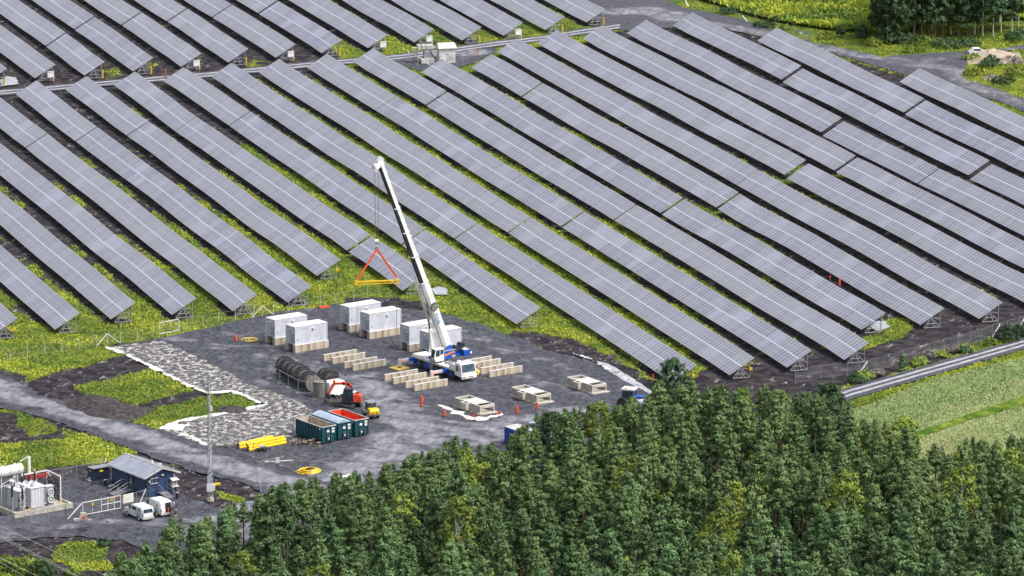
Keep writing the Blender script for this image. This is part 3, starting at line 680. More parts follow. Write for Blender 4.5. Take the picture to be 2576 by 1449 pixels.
pos_ = ['farthest', 'second farthest', 'third farthest', 'fourth farthest', 'fifth farthest', 'nearest, with a pale wooden face']
for k, (s_, R) in enumerate(zip(sp, (1.5, 1.45, 1.45, 1.55, 1.42, 1.42))):
    c = p0.lerp(p1, s_); drum(c, R if k < 5 else 1.3, 1.35 if k not in (3, 4) else 1.6, ay, 'large black cable drum in the fenced row, '+pos_[k], 'drum_dark' if k < 5 else 'wood_grey')
drum(P(*Q(1780, 1262)), 1.05, 2.35, 0, 'grey drum lagged with upright boards, standing beside the white trailer', 'wood_grey', True, 'wood_grey')
for k, (q, R) in enumerate((((1950, 900), 1.25), ((2090, 915), 1.2), ((2100, 1010), 1.1))):
    drum(P(*Q(*q)), R, 1.1, ay, 'smaller cable drum behind the row, '+['left', 'middle', 'right, partly behind the excavator boom'][k], 'drum_dark')
# --- temporary mesh fence panels
def netm():
    m, nt, b = nodes('mesh_wire', .6, .2); b.inputs['Base Color'].default_value = (.45, .46, .48, 1)
    b.inputs['Alpha'].default_value = .07
netm()
def temp_fence(pts, label, h=2.0, mat='galvanised', step=0, infill=True, group=None):
    W = [P(*p) for p in pts]; t = thing('mesh_fence', label, 'fence', W[0], group)
    for p in W:
        mb = MB(); mb.cyl(p, p+Vector((0, 0, h)), .045, n=6, mat=mat); mb.box(p+Vector((0, 0, .05)), (.65, .22, .1), 'concrete'); mb.build('post', None, t)
    mb = MB()
    for a, b in zip(W[:-1], W[1:]):
        for z in (.12, h-.02): mb.bar(a+Vector((0, 0, z)), b+Vector((0, 0, z)), .06)
    mb.build('rail', mat, t)
    if infill:
        mb = MB()
        for a, b in zip(W[:-1], W[1:]): mb.add([a+Vector((0, 0, .15)), b+Vector((0, 0, .15)), b+Vector((0, 0, h-.05)), a+Vector((0, 0, h-.05))], [(0, 1, 2, 3)], 'mesh_wire')
        mb.build('mesh_panel', None, t)
    return t
temp_fence([Q(545, 675), Q(240, 722), Q(560, 862), Q(815, 1003), Q(1110, 1155), Q(1620, 1280)], 'low steel mesh fence around the row of cable drums', 2.05, group='temporary mesh fences')
Wc = lambda x, y: (576.9+x*.10417, 1073.3+y*.10417)
temp_fence([Wc(-60, 510), Wc(240, 625), Wc(590, 745), Wc(915, 840), Wc(1270, 950), Wc(1610, 1085), Wc(1960, 1195), Wc(2465, 1110)], 'steel mesh fence in front of the yellow pipes and the yellow hose coil', 2.2, group='temporary mesh fences')
temp_fence([Wc(-60, 510), Wc(330, 380), Wc(780, 270), Wc(1290, 215), Wc(1560, 180)], 'steel mesh fence behind the yellow pipes, ending at the green skips', 2.2, group='temporary mesh fences')
temp_fence([Wc(680, 1270), Wc(1100, 1180)], 'short mesh fence panel carrying a white notice beside the access road', 2.6, group='temporary mesh fences')
mb = MB(); c = P(*Wc(1170, 1180)); mb.box(c+Vector((0, -.1, 2.3)), (.55, .04, .8), 'white_paint'); tag(mb.build('notice_board'), 'small white notice hanging on the mesh fence beside the access road', 'notice')
temp_fence([Wc(680, 1275), (658, 1245)], 'short leaning fence stay at the road end', 1.2, infill=False)
# --- pipes, hose coil, bits
def pipes(c, yaw, n, L, r, label, mat='yellow'):
    t = thing('pipe_bundle', label, 'pipes', c); Mx = frame(c, yaw); k = 0
    for row, cnt in enumerate(n):
        for i_ in range(cnt):
            mb = MB(Mx); y = (i_-(cnt-1)/2)*2*r; z = r+row*r*1.75; x0 = .12*((k*37) % 5)
            mb.cyl((x0, y, z), (L+x0, y, z), r, n=10, mat=mat, cap=False); mb.cyl((x0+.02, y, z), (L+x0-.02, y, z), r*.85, n=10, mat='black', cap=True); mb.build('pipe', None, t); k += 1
pipes(P(*Wc(190, 535)), math.radians(43), (3, 2), 6.6, .22, 'rear bundle of long yellow pipes inside the fence')
pipes(P(*Wc(420, 590)), math.radians(41), (3, 2, 1), 7.0, .22, 'front bundle of yellow pipes with a dark open end')
t = thing('hose_coil', 'yellow hose coil lying beside the fence corner', 'hose', P(*Wc(1930, 1075)))
rr = random.Random(4)
for k in range(9):
    mb = MB(); R = 1.75-.11*k; mb.ring(P(*Wc(1930+rr.uniform(-20, 20), 1085))+Vector((0, 0, .08+.07*k*.6)), (rr.uniform(-.06, .06), rr.uniform(-.06, .06), 1), R, .075, 26, 5, 'yellow'); mb.build('loop', None, t)
t = thing('hose_coil', 'thin yellow-green cable lying beside the leaning marker post', 'hose', P(628, 855))
for k in range(3):
    mb = MB(); mb.ring(P(628+k*3, 855+k*.4)+Vector((0, 0, .08)), (0, 0, 1), 1.3-.35*k, .06, 22, 5, 'yellow_pale'); mb.build('loop', None, t)
mb = MB(); g = P(*Wc(800, 600))
for k in range(7): mb.box(g+Vector((rr.uniform(-1, 1), rr.uniform(-.8, .8), .2+rr.uniform(0, .3))), (rr.uniform(.4, 1), .3, .3), 'black', rz=rr.uniform(0, 3))
mb.box(g+Vector((-.1, 0, .75)), (.7, .5, .3), 'sheet_white'); mb.bar(g+Vector((-.5, -.3, .7)), g+Vector((1.2, -.2, .8)), .1, mat='galvanised')
for x in (-.2, .9): mb.bar(g+Vector((x, -.3, 0)), g+Vector((x, -.3, .75)), .07, mat='galvanised')
tag(mb.build('trestle'), 'small trestle with black scrap and a white bag in front of the yellow pipes', 'trestle')
for k, (a, b, mt, lb) in enumerate([(Wc(860, 865), Wc(1560, 820), 'sheet_white', 'long pale curved pole lying inside the mesh fence'), (Wc(1140, 780), Wc(1330, 730), 'wood', 'brown plank left of the fence middle'), (Wc(1760, 790), Wc(1940, 825), 'steel_dark', 'dark plank above the hose coil'),
         (Wc(1630, 845), Wc(1790, 865), 'wood', 'brown plank beside the double fence post'), (Wc(2140, 850), Wc(2290, 880), 'wood', 'plank lying behind the right fence panel'), (Wc(1960, 930), Wc(2150, 950), 'wood_grey', 'grey plank just above the hose coil'), (Wc(1360, 810), Wc(1510, 785), 'steel_dark', 'dark batten beside the pale pole')]):
    mb = MB(); mb.bar(P(*a)+Vector((0, 0, .08)), P(*b)+Vector((0, 0, .08)), .18, .1, mt); tag(mb.build('plank'), lb, 'plank')
K = lambda x, y: (724.5+x/12, 1006.2+y/12)
t = thing('pallet_scrap', 'pile of broken pallets and boards at the foot of the first green skip', 'scrap pile', P(*K(300, 1290)))
for k in range(16):
    mb = MB(); c = P(*K(300+rr.uniform(-230, 260), 1290+rr.uniform(-50, 50))); mb.box(c+Vector((0, 0, .1+rr.uniform(0, .3))), (rr.uniform(.7, 1.5), rr.uniform(.1, .25), .08), rr.choice(['wood', 'wood', 'steel_dark', 'wood_grey']), rz=rr.uniform(.2, 1.6), ry=rr.uniform(-.15, .15)); mb.build('board', None, t)
for k, (q, l) in enumerate(((K(675, 1340), 'left'), (K(780, 1300), 'middle'), (K(925, 1410), 'right'))):
    c = P(*q); t = thing('small_spool', 'small wooden cable spool standing at the skips, %s of three' % l, 'spool', c, 'small wooden spools')
    for z in (.05, .6):
        mb = MB(); mb.cyl(c+Vector((0, 0, z)), c+Vector((0, 0, z+.06)), .34, n=12, mat='wood'); mb.build('flange', None, t)
    mb = MB(); mb.cyl(c+Vector((0, 0, .1)), c+Vector((0, 0, .6)), .2, n=10, mat='wood'); mb.build('core', None, t)
# --- skips
def skip(px, label, tarp=False, inner='skip_floor'):
    F0 = P(*px); t = thing('roll_off_skip', label, 'skip', F0, 'green roll-off skips'); Mx = frame(F0, YF)
    L, Wd, H = 6.9, 2.5, 2.6
    mb = MB(Mx); th = .06; z0 = .22
    mb.bb((-L, 0, z0), (0, th, H)); mb.bb((-L, Wd-th, z0), (0, Wd, H)); mb.bb((-L, th, z0), (-L+th, Wd-th, H)); mb.bb((-th, th, z0), (0, Wd-th, H)); mb.build('shell', 'green_skip', t)
    mb = MB(Mx); mb.bb((-L+th, th, .6), (-th, Wd-th, .7), inner)
    if not tarp:
        for a, b in (((-L+th, th, .7), (-th, th+.02, H-.04)), ((-L+th, Wd-th-.02, .7), (-th, Wd-th, H-.04)), ((-L+th, th+.02, .7), (-L+th+.02, Wd-th-.02, H-.04)), ((-th-.02, th+.02, .7), (-th, Wd-th-.02, H-.04))): mb.bb(a, b, inner)
    mb.build('lining', None, t)
    mb = MB(Mx)
    for a, b in (((-L, -.03, H), (0, -.03, H)), ((-L, Wd+.03, H), (0, Wd+.03, H)), ((-L-.03, 0, H), (-L-.03, Wd, H)), ((.03, 0, H), (.03, Wd, H))): mb.bar(a, b, .11)
    mb.build('rim', 'off_white' if not tarp else 'green_skip', t)
    n = 9
    for k in range(n):
        x = -L+.25+(L-.5)*k/(n-1)
        for y0 in (-.1, Wd+.002): mb = MB(Mx); mb.bb((x-.07, y0, .25), (x+.07, y0+.098, H-.1)); mb.build('side_rib', 'green_skip', t)
    mb = MB(Mx)
    for y in (.08, .85, 1.65, 2.42): mb.bb((.002, y-.06, .2), (.12, y+.06, H-.1))
    for z in (.5, .95, 1.4, 1.85):
        mb.bb((.002, .14, z), (.07, .79, z+.06)); mb.bb((.002, 1.71, z), (.07, 2.36, z+.06))
    mb.build('door_frame', 'green_skip', t)
    mb = MB(Mx); mb.bar((.2, .9, .25), (.2, .9, 1.0), .08); mb.bar((.2, 1.6, .25), (.2, 1.6, 1.0), .08); mb.bar((.2, .9, 1.0), (.2, 1.25, 1.3), .08); mb.bar((.2, 1.25, 1.3), (.2, 1.6, 1.0), .08); mb.build('hook_bar', 'steel_dark', t)
    mb = MB(Mx)
    for y, z, a, b in (((1.05), 1.9, .45, .35), (1.95, 2.2, .5, .3), (1.95, 1.75, .45, .35), (1.2, .75, .22, .3)): mb.box((.14, y, z), (.02, a, b))
    mb.box((-.35, -.115, H-.3), (.35, .02, .28)); mb.build('sticker', 'white_paint', t)
    mb = MB(Mx)
    for y in (.7, 1.8): mb.bar((-L, y, .11), (0, y, .11), .18, .22)
    mb.build('skid', 'black', t)
    if tarp:
        mb = MB(Mx); n = 8
        prof = [(Wd*k/n, H+.02+.42*math.sin(math.pi*k/n)) for k in range(n+1)]; vs = [(x, y, z-(.05 if x == -L/2 else 0)) for x in (-L, -L/2, 0) for y, z in prof]
        m_ = n+1; fs = [(r*m_+k, r*m_+k+1, (r+1)*m_+k+1, (r+1)*m_+k) for r in (0, 1) for k in range(n)]+[tuple(range(m_)), tuple(range(2*m_, 3*m_))[::-1]]
        mb.add(vs, fs, 'skip_tarp'); mb.build('tarpaulin', None, t)
skip(K(1020, 1345), 'green roll-off skip with an open top and pale lining, leftmost')
skip(K(1505, 1235), 'green roll-off skip under a domed blue-grey tarpaulin', True)
skip(K(2010, 1135), 'dark green roll-off skip with an open red interior, rightmost', False, 'red_paint')
# --- lattice mast
c = P(529, 1260); t = thing('lattice_mast', 'tall pale lattice mast with a white cabinet near its foot', 'mast', c)
mb = MB(); mb.cyl(c, c+Vector((0, 0, .5)), .55, .45, 12, 'concrete'); mb.build('foot', None, t)
Hm = hgt(529, 1260, 942)
for k in range(3):
    th = 2*math.pi*k/3+.4; a = c+Vector((math.cos(th), math.sin(th), 0))*.42; b_ = c+Vector((math.cos(th), math.sin(th), 0))*.20
    mb = MB(); mb.cyl(a+Vector((0, 0, .4)), b_+Vector((0, 0, Hm)), .06, n=6, mat='galvanised'); mb.build('leg', None, t)
mb = MB(); n = 44
for k in range(n):
    for j in range(3):
        z0 = .5+(Hm-.6)*k/n; z1 = .5+(Hm-.6)*(k+1)/n; f0 = .42-.22*z0/Hm; f1 = .42-.22*z1/Hm; t0 = 2*math.pi*(j+k % 2)/3+.4; t1 = 2*math.pi*(j+1-k % 2)/3+.4
        mb.bar(c+Vector((math.cos(t0)*f0, math.sin(t0)*f0, z0)), c+Vector((math.cos(t1)*f1, math.sin(t1)*f1, z1)), .055)
mb.build('bracing', 'off_white', t)
mb = MB(); mb.box(c+Vector((-.05, -.55, 2.1)), (.8, .4, 1.1), 'white_paint'); mb.box(c+Vector((.55, -.4, 2.1)), (.35, .5, .9), 'white_paint'); mb.build('cabinet', None, t)
mb = MB(); mb.box(c+Vector((-.1, -.5, 3.3)), (.55, .12, 1.0), 'skip_tarp'); mb.build('sign', None, t)
mb = MB(); mb.cyl(c+Vector((0, 0, Hm)), c+Vector((0, 0, Hm+.5)), .3, n=8, mat='off_white'); mb.cyl(c+Vector((.2, 0, 13.2)), c+Vector((.2, 0, 13.9)), .22, n=8, mat='off_white'); mb.build('antenna', None, t)
# --- bollards, block
for q, lb in (((265, 1222), 'black bollard lamp between the blue kiosk and the blue building'), ((446, 1254), 'black bollard lamp right of the blue building'), ((275.5, 1228), 'short black stub at the left corner of the blue building')):
    c = P(*q); t = thing('bollard', lb, 'bollard', c); h = .85 if 'stub' not in lb else .3
    mb = MB(); mb.cyl(c, c+Vector((0, 0, h)), .19, n=12, mat='black'); mb.build('body', None, t)
    mb = MB(); mb.cyl(c+Vector((0, 0, h)), c+Vector((0, 0, h+.05)), .21, n=12, mat='off_white'); mb.build('cap', None, t)
c = P(209, 1307); t = thing('concrete_block', 'small concrete block with a red marking in front of the gate', 'block', c); Mx = frame(c, .1)
mb = MB(Mx); mb.prism([(-.6, 0), (.6, 0), (.45, 1.0), (-.35, 1.0)], -.3, .3, 'concrete'); mb.build('body', None, t)
mb = MB(Mx); mb.prism([(-.25, .25), (.35, .25), (.3, .6), (-.1, .55)], -.33, -.31, 'red_paint'); mb.build('marking', None, t)
mb = MB(Mx); mb.box((-.95, -.5, .15), (.8, .5, .3)); mb.box((.95, -.8, .12), (.6, .5, .25)); mb.build('foot', 'concrete', t)
zone('manhole', [(190, 1330), (212, 1325), (232, 1327), (228, 1335), (200, 1338)], .03, 'earth', 1.0, label='dark patch in the yard')
# ------------------------------------------------------------------ mobile crane
CZ = lambda x, y: ((1480+x/7.1556)*.67083, (1260+y/7.1556)*.67083)
g0 = P(*CZ(1525, 1165)); O = g0+LD*1.35; O.z = 0                       # ground point below the front axle centre
crane = thing('mobile_crane', 'white and blue five-axle mobile crane with its boom raised, on yellow pads', 'crane', O)
Mc = frame(O, YF)
mb = MB(Mc); mb.bb((-10.8, -1.38, 1.45), (.85, 1.38, 1.72), 'off_white'); mb.bb((-10.8, -1.1, 1.72), (-7.6, 1.38, 1.95), 'crane_white'); mb.bb((-10.6, -.55, .75), (1.4, .55, 1.45), 'dark_metal'); mb.build('chassis', None, crane)
mb = MB(Mc)
for x in (-3.1, -2.2, -1.3): mb.bb((x-.35, -.2, 1.73), (x+.3, .9, 1.85+.1*abs(x+2)), 'grey_metal')
mb.bb((-1.0, .3, 1.73), (-.1, 1.2, 2.35), 'crane_white'); mb.cyl((-.9, .55, 2.35), (-.1, .55, 2.35), .3, n=10, mat='crane_white'); mb.bb((0, .5, 2.2), (.7, 1.2, 2.45), 'grey_metal'); mb.build('engine_deck', None, crane)
mb = MB(Mc); mb.prism([(-.7, 1.72), (.84, 1.72), (.84, 2.2), (.5, 2.5), (-.1, 2.45), (-.6, 2.1)], -1.36, -.4, 'crane_white'); mb.build('side_fairing', None, crane)
for x, w_ in ((-10.0, .7), (-6.1, .75), (-.95, .3)):
    mb = MB(Mc); mb.bb((x-w_/2, -1.42, .55), (x+w_/2, -1.0, 1.44)); mb.build('toolbox', 'blue_paint', crane)
mb = MB(Mc)
for z in (.45, .7, .95, 1.2): mb.bar((-5.3, -1.6, z), (-4.9, -1.6, z), .05)
for x in (-5.3, -4.9): mb.bar((x, -1.6, .3), (x, -1.5, 1.7), .07)
mb.build('ladder', 'off_white', crane)
for x in (0, -2.75, -4.25, -7.0, -8.75):
    for s_ in (-1, 1):
        mb = MB(Mc); mb.cyl((x, s_*.98, .74), (x, s_*1.36, .74), .74, n=20, mat='rubber'); wh_ = mb.build('wheel', None, crane)
        mb = MB(Mc); mb.cyl((x, s_*1.33, .74), (x, s_*1.40, .74), .37, n=16, mat='blue_paint'); mb.cyl((x, s_*1.38, .74), (x, s_*1.5, .74), .18, n=10, mat='blue_paint'); mb.build('rim', None, wh_)
# driver's cab
mb = MB(Mc); mb.prism([(.86, .95), (2.35, .8), (2.68, .85), (2.72, 1.45), (2.38, 2.78), (2.15, 2.9), (.86, 2.82)], -1.37, 1.37, 'crane_white'); cab = mb.build('driver_cab', None, crane)
mb = MB(Mc); mb.add([(2.735, -1.22, 1.55), (2.735, 1.22, 1.55), (2.43, 1.18, 2.68), (2.43, -1.18, 2.68)], [(0, 1, 2, 3)], 'glass_dark'); mb.build('windscreen', None, cab)
mb = MB(Mc); mb.add([(1.15, -1.385, 1.6), (1.85, -1.385, 1.5), (1.85, -1.385, 2.5), (1.2, -1.385, 2.5)], [(0, 1, 2, 3)], 'glass_dark'); mb.build('side_window', None, cab)
mb = MB(Mc); mb.bb((2.6, -1.38, .55), (2.85, 1.38, .95), 'crane_white')
for k in range(4): mb.box((2.87, -1.2+.16*k, .78), (.02, .07, .3), 'red_paint', rx=.5)
mb.box((2.87, .3, .8), (.02, .9, .16), 'grey_metal'); mb.build('bumper', None, cab)
mb = MB(Mc); mb.bar((2.5, -1.5, 2.4), (2.75, -1.55, 1.9), .14, .08, 'black'); mb.bar((2.5, 1.5, 2.4), (2.75, 1.55, 1.9), .14, .08, 'black'); mb.build('mirror', None, cab)
# outriggers and pads
def stripes(mb, x, y0, y1, z0, z1):
    n = int(abs(y1-y0)/.22); d = (y1-y0)/n
    for k in range(n):
        a = y0+d*k; mb.add([(x, a, z0), (x, a+d*.35, z0), (x, a+d*.85, z1), (x, a+d*.5, z1)], [(0, 1, 2, 3)], 'red_paint')
for x, ys in ((-10.45, (-3.75, 3.6)), (-1.35, (-4.1, 4.1))):
    for y in ys:
        s_ = 1 if y > 0 else -1
        mb = MB(Mc); mb.bb((x-.22, s_*1.0, .95), (x+.22, s_*2.2, 1.4), 'blue_paint'); mb.bb((x-.18, s_*2.2, .98), (x+.18, y-.001, 1.38), 'crane_white'); stripes(mb, x-.187, s_*2.3, y-s_*.25, 1.0, 1.36); stripes(mb, x+.187, s_*2.3, y-s_*.25, 1.0, 1.36); ob = mb.build('outrigger', None, crane)
        mb = MB(Mc); mb.bb((x-.2, y-.2, .55), (x+.2, y+.2, 1.5), 'crane_white')
        for k in range(4): mb.add([(x+.21, y-.2, .6+.22*k), (x+.21, y+.2, .72+.22*k), (x+.21, y+.2, .82+.22*k), (x+.21, y-.2, .7+.22*k)], [(0, 1, 2, 3)], 'red_paint')
        mb.cyl((x, y, .2), (x, y, .55), .09, n=8, mat='grey_metal'); mb.cyl((x, y, .17), (x, y, .26), .32, n=12, mat='steel_dark'); mb.build('jack', None, ob)
        loc = Mc @ Vector((x, y, 0)); t = thing('outrigger_pad', 'yellow pad under the %s outrigger of the crane' % {(-10.45, -1): 'rear left', (-10.45, 1): 'rear far', (-1.35, -1): 'front near', (-1.35, 1): 'front far'}[(x, s_)], 'pad', loc, 'yellow outrigger pads')
        mb = MB(Mc); mb.box((x, y+s_*.1, .09), (2.3, 2.3, .16), 'yellow_pale', rz=.1); mb.build('plate', None, t)
        mb = MB(Mc); mb.box((x+.3, y-.4, .175), (.35, .3, .012), 'red_paint'); mb.build('handle', None, t)
# superstructure
TT = Mc @ Vector((-5.3, 0, 0)); Ms = frame(TT, math.radians(218))      # x = boom heading, y = its left
mb = MB(Ms); mb.cyl((0, 0, 1.75), (0, 0, 2.05), 1.0, n=20, mat='dark_metal'); mb.bb((-2.6, -.9, 2.05), (1.3, .85, 2.5), 'blue_paint')
mb.prism([(-2.6, 2.5), (-.3, 2.5), (-1.2, 3.9), (-1.9, 4.1)], -.85, -.7, 'blue_paint'); mb.prism([(-2.6, 2.5), (-.3, 2.5), (-1.2, 3.9), (-1.9, 4.1)], .45, .6, 'blue_paint'); sup = mb.build('superstructure', None, crane)
mb = MB(Ms); mb.bb((-2.4, .87, 2.15), (-.1, 1.25, 3.35), 'blue_paint'); mb.bb((-2.4, .7, 3.35), (-.1, 1.27, 3.42), 'grey_metal'); pn = mb.build('side_panel', None, crane)
mb = MB(Ms); mb.add([(-2.15, 1.262, 2.95), (-.35, 1.262, 2.62), (-.2, 1.262, 2.9), (-2.0, 1.262, 3.22)], [(0, 1, 2, 3)], 'yellow')
mb.add([(-2.05, 1.27, 2.98), (-.42, 1.27, 2.68), (-.32, 1.27, 2.86), (-1.95, 1.27, 3.16)], [(0, 1, 2, 3)], 'orange'); mb.box((-1.95, 1.262, 2.45), (.6, .01, .28), 'yellow'); mb.build('lettering_band', None, pn)
mb = MB(Ms); mb.prism([(.1, 2.05), (1.7, 2.05), (2.0, 2.7), (1.75, 4.0), (.1, 4.05)], .55, 1.5, 'crane_white'); oc = mb.build('operator_cab', None, crane)
mb = MB(Ms); mb.add([(.95, 1.512, 2.85), (1.75, 1.512, 2.85), (1.65, 1.512, 3.85), (.95, 1.512, 3.85)], [(0, 1, 2, 3)], 'glass_dark'); mb.add([(.2, 1.512, 3.2), (.85, 1.512, 3.0), (.85, 1.512, 3.85), (.2, 1.512, 3.85)], [(0, 1, 2, 3)], 'glass_dark'); mb.build('side_window', None, oc)
mb = MB(Ms); mb.add([(2.012, .65, 2.7), (2.012, 1.4, 2.7), (1.78, 1.4, 3.9), (1.78, .65, 3.9)], [(0, 1, 2, 3)], 'glass_dark'); mb.build('front_window', None, oc)
mb = MB(Ms); mb.bb((-5.2, -1.4, 2.1), (-3.9, 1.3, 3.0), 'blue_paint'); mb.bb((-5.0, -1.3, 3.0), (-4.0, 1.2, 3.12), 'off_white'); mb.bb((-3.9, -.5, 2.1), (-2.6, .5, 2.5), 'blue_paint')
for y in (-1.1, 1.1): mb.cyl((-5.25, y, 2.5), (-5.25, y+.25, 2.5), .2, n=8, mat='crane_white')
mb.build('counterweight', None, crane)
mb = MB(Ms); mb.cyl((-3.3, -.6, 3.2), (-3.3, .5, 3.2), .48, n=14, mat='dark_metal'); mb.cyl((-4.3, -.6, 3.6), (-4.3, .5, 3.6), .4, n=14, mat='black')
for k in range(8): mb.bar((-3.0-.2*k, -.7+.15*k, 2.6), (-3.6-.15*(k % 3), .6-.1*k, 3.7), .1, mat=('blue_paint' if k % 3 == 0 else 'dark_metal'))
mb.build('winch', None, crane)
# boom
A = Ms @ Vector((-1.6, -.12, 3.75)); h_ = Vector((math.cos(math.radians(218)), math.sin(math.radians(218)), 0))
def on_ray(px, py, frm, hd):
    "point seen at (px,py) lying in the vertical plane through frm with heading hd"
    best = None
    for k in range(6000):
        r = k*.005; q = frm+hd*r; a = pj(q)[0]
        if a <= px: break
    lo, hi = 0., 60.
    for _ in range(40):
        m_ = (lo+hi)/2
        if pj((q.x, q.y, m_))[1] > py: lo = m_
        else: hi = m_
    return Vector((q.x, q.y, lo))
T = on_ray(957, 408, A, h_)
bd = (T-A).normalized(); side = Vector((-h_.y, h_.x, 0)); und = side.cross(bd)        # und: towards the underside?
if und.dot(h_) < 0: und = -und
BL = (T-A).length
print('boom length', BL, 'tip', T)
def boomsec(a, b, w_, d_, name='boom_section', dark=True):
    mb = MB(); ra, rb = A+bd*a, A+bd*b
    pr = [(-w_/2, -d_/2), (w_/2, -d_/2), (w_/2, d_*.2), (w_*.28, d_/2), (-w_*.28, d_/2), (-w_/2, d_*.2)]
    vs = [r+side*u+und*v for r in (ra, rb) for u, v in pr]; n = 6
    fs = [(i, (i+1) % n, n+(i+1) % n, n+i) for i in range(n)]+[tuple(range(n)), tuple(range(n, 2*n))[::-1]]
    mb.add(vs, fs, 'crane_white')
    if dark:
        for u0, v0, u1, v1 in ((-w_*.28, d_/2+.01, w_*.28, d_/2+.01), (w_*.29, d_/2, w_/2+.005, d_*.2)):
            o_ = (und*.006+side*.006)
            mb.add([r+side*u+und*v+o_ for r in (ra+bd*.02, rb-bd*.02) for u, v in ((u0, v0), (u1, v1))], [(0, 1, 3, 2)], 'drum_dark')
    return mb.build(name, None, crane)
def frac(py):   # boom axis parameter at image row py
    lo, hi = 0., 1.
    for _ in range(30):
        m_ = (lo+hi)/2
        if pj(A.lerp(T, m_))[1] > py: lo = m_
        else: hi = m_
    return lo*BL
j = [0]+[frac(y) for y in (708, 643, 583, 522, 412)]
ws = [1.15, 1.02, .92, .83, .75]
for k in range(5):
    boomsec(j[k], j[k+1], ws[k], ws[k]*1.12, dark=k > 0)
    mb = MB(); r = A+bd*j[k+1]; q = ws[k]*.56; 
    for s1 in (-1, 1): mb.bar(r+side*s1*q-und*q, r+side*s1*q+und*q, .12); mb.bar(r-side*q+und*s1*q, r+side*q+und*s1*q, .12)
    if k < 4: mb.build('collar', 'crane_white', crane)
mb = MB(); r = A+bd*j[5]
hd_ = -side*0+h_
mb.bar(r-und*.5+bd*.1, r+und*1.1+bd*.05-Vector((0, 0, .1)), .7, .8, 'crane_white'); mb.bar(r+und*.2+bd*.3, r-und*.6+bd*.9, .5, .7, 'crane_white'); mb.cyl(r+und*1.0-side*.3, r+und*1.0+side*.3, .42, n=14, mat='off_white'); mb.cyl(r-und*.4+bd*.6-side*.3, r-und*.4+bd*.6+side*.3, .38, n=14, mat='off_white')
mb.bar(r-und*.5, r-und*1.1-Vector((0, 0, .2)), .08, mat='off_white'); mb.build('boom_head', None, crane)
# cylinder, reel, stowed jib, lettering
c0 = Ms @ Vector((1.05, -.12, 2.3)); c1 = A+bd*(BL*.30)+und*.65
c1 = A+bd*frac(757)+und*.7
mb = MB(); m_ = c0.lerp(c1, .53); mb.cyl(c0, m_, .23, n=12, mat='crane_white'); mb.cyl(m_, c1, .14, n=10, mat='dark_metal'); mb.build('lift_cylinder', None, crane)
rc = A+bd*frac(770)+side*(.62); nf = side
mb = MB(); mb.ring(rc, nf, .66, .05, 24, 4, 'black'); mb.cyl(rc, rc+nf*.14, .16, n=10, mat='dark_metal')
for k in range(12):
    th = math.pi*k/6; u = (bd*math.cos(th)+und*math.sin(th)); mb.bar(rc+nf*.1+u*.1, rc+nf*.1+u*.66, .05, mat='off_white')
mb.cyl(rc+nf*.01, rc+nf*.06, .62, n=20, mat='navy_dark'); mb.build('cable_reel', None, crane)
jb = MB(); s0 = frac(880); s1 = frac(690); uo = -side*.0
def JP(s_, i, j_): return A+bd*s_-side*(.45*i-.1)+und*(.95+.45*j_)
for i in (0, 1):
    for k_ in (0, 1): jb.bar(JP(s0, i, k_), JP(s1+.4*k_, i, k_), .07)
n = 15
for k in range(n):
    a, b = s0+(s1-s0)*k/n, s0+(s1-s0)*(k+1)/n; e = k % 2
    jb.bar(JP(a, 1, e), JP(b, 1, 1-e), .05); jb.bar(JP(a, e, 0), JP(b, 1-e, 0), .05); jb.bar(JP(a, 0, e), JP(b, 0, 1-e), .05)
jb.build('lattice_jib', 'off_white', crane)
FONT = {'T': ["#####", "..#..", "..#..", "..#..", "..#.."], 'O': [".###.", "#...#", "#...#", "#...#", ".###."], 'R': ["####.", "#...#", "####.", "#..#.", "#...#"],
        'V': ["#...#", "#...#", "#...#", ".#.#.", "..#.."]}
def letters(mb, txt, o, ex, ey, size, mat, nrm):
    cx_ = 0
    for ch in txt:
        for r_, row in enumerate(FONT[ch]):
            for c_, v in enumerate(row):
                if v == '#':
                    p = o+ex*((cx_+c_)*size)-ey*(r_*size)+nrm*.012
                    mb.add([p, p+ex*size*1.02, p+ex*size*1.02-ey*size*1.02, p-ey*size*1.02], [(0, 1, 2, 3)], mat)
        cx_ += 6
mb = MB(); o_ = A+bd*frac(786)+side*(ws[0]/2+.01)-und*(-.38); ey_ = und; 
letters(mb, 'TOR', A+bd*frac(785)+side*(ws[0]/2+.006)+und*(-.05), -bd, -und, .115, 'blue_sticker', side); mb.build('lettering', None, crane)
# ropes, hook block, slings, spreader
def at_x(px, py, yref):
    "point seen at (px,py) in the vertical plane y = yref"
    d = FW+RT*((px-1288)/CAM_F)-UP*((py-724.5)/CAM_F); return Vector((0, 0, CAM_H))+d*(yref/d.y)
hy = T.y+.0
hk = at_x(948, 612, hy)
t = thing('hook_block', 'white hook block hanging on two ropes from the crane boom tip', 'hook', at_x(948, 628, hy))
mb = MB(); mb.box(hk, (.55, .4, .95), 'crane_white'); mb.cyl(hk+Vector((-.3, 0, .3)), hk+Vector((.3, 0, .3)), .38, n=14, mat='off_white'); mb.box(hk-Vector((0, 0, .2)), (.6, .42, .3), 'off_white'); mb.build('body', None, t)
mb = MB(); mb.ring(hk-Vector((0, 0, .85)), (0, 1, 0), .18, .06, 14, 5, 'black'); mb.build('hook', None, t)
for i_, (xa, xb) in enumerate(((943, 943.5), (950, 952.5))):
    mb = MB(); mb.cyl(hk+Vector(((i_-.5)*.4, 0, .5)), at_x(xa+i_*1.5, 432, hy), .035, n=5, mat='steel_dark'); mb.build('rope', None, t)
sl, sr, apex = at_x(899, 706, hy-.6), at_x(998, 700, hy+.6), hk-Vector((0, 0, 1.05))
t = thing('lifting_sling', 'pair of red lifting slings spread from the hook to the yellow beam', 'sling', apex)
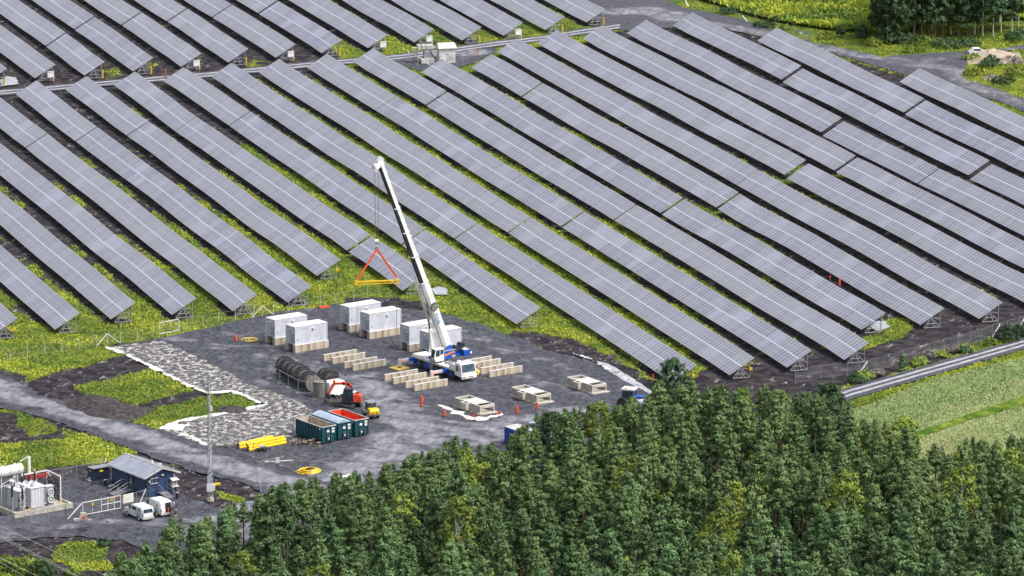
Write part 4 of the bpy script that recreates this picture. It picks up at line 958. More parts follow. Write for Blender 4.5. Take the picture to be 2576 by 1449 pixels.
for q in (sl, sr):
    mb = MB(); mb.bar(apex+Vector((0, 0, .1)), q+Vector((0, 0, .15)), .3, .12, 'sling_red', up=(0, 1, 0)); mb.build('strap', None, t)
sl, sr = at_x(896, 709, hy-.6), at_x(1000, 705, hy+.6)
t = thing('spreader_beam', 'yellow spreader beam hanging from red slings with two long chains', 'spreader beam', (sl+sr)/2)
mb = MB(); mb.bar(sl, sr, .28, .18, 'yellow'); mb.bar(sl-Vector((0, 0, .38)), sr-Vector((0, 0, .38)), .2, .12, 'yellow')
for k in range(9): q = sl.lerp(sr, (k+.5)/9); mb.bar(q-Vector((.25*(1 if k % 2 else -1), 0, .38)), q+Vector((.25*(1 if k % 2 else -1), 0, 0)), .07, mat='orange')
mb.build('girder', None, t)
for q in (sl, sr):
    mb = MB(); mb.box(q-Vector((0, 0, .15)), (.45, .4, .75), 'yellow'); mb.build('end_bracket', None, t)
for q, e in ((sl+Vector((.15, 0, -.4)), (898.6, 817)), (sr+Vector((-.15, 0, -.4)), (997.5, 840))):
    mb = MB(); mb.cyl(q, at_x(*e, q.y), .035, n=5, mat='steel_dark'); mb.build('chain', None, t)
# ------------------------------------------------------------------ excavator
XZ = lambda x, y: (791.6+x/12, 925.7+y/12)
E0 = P(*XZ(1060, 1165)); ex = thing('excavator', 'red and black tracked excavator with a bent red boom, beside the cable drums', 'excavator', E0)
Mx = frame(E0, math.radians(140)); Mu = frame(E0, math.radians(176))
for s_ in (-1, 1):
    mb = MB(Mx); mb.prism([(-1.6, .1), (-1.3, 0), (1.3, 0), (1.6, .15), (1.6, .5), (1.35, .68), (-1.35, .68), (-1.6, .5)], s_*.75-.22, s_*.75+.22, 'black'); tr = mb.build('track', None, ex)
    mb = MB(Mx); yy = s_*.75+.24*s_; mb.cyl((-1.25, yy-.02*s_, .36), (-1.25, yy+.02*s_, .36), .26, n=10); mb.cyl((1.25, yy-.02*s_, .36), (1.25, yy+.02*s_, .36), .24, n=10); mb.bar((-1.0, yy, .36), (1.0, yy, .36), .06, .22); mb.build('track_frame', 'grey_metal', tr)
mb = MB(Mx); mb.bb((-1.0, -.55, .3), (1.0, .55, .75)); mb.build('undercarriage', 'dark_metal', ex)
mb = MB(Mx); mb.bb((1.75, -1.1, .1), (1.9, 1.1, .5)); mb.bar((1.3, .5, .35), (1.8, .5, .3), .12); mb.bar((1.3, -.5, .35), (1.8, -.5, .3), .12); mb.build('blade', 'black', ex)
mb = MB(Mu); mb.cyl((0, 0, .72), (0, 0, .85), .8, n=18, mat='black'); mb.bb((-1.3, -1.05, .85), (1.1, 1.05, 1.1), 'dark_metal'); mb.build('turntable', None, ex)
mb = MB(Mu); mb.prism([(-1.85, 1.0), (-.65, .95), (-.6, 2.0), (-1.4, 2.15), (-1.8, 1.8)], -.15, 1.08, 'red_paint'); mb.prism([(-1.75, 1.1), (-.8, 1.1), (-.8, 1.95), (-1.6, 2.05)], -1.05, -.35, 'red_paint'); mb.box((-1.2, 0, 2.15), (.5, .5, .2), 'black'); mb.build('engine_cover', None, ex)
mb = MB(Mu); mb.prism([(-.55, 1.1), (1.05, 1.1), (1.1, 1.9), (.85, 2.8), (-.5, 2.8)], .05, 1.05, 'black'); cb = mb.build('cab', None, ex)
mb = MB(Mu); mb.add([(.25, 1.06, 1.9), (1.0, 1.06, 1.9), (.8, 1.06, 2.65), (.25, 1.06, 2.65)], [(0, 1, 2, 3)]); mb.add([(-.45, 1.06, 1.9), (.1, 1.06, 1.9), (.1, 1.06, 2.65), (-.45, 1.06, 2.65)], [(0, 1, 2, 3)]); mb.build('side_window', 'glass_dark', cb)
mb = MB(Mu); mb.box((.2, .55, 2.86), (1.3, .9, .1), 'dark_metal'); mb.box((0, .4, 2.95), (.4, .3, .1), 'grey_metal'); mb.build('cab_roof', None, cb)
fy = E0.y+.25
def XP(x, y): return at_x(*XZ(x, y), fy)
mb = MB(); bp = [XP(1110, 700), XP(1095, 560), XP(1010, 480), XP(860, 465), XP(600, 470)]
for a, b, w_ in zip(bp[:-1], bp[1:], (.34, .46, .46, .30)): mb.bar(a, b, .32, w_, 'red_paint', up=(0, 1, 0) if False else (0, 0, 1)); mb.cyl(b-Vector((0, .16, 0)), b+Vector((0, .16, 0)), w_*.5, n=10, mat='red_paint')
mb.build('boom', None, ex)
mb = MB(); mb.bar(XP(585, 365), XP(590, 480), .3, .34, 'red_paint'); mb.bar(XP(590, 470), XP(420, 770), .26, .36, 'red_paint'); mb.build('stick', None, ex)
mb = MB(); mb.cyl(XP(520, 480), XP(400, 700), .07, n=8, mat='off_white'); mb.cyl(XP(1120, 560), XP(1170, 690), .07, n=8, mat='dark_metal'); mb.build('cylinder', None, ex)
mb = MB(); q = XP(390, 850); mb.bar(XP(410, 760), q, .5, .5, 'black'); mb.box(q-Vector((0, 0, .1)), (.8, .8, .45), 'black', ry=.3); mb.build('quick_coupler', None, ex)
for (x, y, yaw, lb) in ((430, 1050, .4, 'loose brown excavator bucket lying in front of the excavator boom'), (650, 1130, 1.2, 'brown grapple bucket lying beside the excavator track')):
    c = P(*XZ(x, y)); t = thing('digger_bucket', lb, 'bucket', c); Mb = frame(c, yaw)
    mb = MB(Mb); mb.prism([(-.6, .05), (.5, 0), (.6, .1), (-.45, .15)], -.6, .6); mb.prism([(-.6, .05), (-.45, .1), (-.5, .75), (-.65, .7)], -.6, .6); mb.prism([(-.6, .05), (.55, .05), (-.5, .72)], -.6, -.52); mb.prism([(-.6, .05), (.55, .05), (-.5, .72)], .52, .6); mb.build('shell', 'steel_dark', t)
    mb = MB(Mb)
    for y_ in (-.45, -.15, .15, .45): mb.bar((.55, y_, .05), (.78, y_, .06), .09, .06)
    mb.build('tooth', 'wood_grey', t)
# white trailer behind the excavator
c = P(*XZ(560, 900)); t = thing('white_trailer', 'small white box trailer with blue marks between the drums and the excavator', 'trailer', c); Mt = frame(c, YF+math.pi/2)
mb = MB(Mt); mb.bb((-.6, .1, .55), (2.2, 1.9, 2.35)); mb.build('box_body', 'white_paint', t)
mb = MB(Mt); mb.bb((-1.7, 1.0, .5), (-.62, 2.3, 2.3)); mb.bb((0.1, -.75, .45), (3.9, .08, .55)); mb.bb((2.3, .1, .45), (3.9, 1.5, .55)); mb.build('side_board', 'white_paint', t)
mb = MB(Mt); mb.box((.3, .085, 2.05), (.4, .02, .25)); mb.box((1.5, .085, 2.1), (.9, .02, .18)); mb.box((-1.3, .99, 1.95), (.4, .02, .3)); mb.build('lettering', 'blue_sticker', t)
for x in (.2, 1.0):
    mb = MB(Mt); mb.cyl((x, -.8, .32), (x, -.62, .32), .32, n=14, mat='rubber'); mb.build('wheel', None, t)
# yellow and grey compact loader
c = P(*XZ(1700, 1490)); ld = thing('compact_loader', 'small loader with a yellow engine hood and grey cab beside the red-lined skip', 'loader', c); Ml = frame(c, math.radians(112))
for x in (-.75, .95):
    for s_ in (-1, 1):
        mb = MB(Ml); mb.cyl((x, s_*.62, .45), (x, s_*.95, .45), .45, n=16, mat='rubber'); wl = mb.build('wheel', None, ld)
        mb = MB(Ml); mb.cyl((x, s_*.94, .45), (x, s_*.98, .45), .2, n=10, mat='off_white'); mb.build('rim', None, wl)
mb = MB(Ml); mb.bb((-1.3, -.55, .4), (1.4, .55, .85), 'dark_metal'); mb.build('chassis', None, ld)
mb = MB(Ml); mb.prism([(-1.65, .8), (-.5, .8), (-.5, 1.6), (-1.3, 1.62), (-1.62, 1.35)], -.72, .72, 'yellow'); hd = mb.build('engine_hood', None, ld)
mb = MB(Ml); mb.box((-1.665, .3, 1.0), (.03, .5, .3), 'red_paint'); mb.box((-1.665, -.3, 1.0), (.03, .4, .2), 'black'); mb.build('grille', None, hd)
mb = MB(Ml); mb.prism([(-1.5, .55), (-.4, .55), (-.4, .8), (-1.6, .8)], -.98, .98, 'grey_metal'); mb.prism([(-.2, .85), (1.1, .85), (1.1, 1.1), (-.2, 1.1)], -.95, .95, 'off_white'); mb.build('mudguard', None, ld)
mb = MB(Ml); mb.prism([(-.5, .9), (.75, .9), (.9, 1.5), (.7, 2.35), (-.45, 2.35)], -.62, .62, 'glass_dark'); cb = mb.build('cab', None, ld)
mb = MB(Ml); mb.box((.1, 0, 2.42), (1.5, 1.4, .12), 'grey_metal'); mb.box((-.5, 0, 2.28), (.1, .4, .14), 'yellow'); mb.build('cab_roof', None, cb)
mb = MB(Ml); mb.bar((.7, .45, 1.2), (2.1, .45, .7), .14, .2, 'off_white'); mb.bar((.7, -.45, 1.2), (2.1, -.45, .7), .14, .2, 'off_white'); mb.bb((2.1, -.75, .3), (2.25, .75, .9), 'steel_dark'); mb.build('loader_arm', None, ld)
# ------------------------------------------------------------------ substation: blue building
Z4 = lambda x, y: (214.7+x*.09907, 1127+y*.09907)
F0 = P(367.8, 1252.2); bld = thing('service_building', 'dark blue service building with a ribbed grey gable roof', 'building', F0)
Mb = frame(F0, YF)        # x forward; the near gable is the face x=0; building runs to x=-9; y from 0 to Wd
L, Wd, H, HRg = 9.0, 5.0, 3.15, 4.05
mb = MB(Mb); mb.bb((-L, 0, .0), (0, Wd, H), 'navy'); mb.M = Mb @ Matrix.Rotation(0, 4, 'Z')
mb.add([(0, 0, H), (0, Wd, H), (0, Wd/2, HRg), (-L, 0, H), (-L, Wd, H), (-L, Wd/2, HRg)], [(0, 1, 2), (3, 5, 4)], 'navy'); wl = mb.build('wall', None, bld)
for x, w_ in ((-.12, .24), (-L+.12, .24), (-4.75, .22), (-3.15, .22)): mb = MB(Mb); mb.bb((x-w_/2, -.03, .4), (x+w_/2, -.002, H-.02), 'navy_dark'); mb.build('corner_board', None, wl)
for y in (.12, Wd-.12): mb = MB(Mb); mb.bb((.002, y-.12, .02), (.03, y+.12, H), 'navy_dark'); mb.build('corner_board', None, wl)
mb = MB(Mb); mb.bb((-L, -.04, .02), (0, -.004, .38), 'navy_dark'); mb.build('base_board', None, wl)
for z in (.95, 1.45, 1.95, 2.45):
    for a_, b_ in (((-L+.25, -.012, z), (-4.9, -.002, z+.035)), ((-3.0, -.012, z), (-.25, -.002, z+.035)), ((.002, .3, z), (.012, 1.4, z+.035))): mb = MB(Mb); mb.bb(a_, b_, 'grey_metal'); mb.build('batten', None, wl)

mb = MB(Mb); mb.bb((-4.5, -.06, .45), (-3.4, -.003, 2.7), 'navy'); mb.box((-3.95, -.075, 1.75), (.28, .02, .5), 'yellow'); mb.box((-3.95, -.075, 1.35), (.24, .02, .3), 'white_paint'); mb.build('door', None, bld)
mb = MB(Mb); mb.bb((.003, 2.0, .45), (.05, 3.3, 2.75), 'navy_dark'); mb.bb((.05, 2.12, .5), (.07, 3.18, 2.6), 'navy'); mb.box((.1, 2.2, 1.5), (.06, .1, .14), 'white_paint'); mb.build('door', None, bld)
def slope(y0, z0, y1, z1, mat, nm, ribs):
    mb = MB(Mb); x0, x1 = -L-.45, .5; dn = Vector((0, -(z1-z0), (y1-y0))).normalized()
    if dn.z < 0: dn = -dn
    a = [(x0, y0, z0), (x1, y0, z0), (x1, y1, z1), (x0, y1, z1)]; t_ = dn*.09
    mb.add(a+[tuple(Vector(q)+t_) for q in a], [(0, 1, 2, 3), (7, 6, 5, 4), (0, 4, 5, 1), (1, 5, 6, 2), (2, 6, 7, 3), (3, 7, 4, 0)], mat)
    for k in range(ribs+1):
        x = x0+.05+(x1-x0-.1)*k/ribs; o_ = dn*.115; mb.bar(Vector((x, y0, z0))+o_, Vector((x, y1, z1))+o_, .07, .06, 'vent_grey')
    return mb.build(nm, None, bld)
e_ = .55; dz = (HRg-H)/(Wd/2)*e_
rf = slope(-e_, H-dz+.02, Wd/2, HRg+.02, 'roof_grey', 'roof', 19); M('roof_rust', (.34, .34, .36), (.42, .36, .28), .5, .6, stretch=(1, 2.5, 1)); slope(Wd+e_, H-dz+.02, Wd/2, HRg+.02, 'roof_rust', 'roof', 24)
mb = MB(Mb); mb.bar((-L-.45, -e_-.05, H-dz+.02), (.5, -e_-.05, H-dz+.02), .12, .16); mb.bar((.53, -e_, H-dz+.03), (.53, Wd/2, HRg+.05), .06, .22); mb.bar((.53, Wd+e_, H-dz+.03), (.53, Wd/2, HRg+.05), .06, .22); mb.bar((-L-.3, Wd/2, HRg+.14), (.4, Wd/2, HRg+.14), .2, .05); mb.build('gutter', 'off_white', rf)
for x, y in ((-2.0, 3.4), (-2.4, 4.0), (-3.3, 3.2)):
    mb = MB(Mb); z = HRg-(y-Wd/2)*(HRg-H)/(Wd/2); mb.cyl((x, y, z), (x, y, z+.45), .14, n=10, mat='white_paint'); mb.build('vent_pipe', None, rf)
def rail(pts, nm='handrail', par=bld, r=.035):
    mb = MB(Mb); mb.tube([Mb @ Vector(p) for p in []] or [Vector(p) for p in pts], r, 6, 'galvanised'); return mb.build(nm, None, par)
for x0 in (-4.9, -3.0): rail([(x0, -3.1, .2), (x0, -3.1, 1.0), (x0, -1.2, 1.75), (x0, -.1, 1.75), (x0, -.1, .6)]); rail([(x0, -3.1, .55), (x0, -1.2, 1.25), (x0, -.1, 1.25)])
mb = MB(Mb)
for k in range(5): mb.bb((-4.85, -1.3-.4*(k+1)+.01, .42-.08*k-.05), (-3.05, -1.3-.4*k, .47-.08*k))
mb.bb((-4.85, -1.3, .42), (-3.05, -.07, .5)); mb.build('stair', 'grey_metal', bld)
for y0 in (1.9, 3.4): rail([(.15, y0, .4), (.15, y0, 1.6), (.9, y0, 1.6), (2.3, y0, .9), (2.3, y0, .1)]); rail([(.15, y0, 1.05), (.9, y0, 1.05), (2.3, y0, .5)])
mb = MB(Mb); mb.bb((.08, 1.95, .4), (1.0, 3.35, .48))
for k in range(4): mb.bb((1.0+.35*k, 1.95, .33-.09*k), (1.33+.35*k, 3.35, .38-.09*k))
mb.build('stair', 'grey_metal', bld)
mb = MB(Mb); mb.bb((.03, 4.1, 1.25), (.55, 4.95, 1.95), 'off_white'); mb.cyl((.551, 4.52, 1.6), (.57, 4.52, 1.6), .27, n=14, mat='grey_metal'); mb.build('heat_pump', None, bld)
mb = MB(Mb); mb.box((.4, 4.55, 2.15), (.95, 1.15, .07), 'white_paint', ry=.25); mb.box((.4, 4.55, 1.12), (.9, 1.1, .06), 'white_paint'); mb.bar((.8, 4.1, 1.1), (.8, 4.1, 0), .06, mat='galvanised'); mb.bar((.8, 5.0, 1.1), (.8, 5.0, 0), .06, mat='galvanised'); mb.bar((.06, 4.75, 2.2), (.06, 4.75, 2.9), .14, mat='white_paint'); mb.build('pump_shelf', None, bld)
mb = MB(Mb)
for y in (1.0, 1.6):
    mb.bar((.12, y, 1.8), (.12, y, 3.5), .06, mat='galvanised')
    for z in (1.95, 2.7): mb.bar((.2, y-.35, z), (.2, y+.35, z), .09, mat='off_white')
mb.cyl((.1, .55, 2.3), (.22, .55, 2.3), .17, n=10, mat='off_white'); mb.build('antenna_bracket', None, bld)
mb = MB(Mb); mb.box((.09, 2.75, 2.98), (.15, .35, .2), 'white_paint'); mb.build('lamp', None, bld)
for q in ((-L-.25, -.2, 2.9), (-L-.1, -.3, 2.55), (-3.6, -.15, 2.95)):
    mb = MB(Mb); mb.box(q, (.28, .2, .2), 'white_paint'); mb.build('lamp', None, bld)
mb = MB(Mb); mb.bb((-L-.3, -.35, .0), (-6.8, -.045, .06), 'concrete'); mb.build('plinth', None, bld)
# blue kiosk
F0 = P(235, 1211.2); t = thing('cable_kiosk', 'small dark blue kiosk with a mono-pitch roof and yellow warning signs', 'kiosk', F0); Mk = frame(F0, YF)
mb = MB(Mk); mb.bb((-1.6, 0, 0), (0, 2.85, 1.7), 'navy'); mb.bb((.001, .05, .1), (.015, 2.8, 1.65), 'navy_dark'); mb.build('cabinet', None, t)
mb = MB(Mk); mb.box((-.75, 1.42, 1.86), (2.0, 3.25, .1), 'grey_metal', ry=-.06); mb.box((-1.68, 1.42, 1.82), (.08, 3.3, .26), 'black'); mb.box((-.75, -.2, 1.8), (2.0, .06, .2), 'black'); mb.build('roof', None, t)
for c_, d_ in (((.03, 1.35, 1.4), (.03, .55, .3)), ((-.8, -.03, 1.45), (.4, .03, .25))):
    mb = MB(Mk); mb.box(c_, d_, 'yellow'); mb.build('warning_sign', None, t)
mb = MB(Mk); mb.box((-.9, -.3, .1), (1.1, .5, .12), 'concrete'); mb.box((-.9, -.1, .28), (.3, .18, .3), 'white_paint'); mb.build('foot', None, t)
# power transformer on its pad
Zt = lambda x, y: (x/12, 1140.4+y/12)
S0 = P(37.5, 1304); t = thing('transformer_pad', 'pale concrete pad carrying the white power transformer', 'pad', S0); Mp = frame(S0, YF+math.pi/2)   # x towards right, y away-left
mb = MB(Mp); mb.bb((0, 0, 0), (9.6, .35, .75)); mb.bb((0, 7.0, 0), (9.6, 7.35, .75)); mb.bb((0, .35, 0), (.35, 7.0, .75)); mb.bb((9.25, .35, 0), (9.6, 7.0, .75)); mb.build('kerb', 'concrete', t)
mb = MB(Mp); mb.bb((.35, .35, 0), (9.25, 7.0, .5), 'concrete'); mb.build('floor', None, t)
mb = MB(Mp); mb.bb((6.2, 1.2, .5), (7.2, 1.7, .75), 'grey_metal'); mb.build('sump_cover', None, t)
mb = MB(Mp); mb.box((2.3, -.12, 1.0), (.3, .06, .25), 'yellow')
mb.box((7.3, -.12, 1.1), (.3, .06, .25), 'yellow'); mb.bar((1.2, -.1, .95), (9.0, -.1, 1.12), .05, mat='galvanised'); mb.build('warning_sign', None, t)
M('transformer_white', (.66, .67, .70), (.56, .57, .62), .8, .45)
tr = thing('power_transformer', 'large white power transformer with cooling fans, bushings and a round oil tank', 'transformer', Mp @ Vector((4, 3, .5)))
mb = MB(Mp); mb.prism([(1.6, .6), (6.3, .6), (6.3, 3.2), (1.6, 3.2)], 2.3, 4.8, 'transformer_white'); mb.bb((1.5, 2.2, 3.2), (6.4, 4.9, 3.35), 'transformer_white'); mb.build('tank', None, tr)
mb = MB(Mp); n = 8; mb.prism([(3.3, .7), (5.5, .7), (5.5, 3.55), (3.3, 3.55)], 1.0, 2.29, 'transformer_white'); mb.cyl((4.4, 1.7, 3.56), (4.4, 1.7, 4.1), .75, .55, 14, 'transformer_white')
for x in (3.5, 4.0, 4.5, 5.0, 5.4): mb.bar((x, .97, .8), (x, .97, 3.4), .06, mat='transformer_white')
mb.bb((3.2, .9, 3.56), (5.6, 2.2, 3.64), 'transformer_white'); mb.build('switch_housing', None, tr)
for x0 in (1.3, 6.0):
    mb = MB(Mp)
    for k in range(8): mb.bb((x0+.12+k*.13, 1.3, 1.0), (x0+.17+k*.13, 2.1, 3.3), 'transformer_white')
    mb.bb((x0, 1.25, 3.31), (x0+1.25, 2.2, 3.4), 'transformer_white'); mb.bb((x0, 1.28, .8), (x0+1.25, 1.32, 3.3), 'vent_grey'); rd = mb.build('radiator', None, tr)
    for z in (1.5, 2.55):
        mb = MB(Mp); cx_, cy_ = x0+.62, 1.05; mb.ring((cx_, cy_, z), (0, 1, 0), .46, .07, 18, 5, 'white_paint'); mb.cyl((cx_, cy_-.06, z), (cx_, cy_+.05, z), .14, n=10, mat='white_paint'); mb.cyl((cx_, cy_+.12, z), (cx_, cy_+.18, z), .46, n=18, mat='grey_metal')
        for k in range(5):
            a = 2*math.pi*k/5; mb.bar((cx_, cy_, z), (cx_+.42*math.cos(a), cy_, z+.42*math.sin(a)), .09, .03, 'white_paint')
        mb.build('fan', None, rd)
mb = MB(Mp)
for k in range(12): mb.bb((.3+k*.5, 4.9, 1.0), (.4+k*.5, 5.7, 3.3), 'transformer_white')
mb.bb((.2, 4.85, 3.31), (6.3, 5.8, 3.38), 'transformer_white'); mb.build('radiator', None, tr)
mb = MB(Mp); mb.cyl((-1.0, 4.2, 5.7), (3.7, 4.2, 5.9), .72, n=20, mat='white_paint')
for x in (0, 1.5, 3.0): mb.ring((x, 4.2, 5.75+.04*x), (1, 0, 0), .73, .05, 18, 4, 'off_white')
for x in (.5, 2.6): mb.cyl((x, 4.2, 6.4), (x, 4.2, 6.7), .15, n=8, mat='white_paint')
mb.build('oil_tank', None, tr)
mb = MB(Mp)
for x in (.2, 2.9):
    for y in (3.9, 4.5): mb.bar((x, y, 3.35), (x, y, 5.2), .12, mat='transformer_white')
mb.bar((.2, 3.9, 4.0), (2.9, 3.9, 5.0), .08, mat='transformer_white'); mb.build('tank_stand', None, tr)
for (x, y, h) in ((4.4, 1.7, 2.0), (3.0, 2.9, 1.9), (1.8, 3.1, 1.9), (3.9, 4.3, 1.5), (5.0, 4.3, 1.4)):
    mb = MB(Mp); zb = 4.1 if x == 4.4 else 3.35; mb.cyl((x, y, zb), (x, y, zb+.35), .28, .2, 12, 'transformer_white'); bu = mb.build('bushing', None, tr)
    mb = MB(Mp); 
    mb.cyl((x, y, zb+.35), (x, y, zb+.35+h*.7), .12, .09, 10, 'black')
    for k in range(9): z = zb+.4+h*.7*k/9; mb.cyl((x, y, z), (x, y, z+.04), .19, .12, 10, 'black')
    mb.build('insulator', None, bu)
    mb = MB(Mp); mb.cyl((x, y, zb+.35+h*.7), (x, y, zb+.6+h*.7), .1, n=8, mat='white_paint'); mb.build('cap', None, bu)
for k, (x, y, h) in enumerate(((.2, 1.0, 4.9), (1.6, .5, 4.3))):
    c = Mp @ Vector((x, y, .5)); a_ = thing('surge_arrester', 'grey post with a black insulator and white head, %s of the transformer' % ['far left', 'front left'][k], 'arrester', c, 'surge arresters beside the transformer')
    mb = MB(Mp); mb.cyl((x, y, .5), (x, y, h-2.1), .15, n=10, mat='grey_metal'); mb.bb((x-.3, y-.1, h-2.15), (x+.3, y+.1, h-2.05), 'grey_metal'); mb.build('post', None, a_)
    mb = MB(Mp); mb.cyl((x, y, h-2.05), (x, y, h-.3), .16, .14, 10, 'black'); mb.build('insulator', None, a_)
    mb = MB(Mp); mb.cyl((x, y, h-.3), (x, y, h+.15), .26, .32, 12, 'off_white'); mb.cyl((x, y, h+.15), (x, y, h+.4), .4, n=12, mat='white_paint'); mb.build('head', None, a_)
    mb = MB(Mp); pts = [(x, y, h+.3), (x+1.0, y+.8, h+.6), (x+1.8, y+1.8, h+.2)]; mb.tube([Vector(p) for p in pts], .04, 5, 'off_white'); mb.build('lead', None, a_)
c = P(*Zt(930, 1180)); t = thing('arm_post', 'tall white post with a thin arm behind the power transformer', 'post', Mp @ Vector((6.2, 6.2, .5)))
mb = MB(Mp); mb.cyl((6.2, 6.2, .5), (6.2, 6.2, 4.4), .12, n=8); mb.cyl((6.2, 6.2, 4.4), (6.2, 6.2, 6.7), .24, n=10); mb.bar((6.2, 6.2, 6.75), (4.6, 6.0, 6.3), .09); mb.build('pole', 'white_paint', t)
t = thing('cable_portal', 'white portal frame with dark tube bars and red insulators right of the transformer', 'frame', Mp @ Vector((9, 4, .5)))
mb = MB(Mp)
for x, y in ((7.2, 5.9), (9.0, 5.9), (9.0, 2.3)): mb.bar((x, y, .5), (x, y, 4.3 if y > 3 else 4.2), .14)
mb.bar((5.2, 5.9, 4.3), (9.0, 5.9, 4.35), .16); mb.bar((9.0, 5.9, 4.35), (9.0, 2.3, 4.2), .14)
for z in (1.4, 2.3, 3.2): mb.bar((9.0, 5.9, z), (9.0, 2.3, z), .1)
mb.bar((9.05, 5.9, 4.35), (11.4, 6.4, .1), .1); mb.build('portal', 'white_paint', t)
mb = MB(Mp)
for k in range(8): mb.bar((8.9, 2.6+.42*k, .6), (8.9, 2.6+.42*k, 3.7), .13, mat='navy_dark')
mb.build('tube_bar', None, t)
mb = MB(Mp)
for k in range(9):
    for i_ in range(2): mb.cyl((5.4+.4*k, 5.0+.5*i_, 3.7), (5.4+.4*k, 5.0+.5*i_, 4.15), .12, n=8, mat='red_insulator')
mb.build('insulator', None, t)
# vans
VM = lambda x, y: (295.2+x*.0625, 1220.9+y*.0625)
def van(px, label, yaw, high=0., open_door=False):
    "px = ground point under the rear left wheel"
    g = P(*px); t = thing('white_van', label, 'van', g, 'white service vans'); Mv = frame(g, yaw) @ Matrix.Translation((0, -.95, 0))   # x forward, left side at +y=.95
    Wh, xr, xf = .95, -.95, 4.25
    prof = [(xr, .35), (xf-.1, .35), (xf, .75), (xf-.12, 1.1), (xf-1.1, 1.28), (xf-1.9, 1.88+high), (xf-2.4, 1.98+high), (xr+.3, 1.98+high), (xr+.1, 1.85+high), (xr-.03, .9)]
    mb = MB(Mv)
    mb.prism(prof, -Wh, Wh, 'white_paint'); body = mb.build('body', None, t)
    bm = bmesh.new(); bm.from_mesh(body.data); bmesh.ops.bevel(bm, geom=[e for e in bm.edges if e.calc_face_angle(0) > .8], offset=.09, segments=2, affect='EDGES'); bm.to_mesh(body.data); bm.free()
    def side(pts, mat, nm, off=.006, sgn=1): mb = MB(Mv); mb.add([(x, sgn*(Wh+off), z) for x, z in pts], [tuple(range(len(pts)))], mat); return mb.build(nm, None, t)
    side([(2.1, 1.3), (3.15, 1.3), (2.55, 1.78+high*.6), (2.2, 1.82+high*.6)], 'glass_dark', 'side_window')
    if not open_door: side([(.75, 1.28), (1.95, 1.3), (1.95, 1.8), (.75, 1.8)], 'glass_dark', 'side_window')
    mb = MB(Mv); mb.add([(xf-1.13, -.8, 1.32), (xf-1.13, .8, 1.32), (xf-1.86, .72, 1.86+high), (xf-1.86, -.72, 1.86+high)], [(0, 1, 2, 3)], 'glass_dark'); w_ = mb.build('windscreen', None, t); w_.location = Vector((0, 0, .02))
    # side marks: dark arch above, blue V below
    mb = MB(Mv); y = Wh+.008
    for pts, mt in (([(.62, 1.05), (.45, 1.05), (.25, 1.62), (.1, 1.72), (.0, 1.62), (.12, 1.50)], 'navy'), ([(-.28, .95), (-.42, .95), (-.12, 1.66), (.1, 1.72), (.1, 1.5), (.0, 1.52)], 'navy_dark')):
        mb.add([(x, y, z) for x, z in pts], [tuple(range(len(pts)))], mt)
    for pts, mt in (([(1.05, 1.12), (.82, 1.12), (.45, .55), (.6, .4)], 'skip_tarp'), ([(.62, .45), (.42, .42), (.1, 1.1), (.34, 1.12)], 'blue_paint')):
        mb.add([(x, y+.002, z) for x, z in pts], [tuple(range(4))], mt)
    mb.box((-.2, y, .82), (.5, .004, .07), 'vent_grey'); mb.build('side_mark', None, body)
    for x in (0, 3.3):
        for s_ in (1, -1):
            mb = MB(Mv); mb.cyl((x, s_*.74, .36), (x, s_*.985, .36), .36, n=18, mat='rubber'); wh_ = mb.build('wheel', None, t)
            mb = MB(Mv); mb.cyl((x, s_*.96, .36), (x, s_*1.0, .36), .25, n=14, mat='off_white'); mb.build('rim', None, wh_)
    for s_ in (-1, 1):
        mb = MB(Mv); mb.box((xr-.03, s_*.86, 1.0), (.08, .12, .5), 'steel_dark'); mb.build('tail_light', None, t)
        mb = MB(Mv); mb.box((2.75, s_*1.08, 1.35), (.15, .22, .25), 'white_paint'); mb.build('mirror', None, t)
    if not open_door:
        mb = MB(Mv); mb.add([(xr-.01, -.75, 1.25), (xr-.01, .75, 1.25), (xr+.105, .7, 1.75), (xr+.105, -.7, 1.75)], [(0, 1, 2, 3)], 'glass_dark'); w_ = mb.build('rear_window', None, t); w_.location = FD*.03
    else:
        mb = MB(Mv); mb.bb((xr-.06, -.72, .55), (xr-.02, .12, 1.8+high), 'black'); mb.box((xr-.08, -.3, 1.0), (.04, .2, .6), 'red_paint'); mb.build('load_opening', None, t)
        mb = MB(Mv); mb.box((xr-.45, -.98, 1.2+high/2), (.85, .06, 1.35+high), 'white_paint', rz=-.25); mb.box((xr-.45, -1.0, 1.55+high), (.6, .08, .4), 'glass_dark', rz=-.25); mb.build('rear_door', None, t)
    mb = MB(Mv); mb.bb((xr-.1, -.9, .32), (xr+.05, .9, .62), 'off_white'); mb.build('bumper', None, t)
    mb = MB(Mv); mb.bb((xr+.1, -.8, .18), (xf-.2, .8, .36), 'black'); mb.build('underbody', None, t)
yv = math.radians(124)
van(VM(870, 1425), 'white van with closed rear door, in front of the sign board', yv)
van(VM(1600, 1245), 'taller white van with an open rear door, nearer the blue building', yv, .25, True)
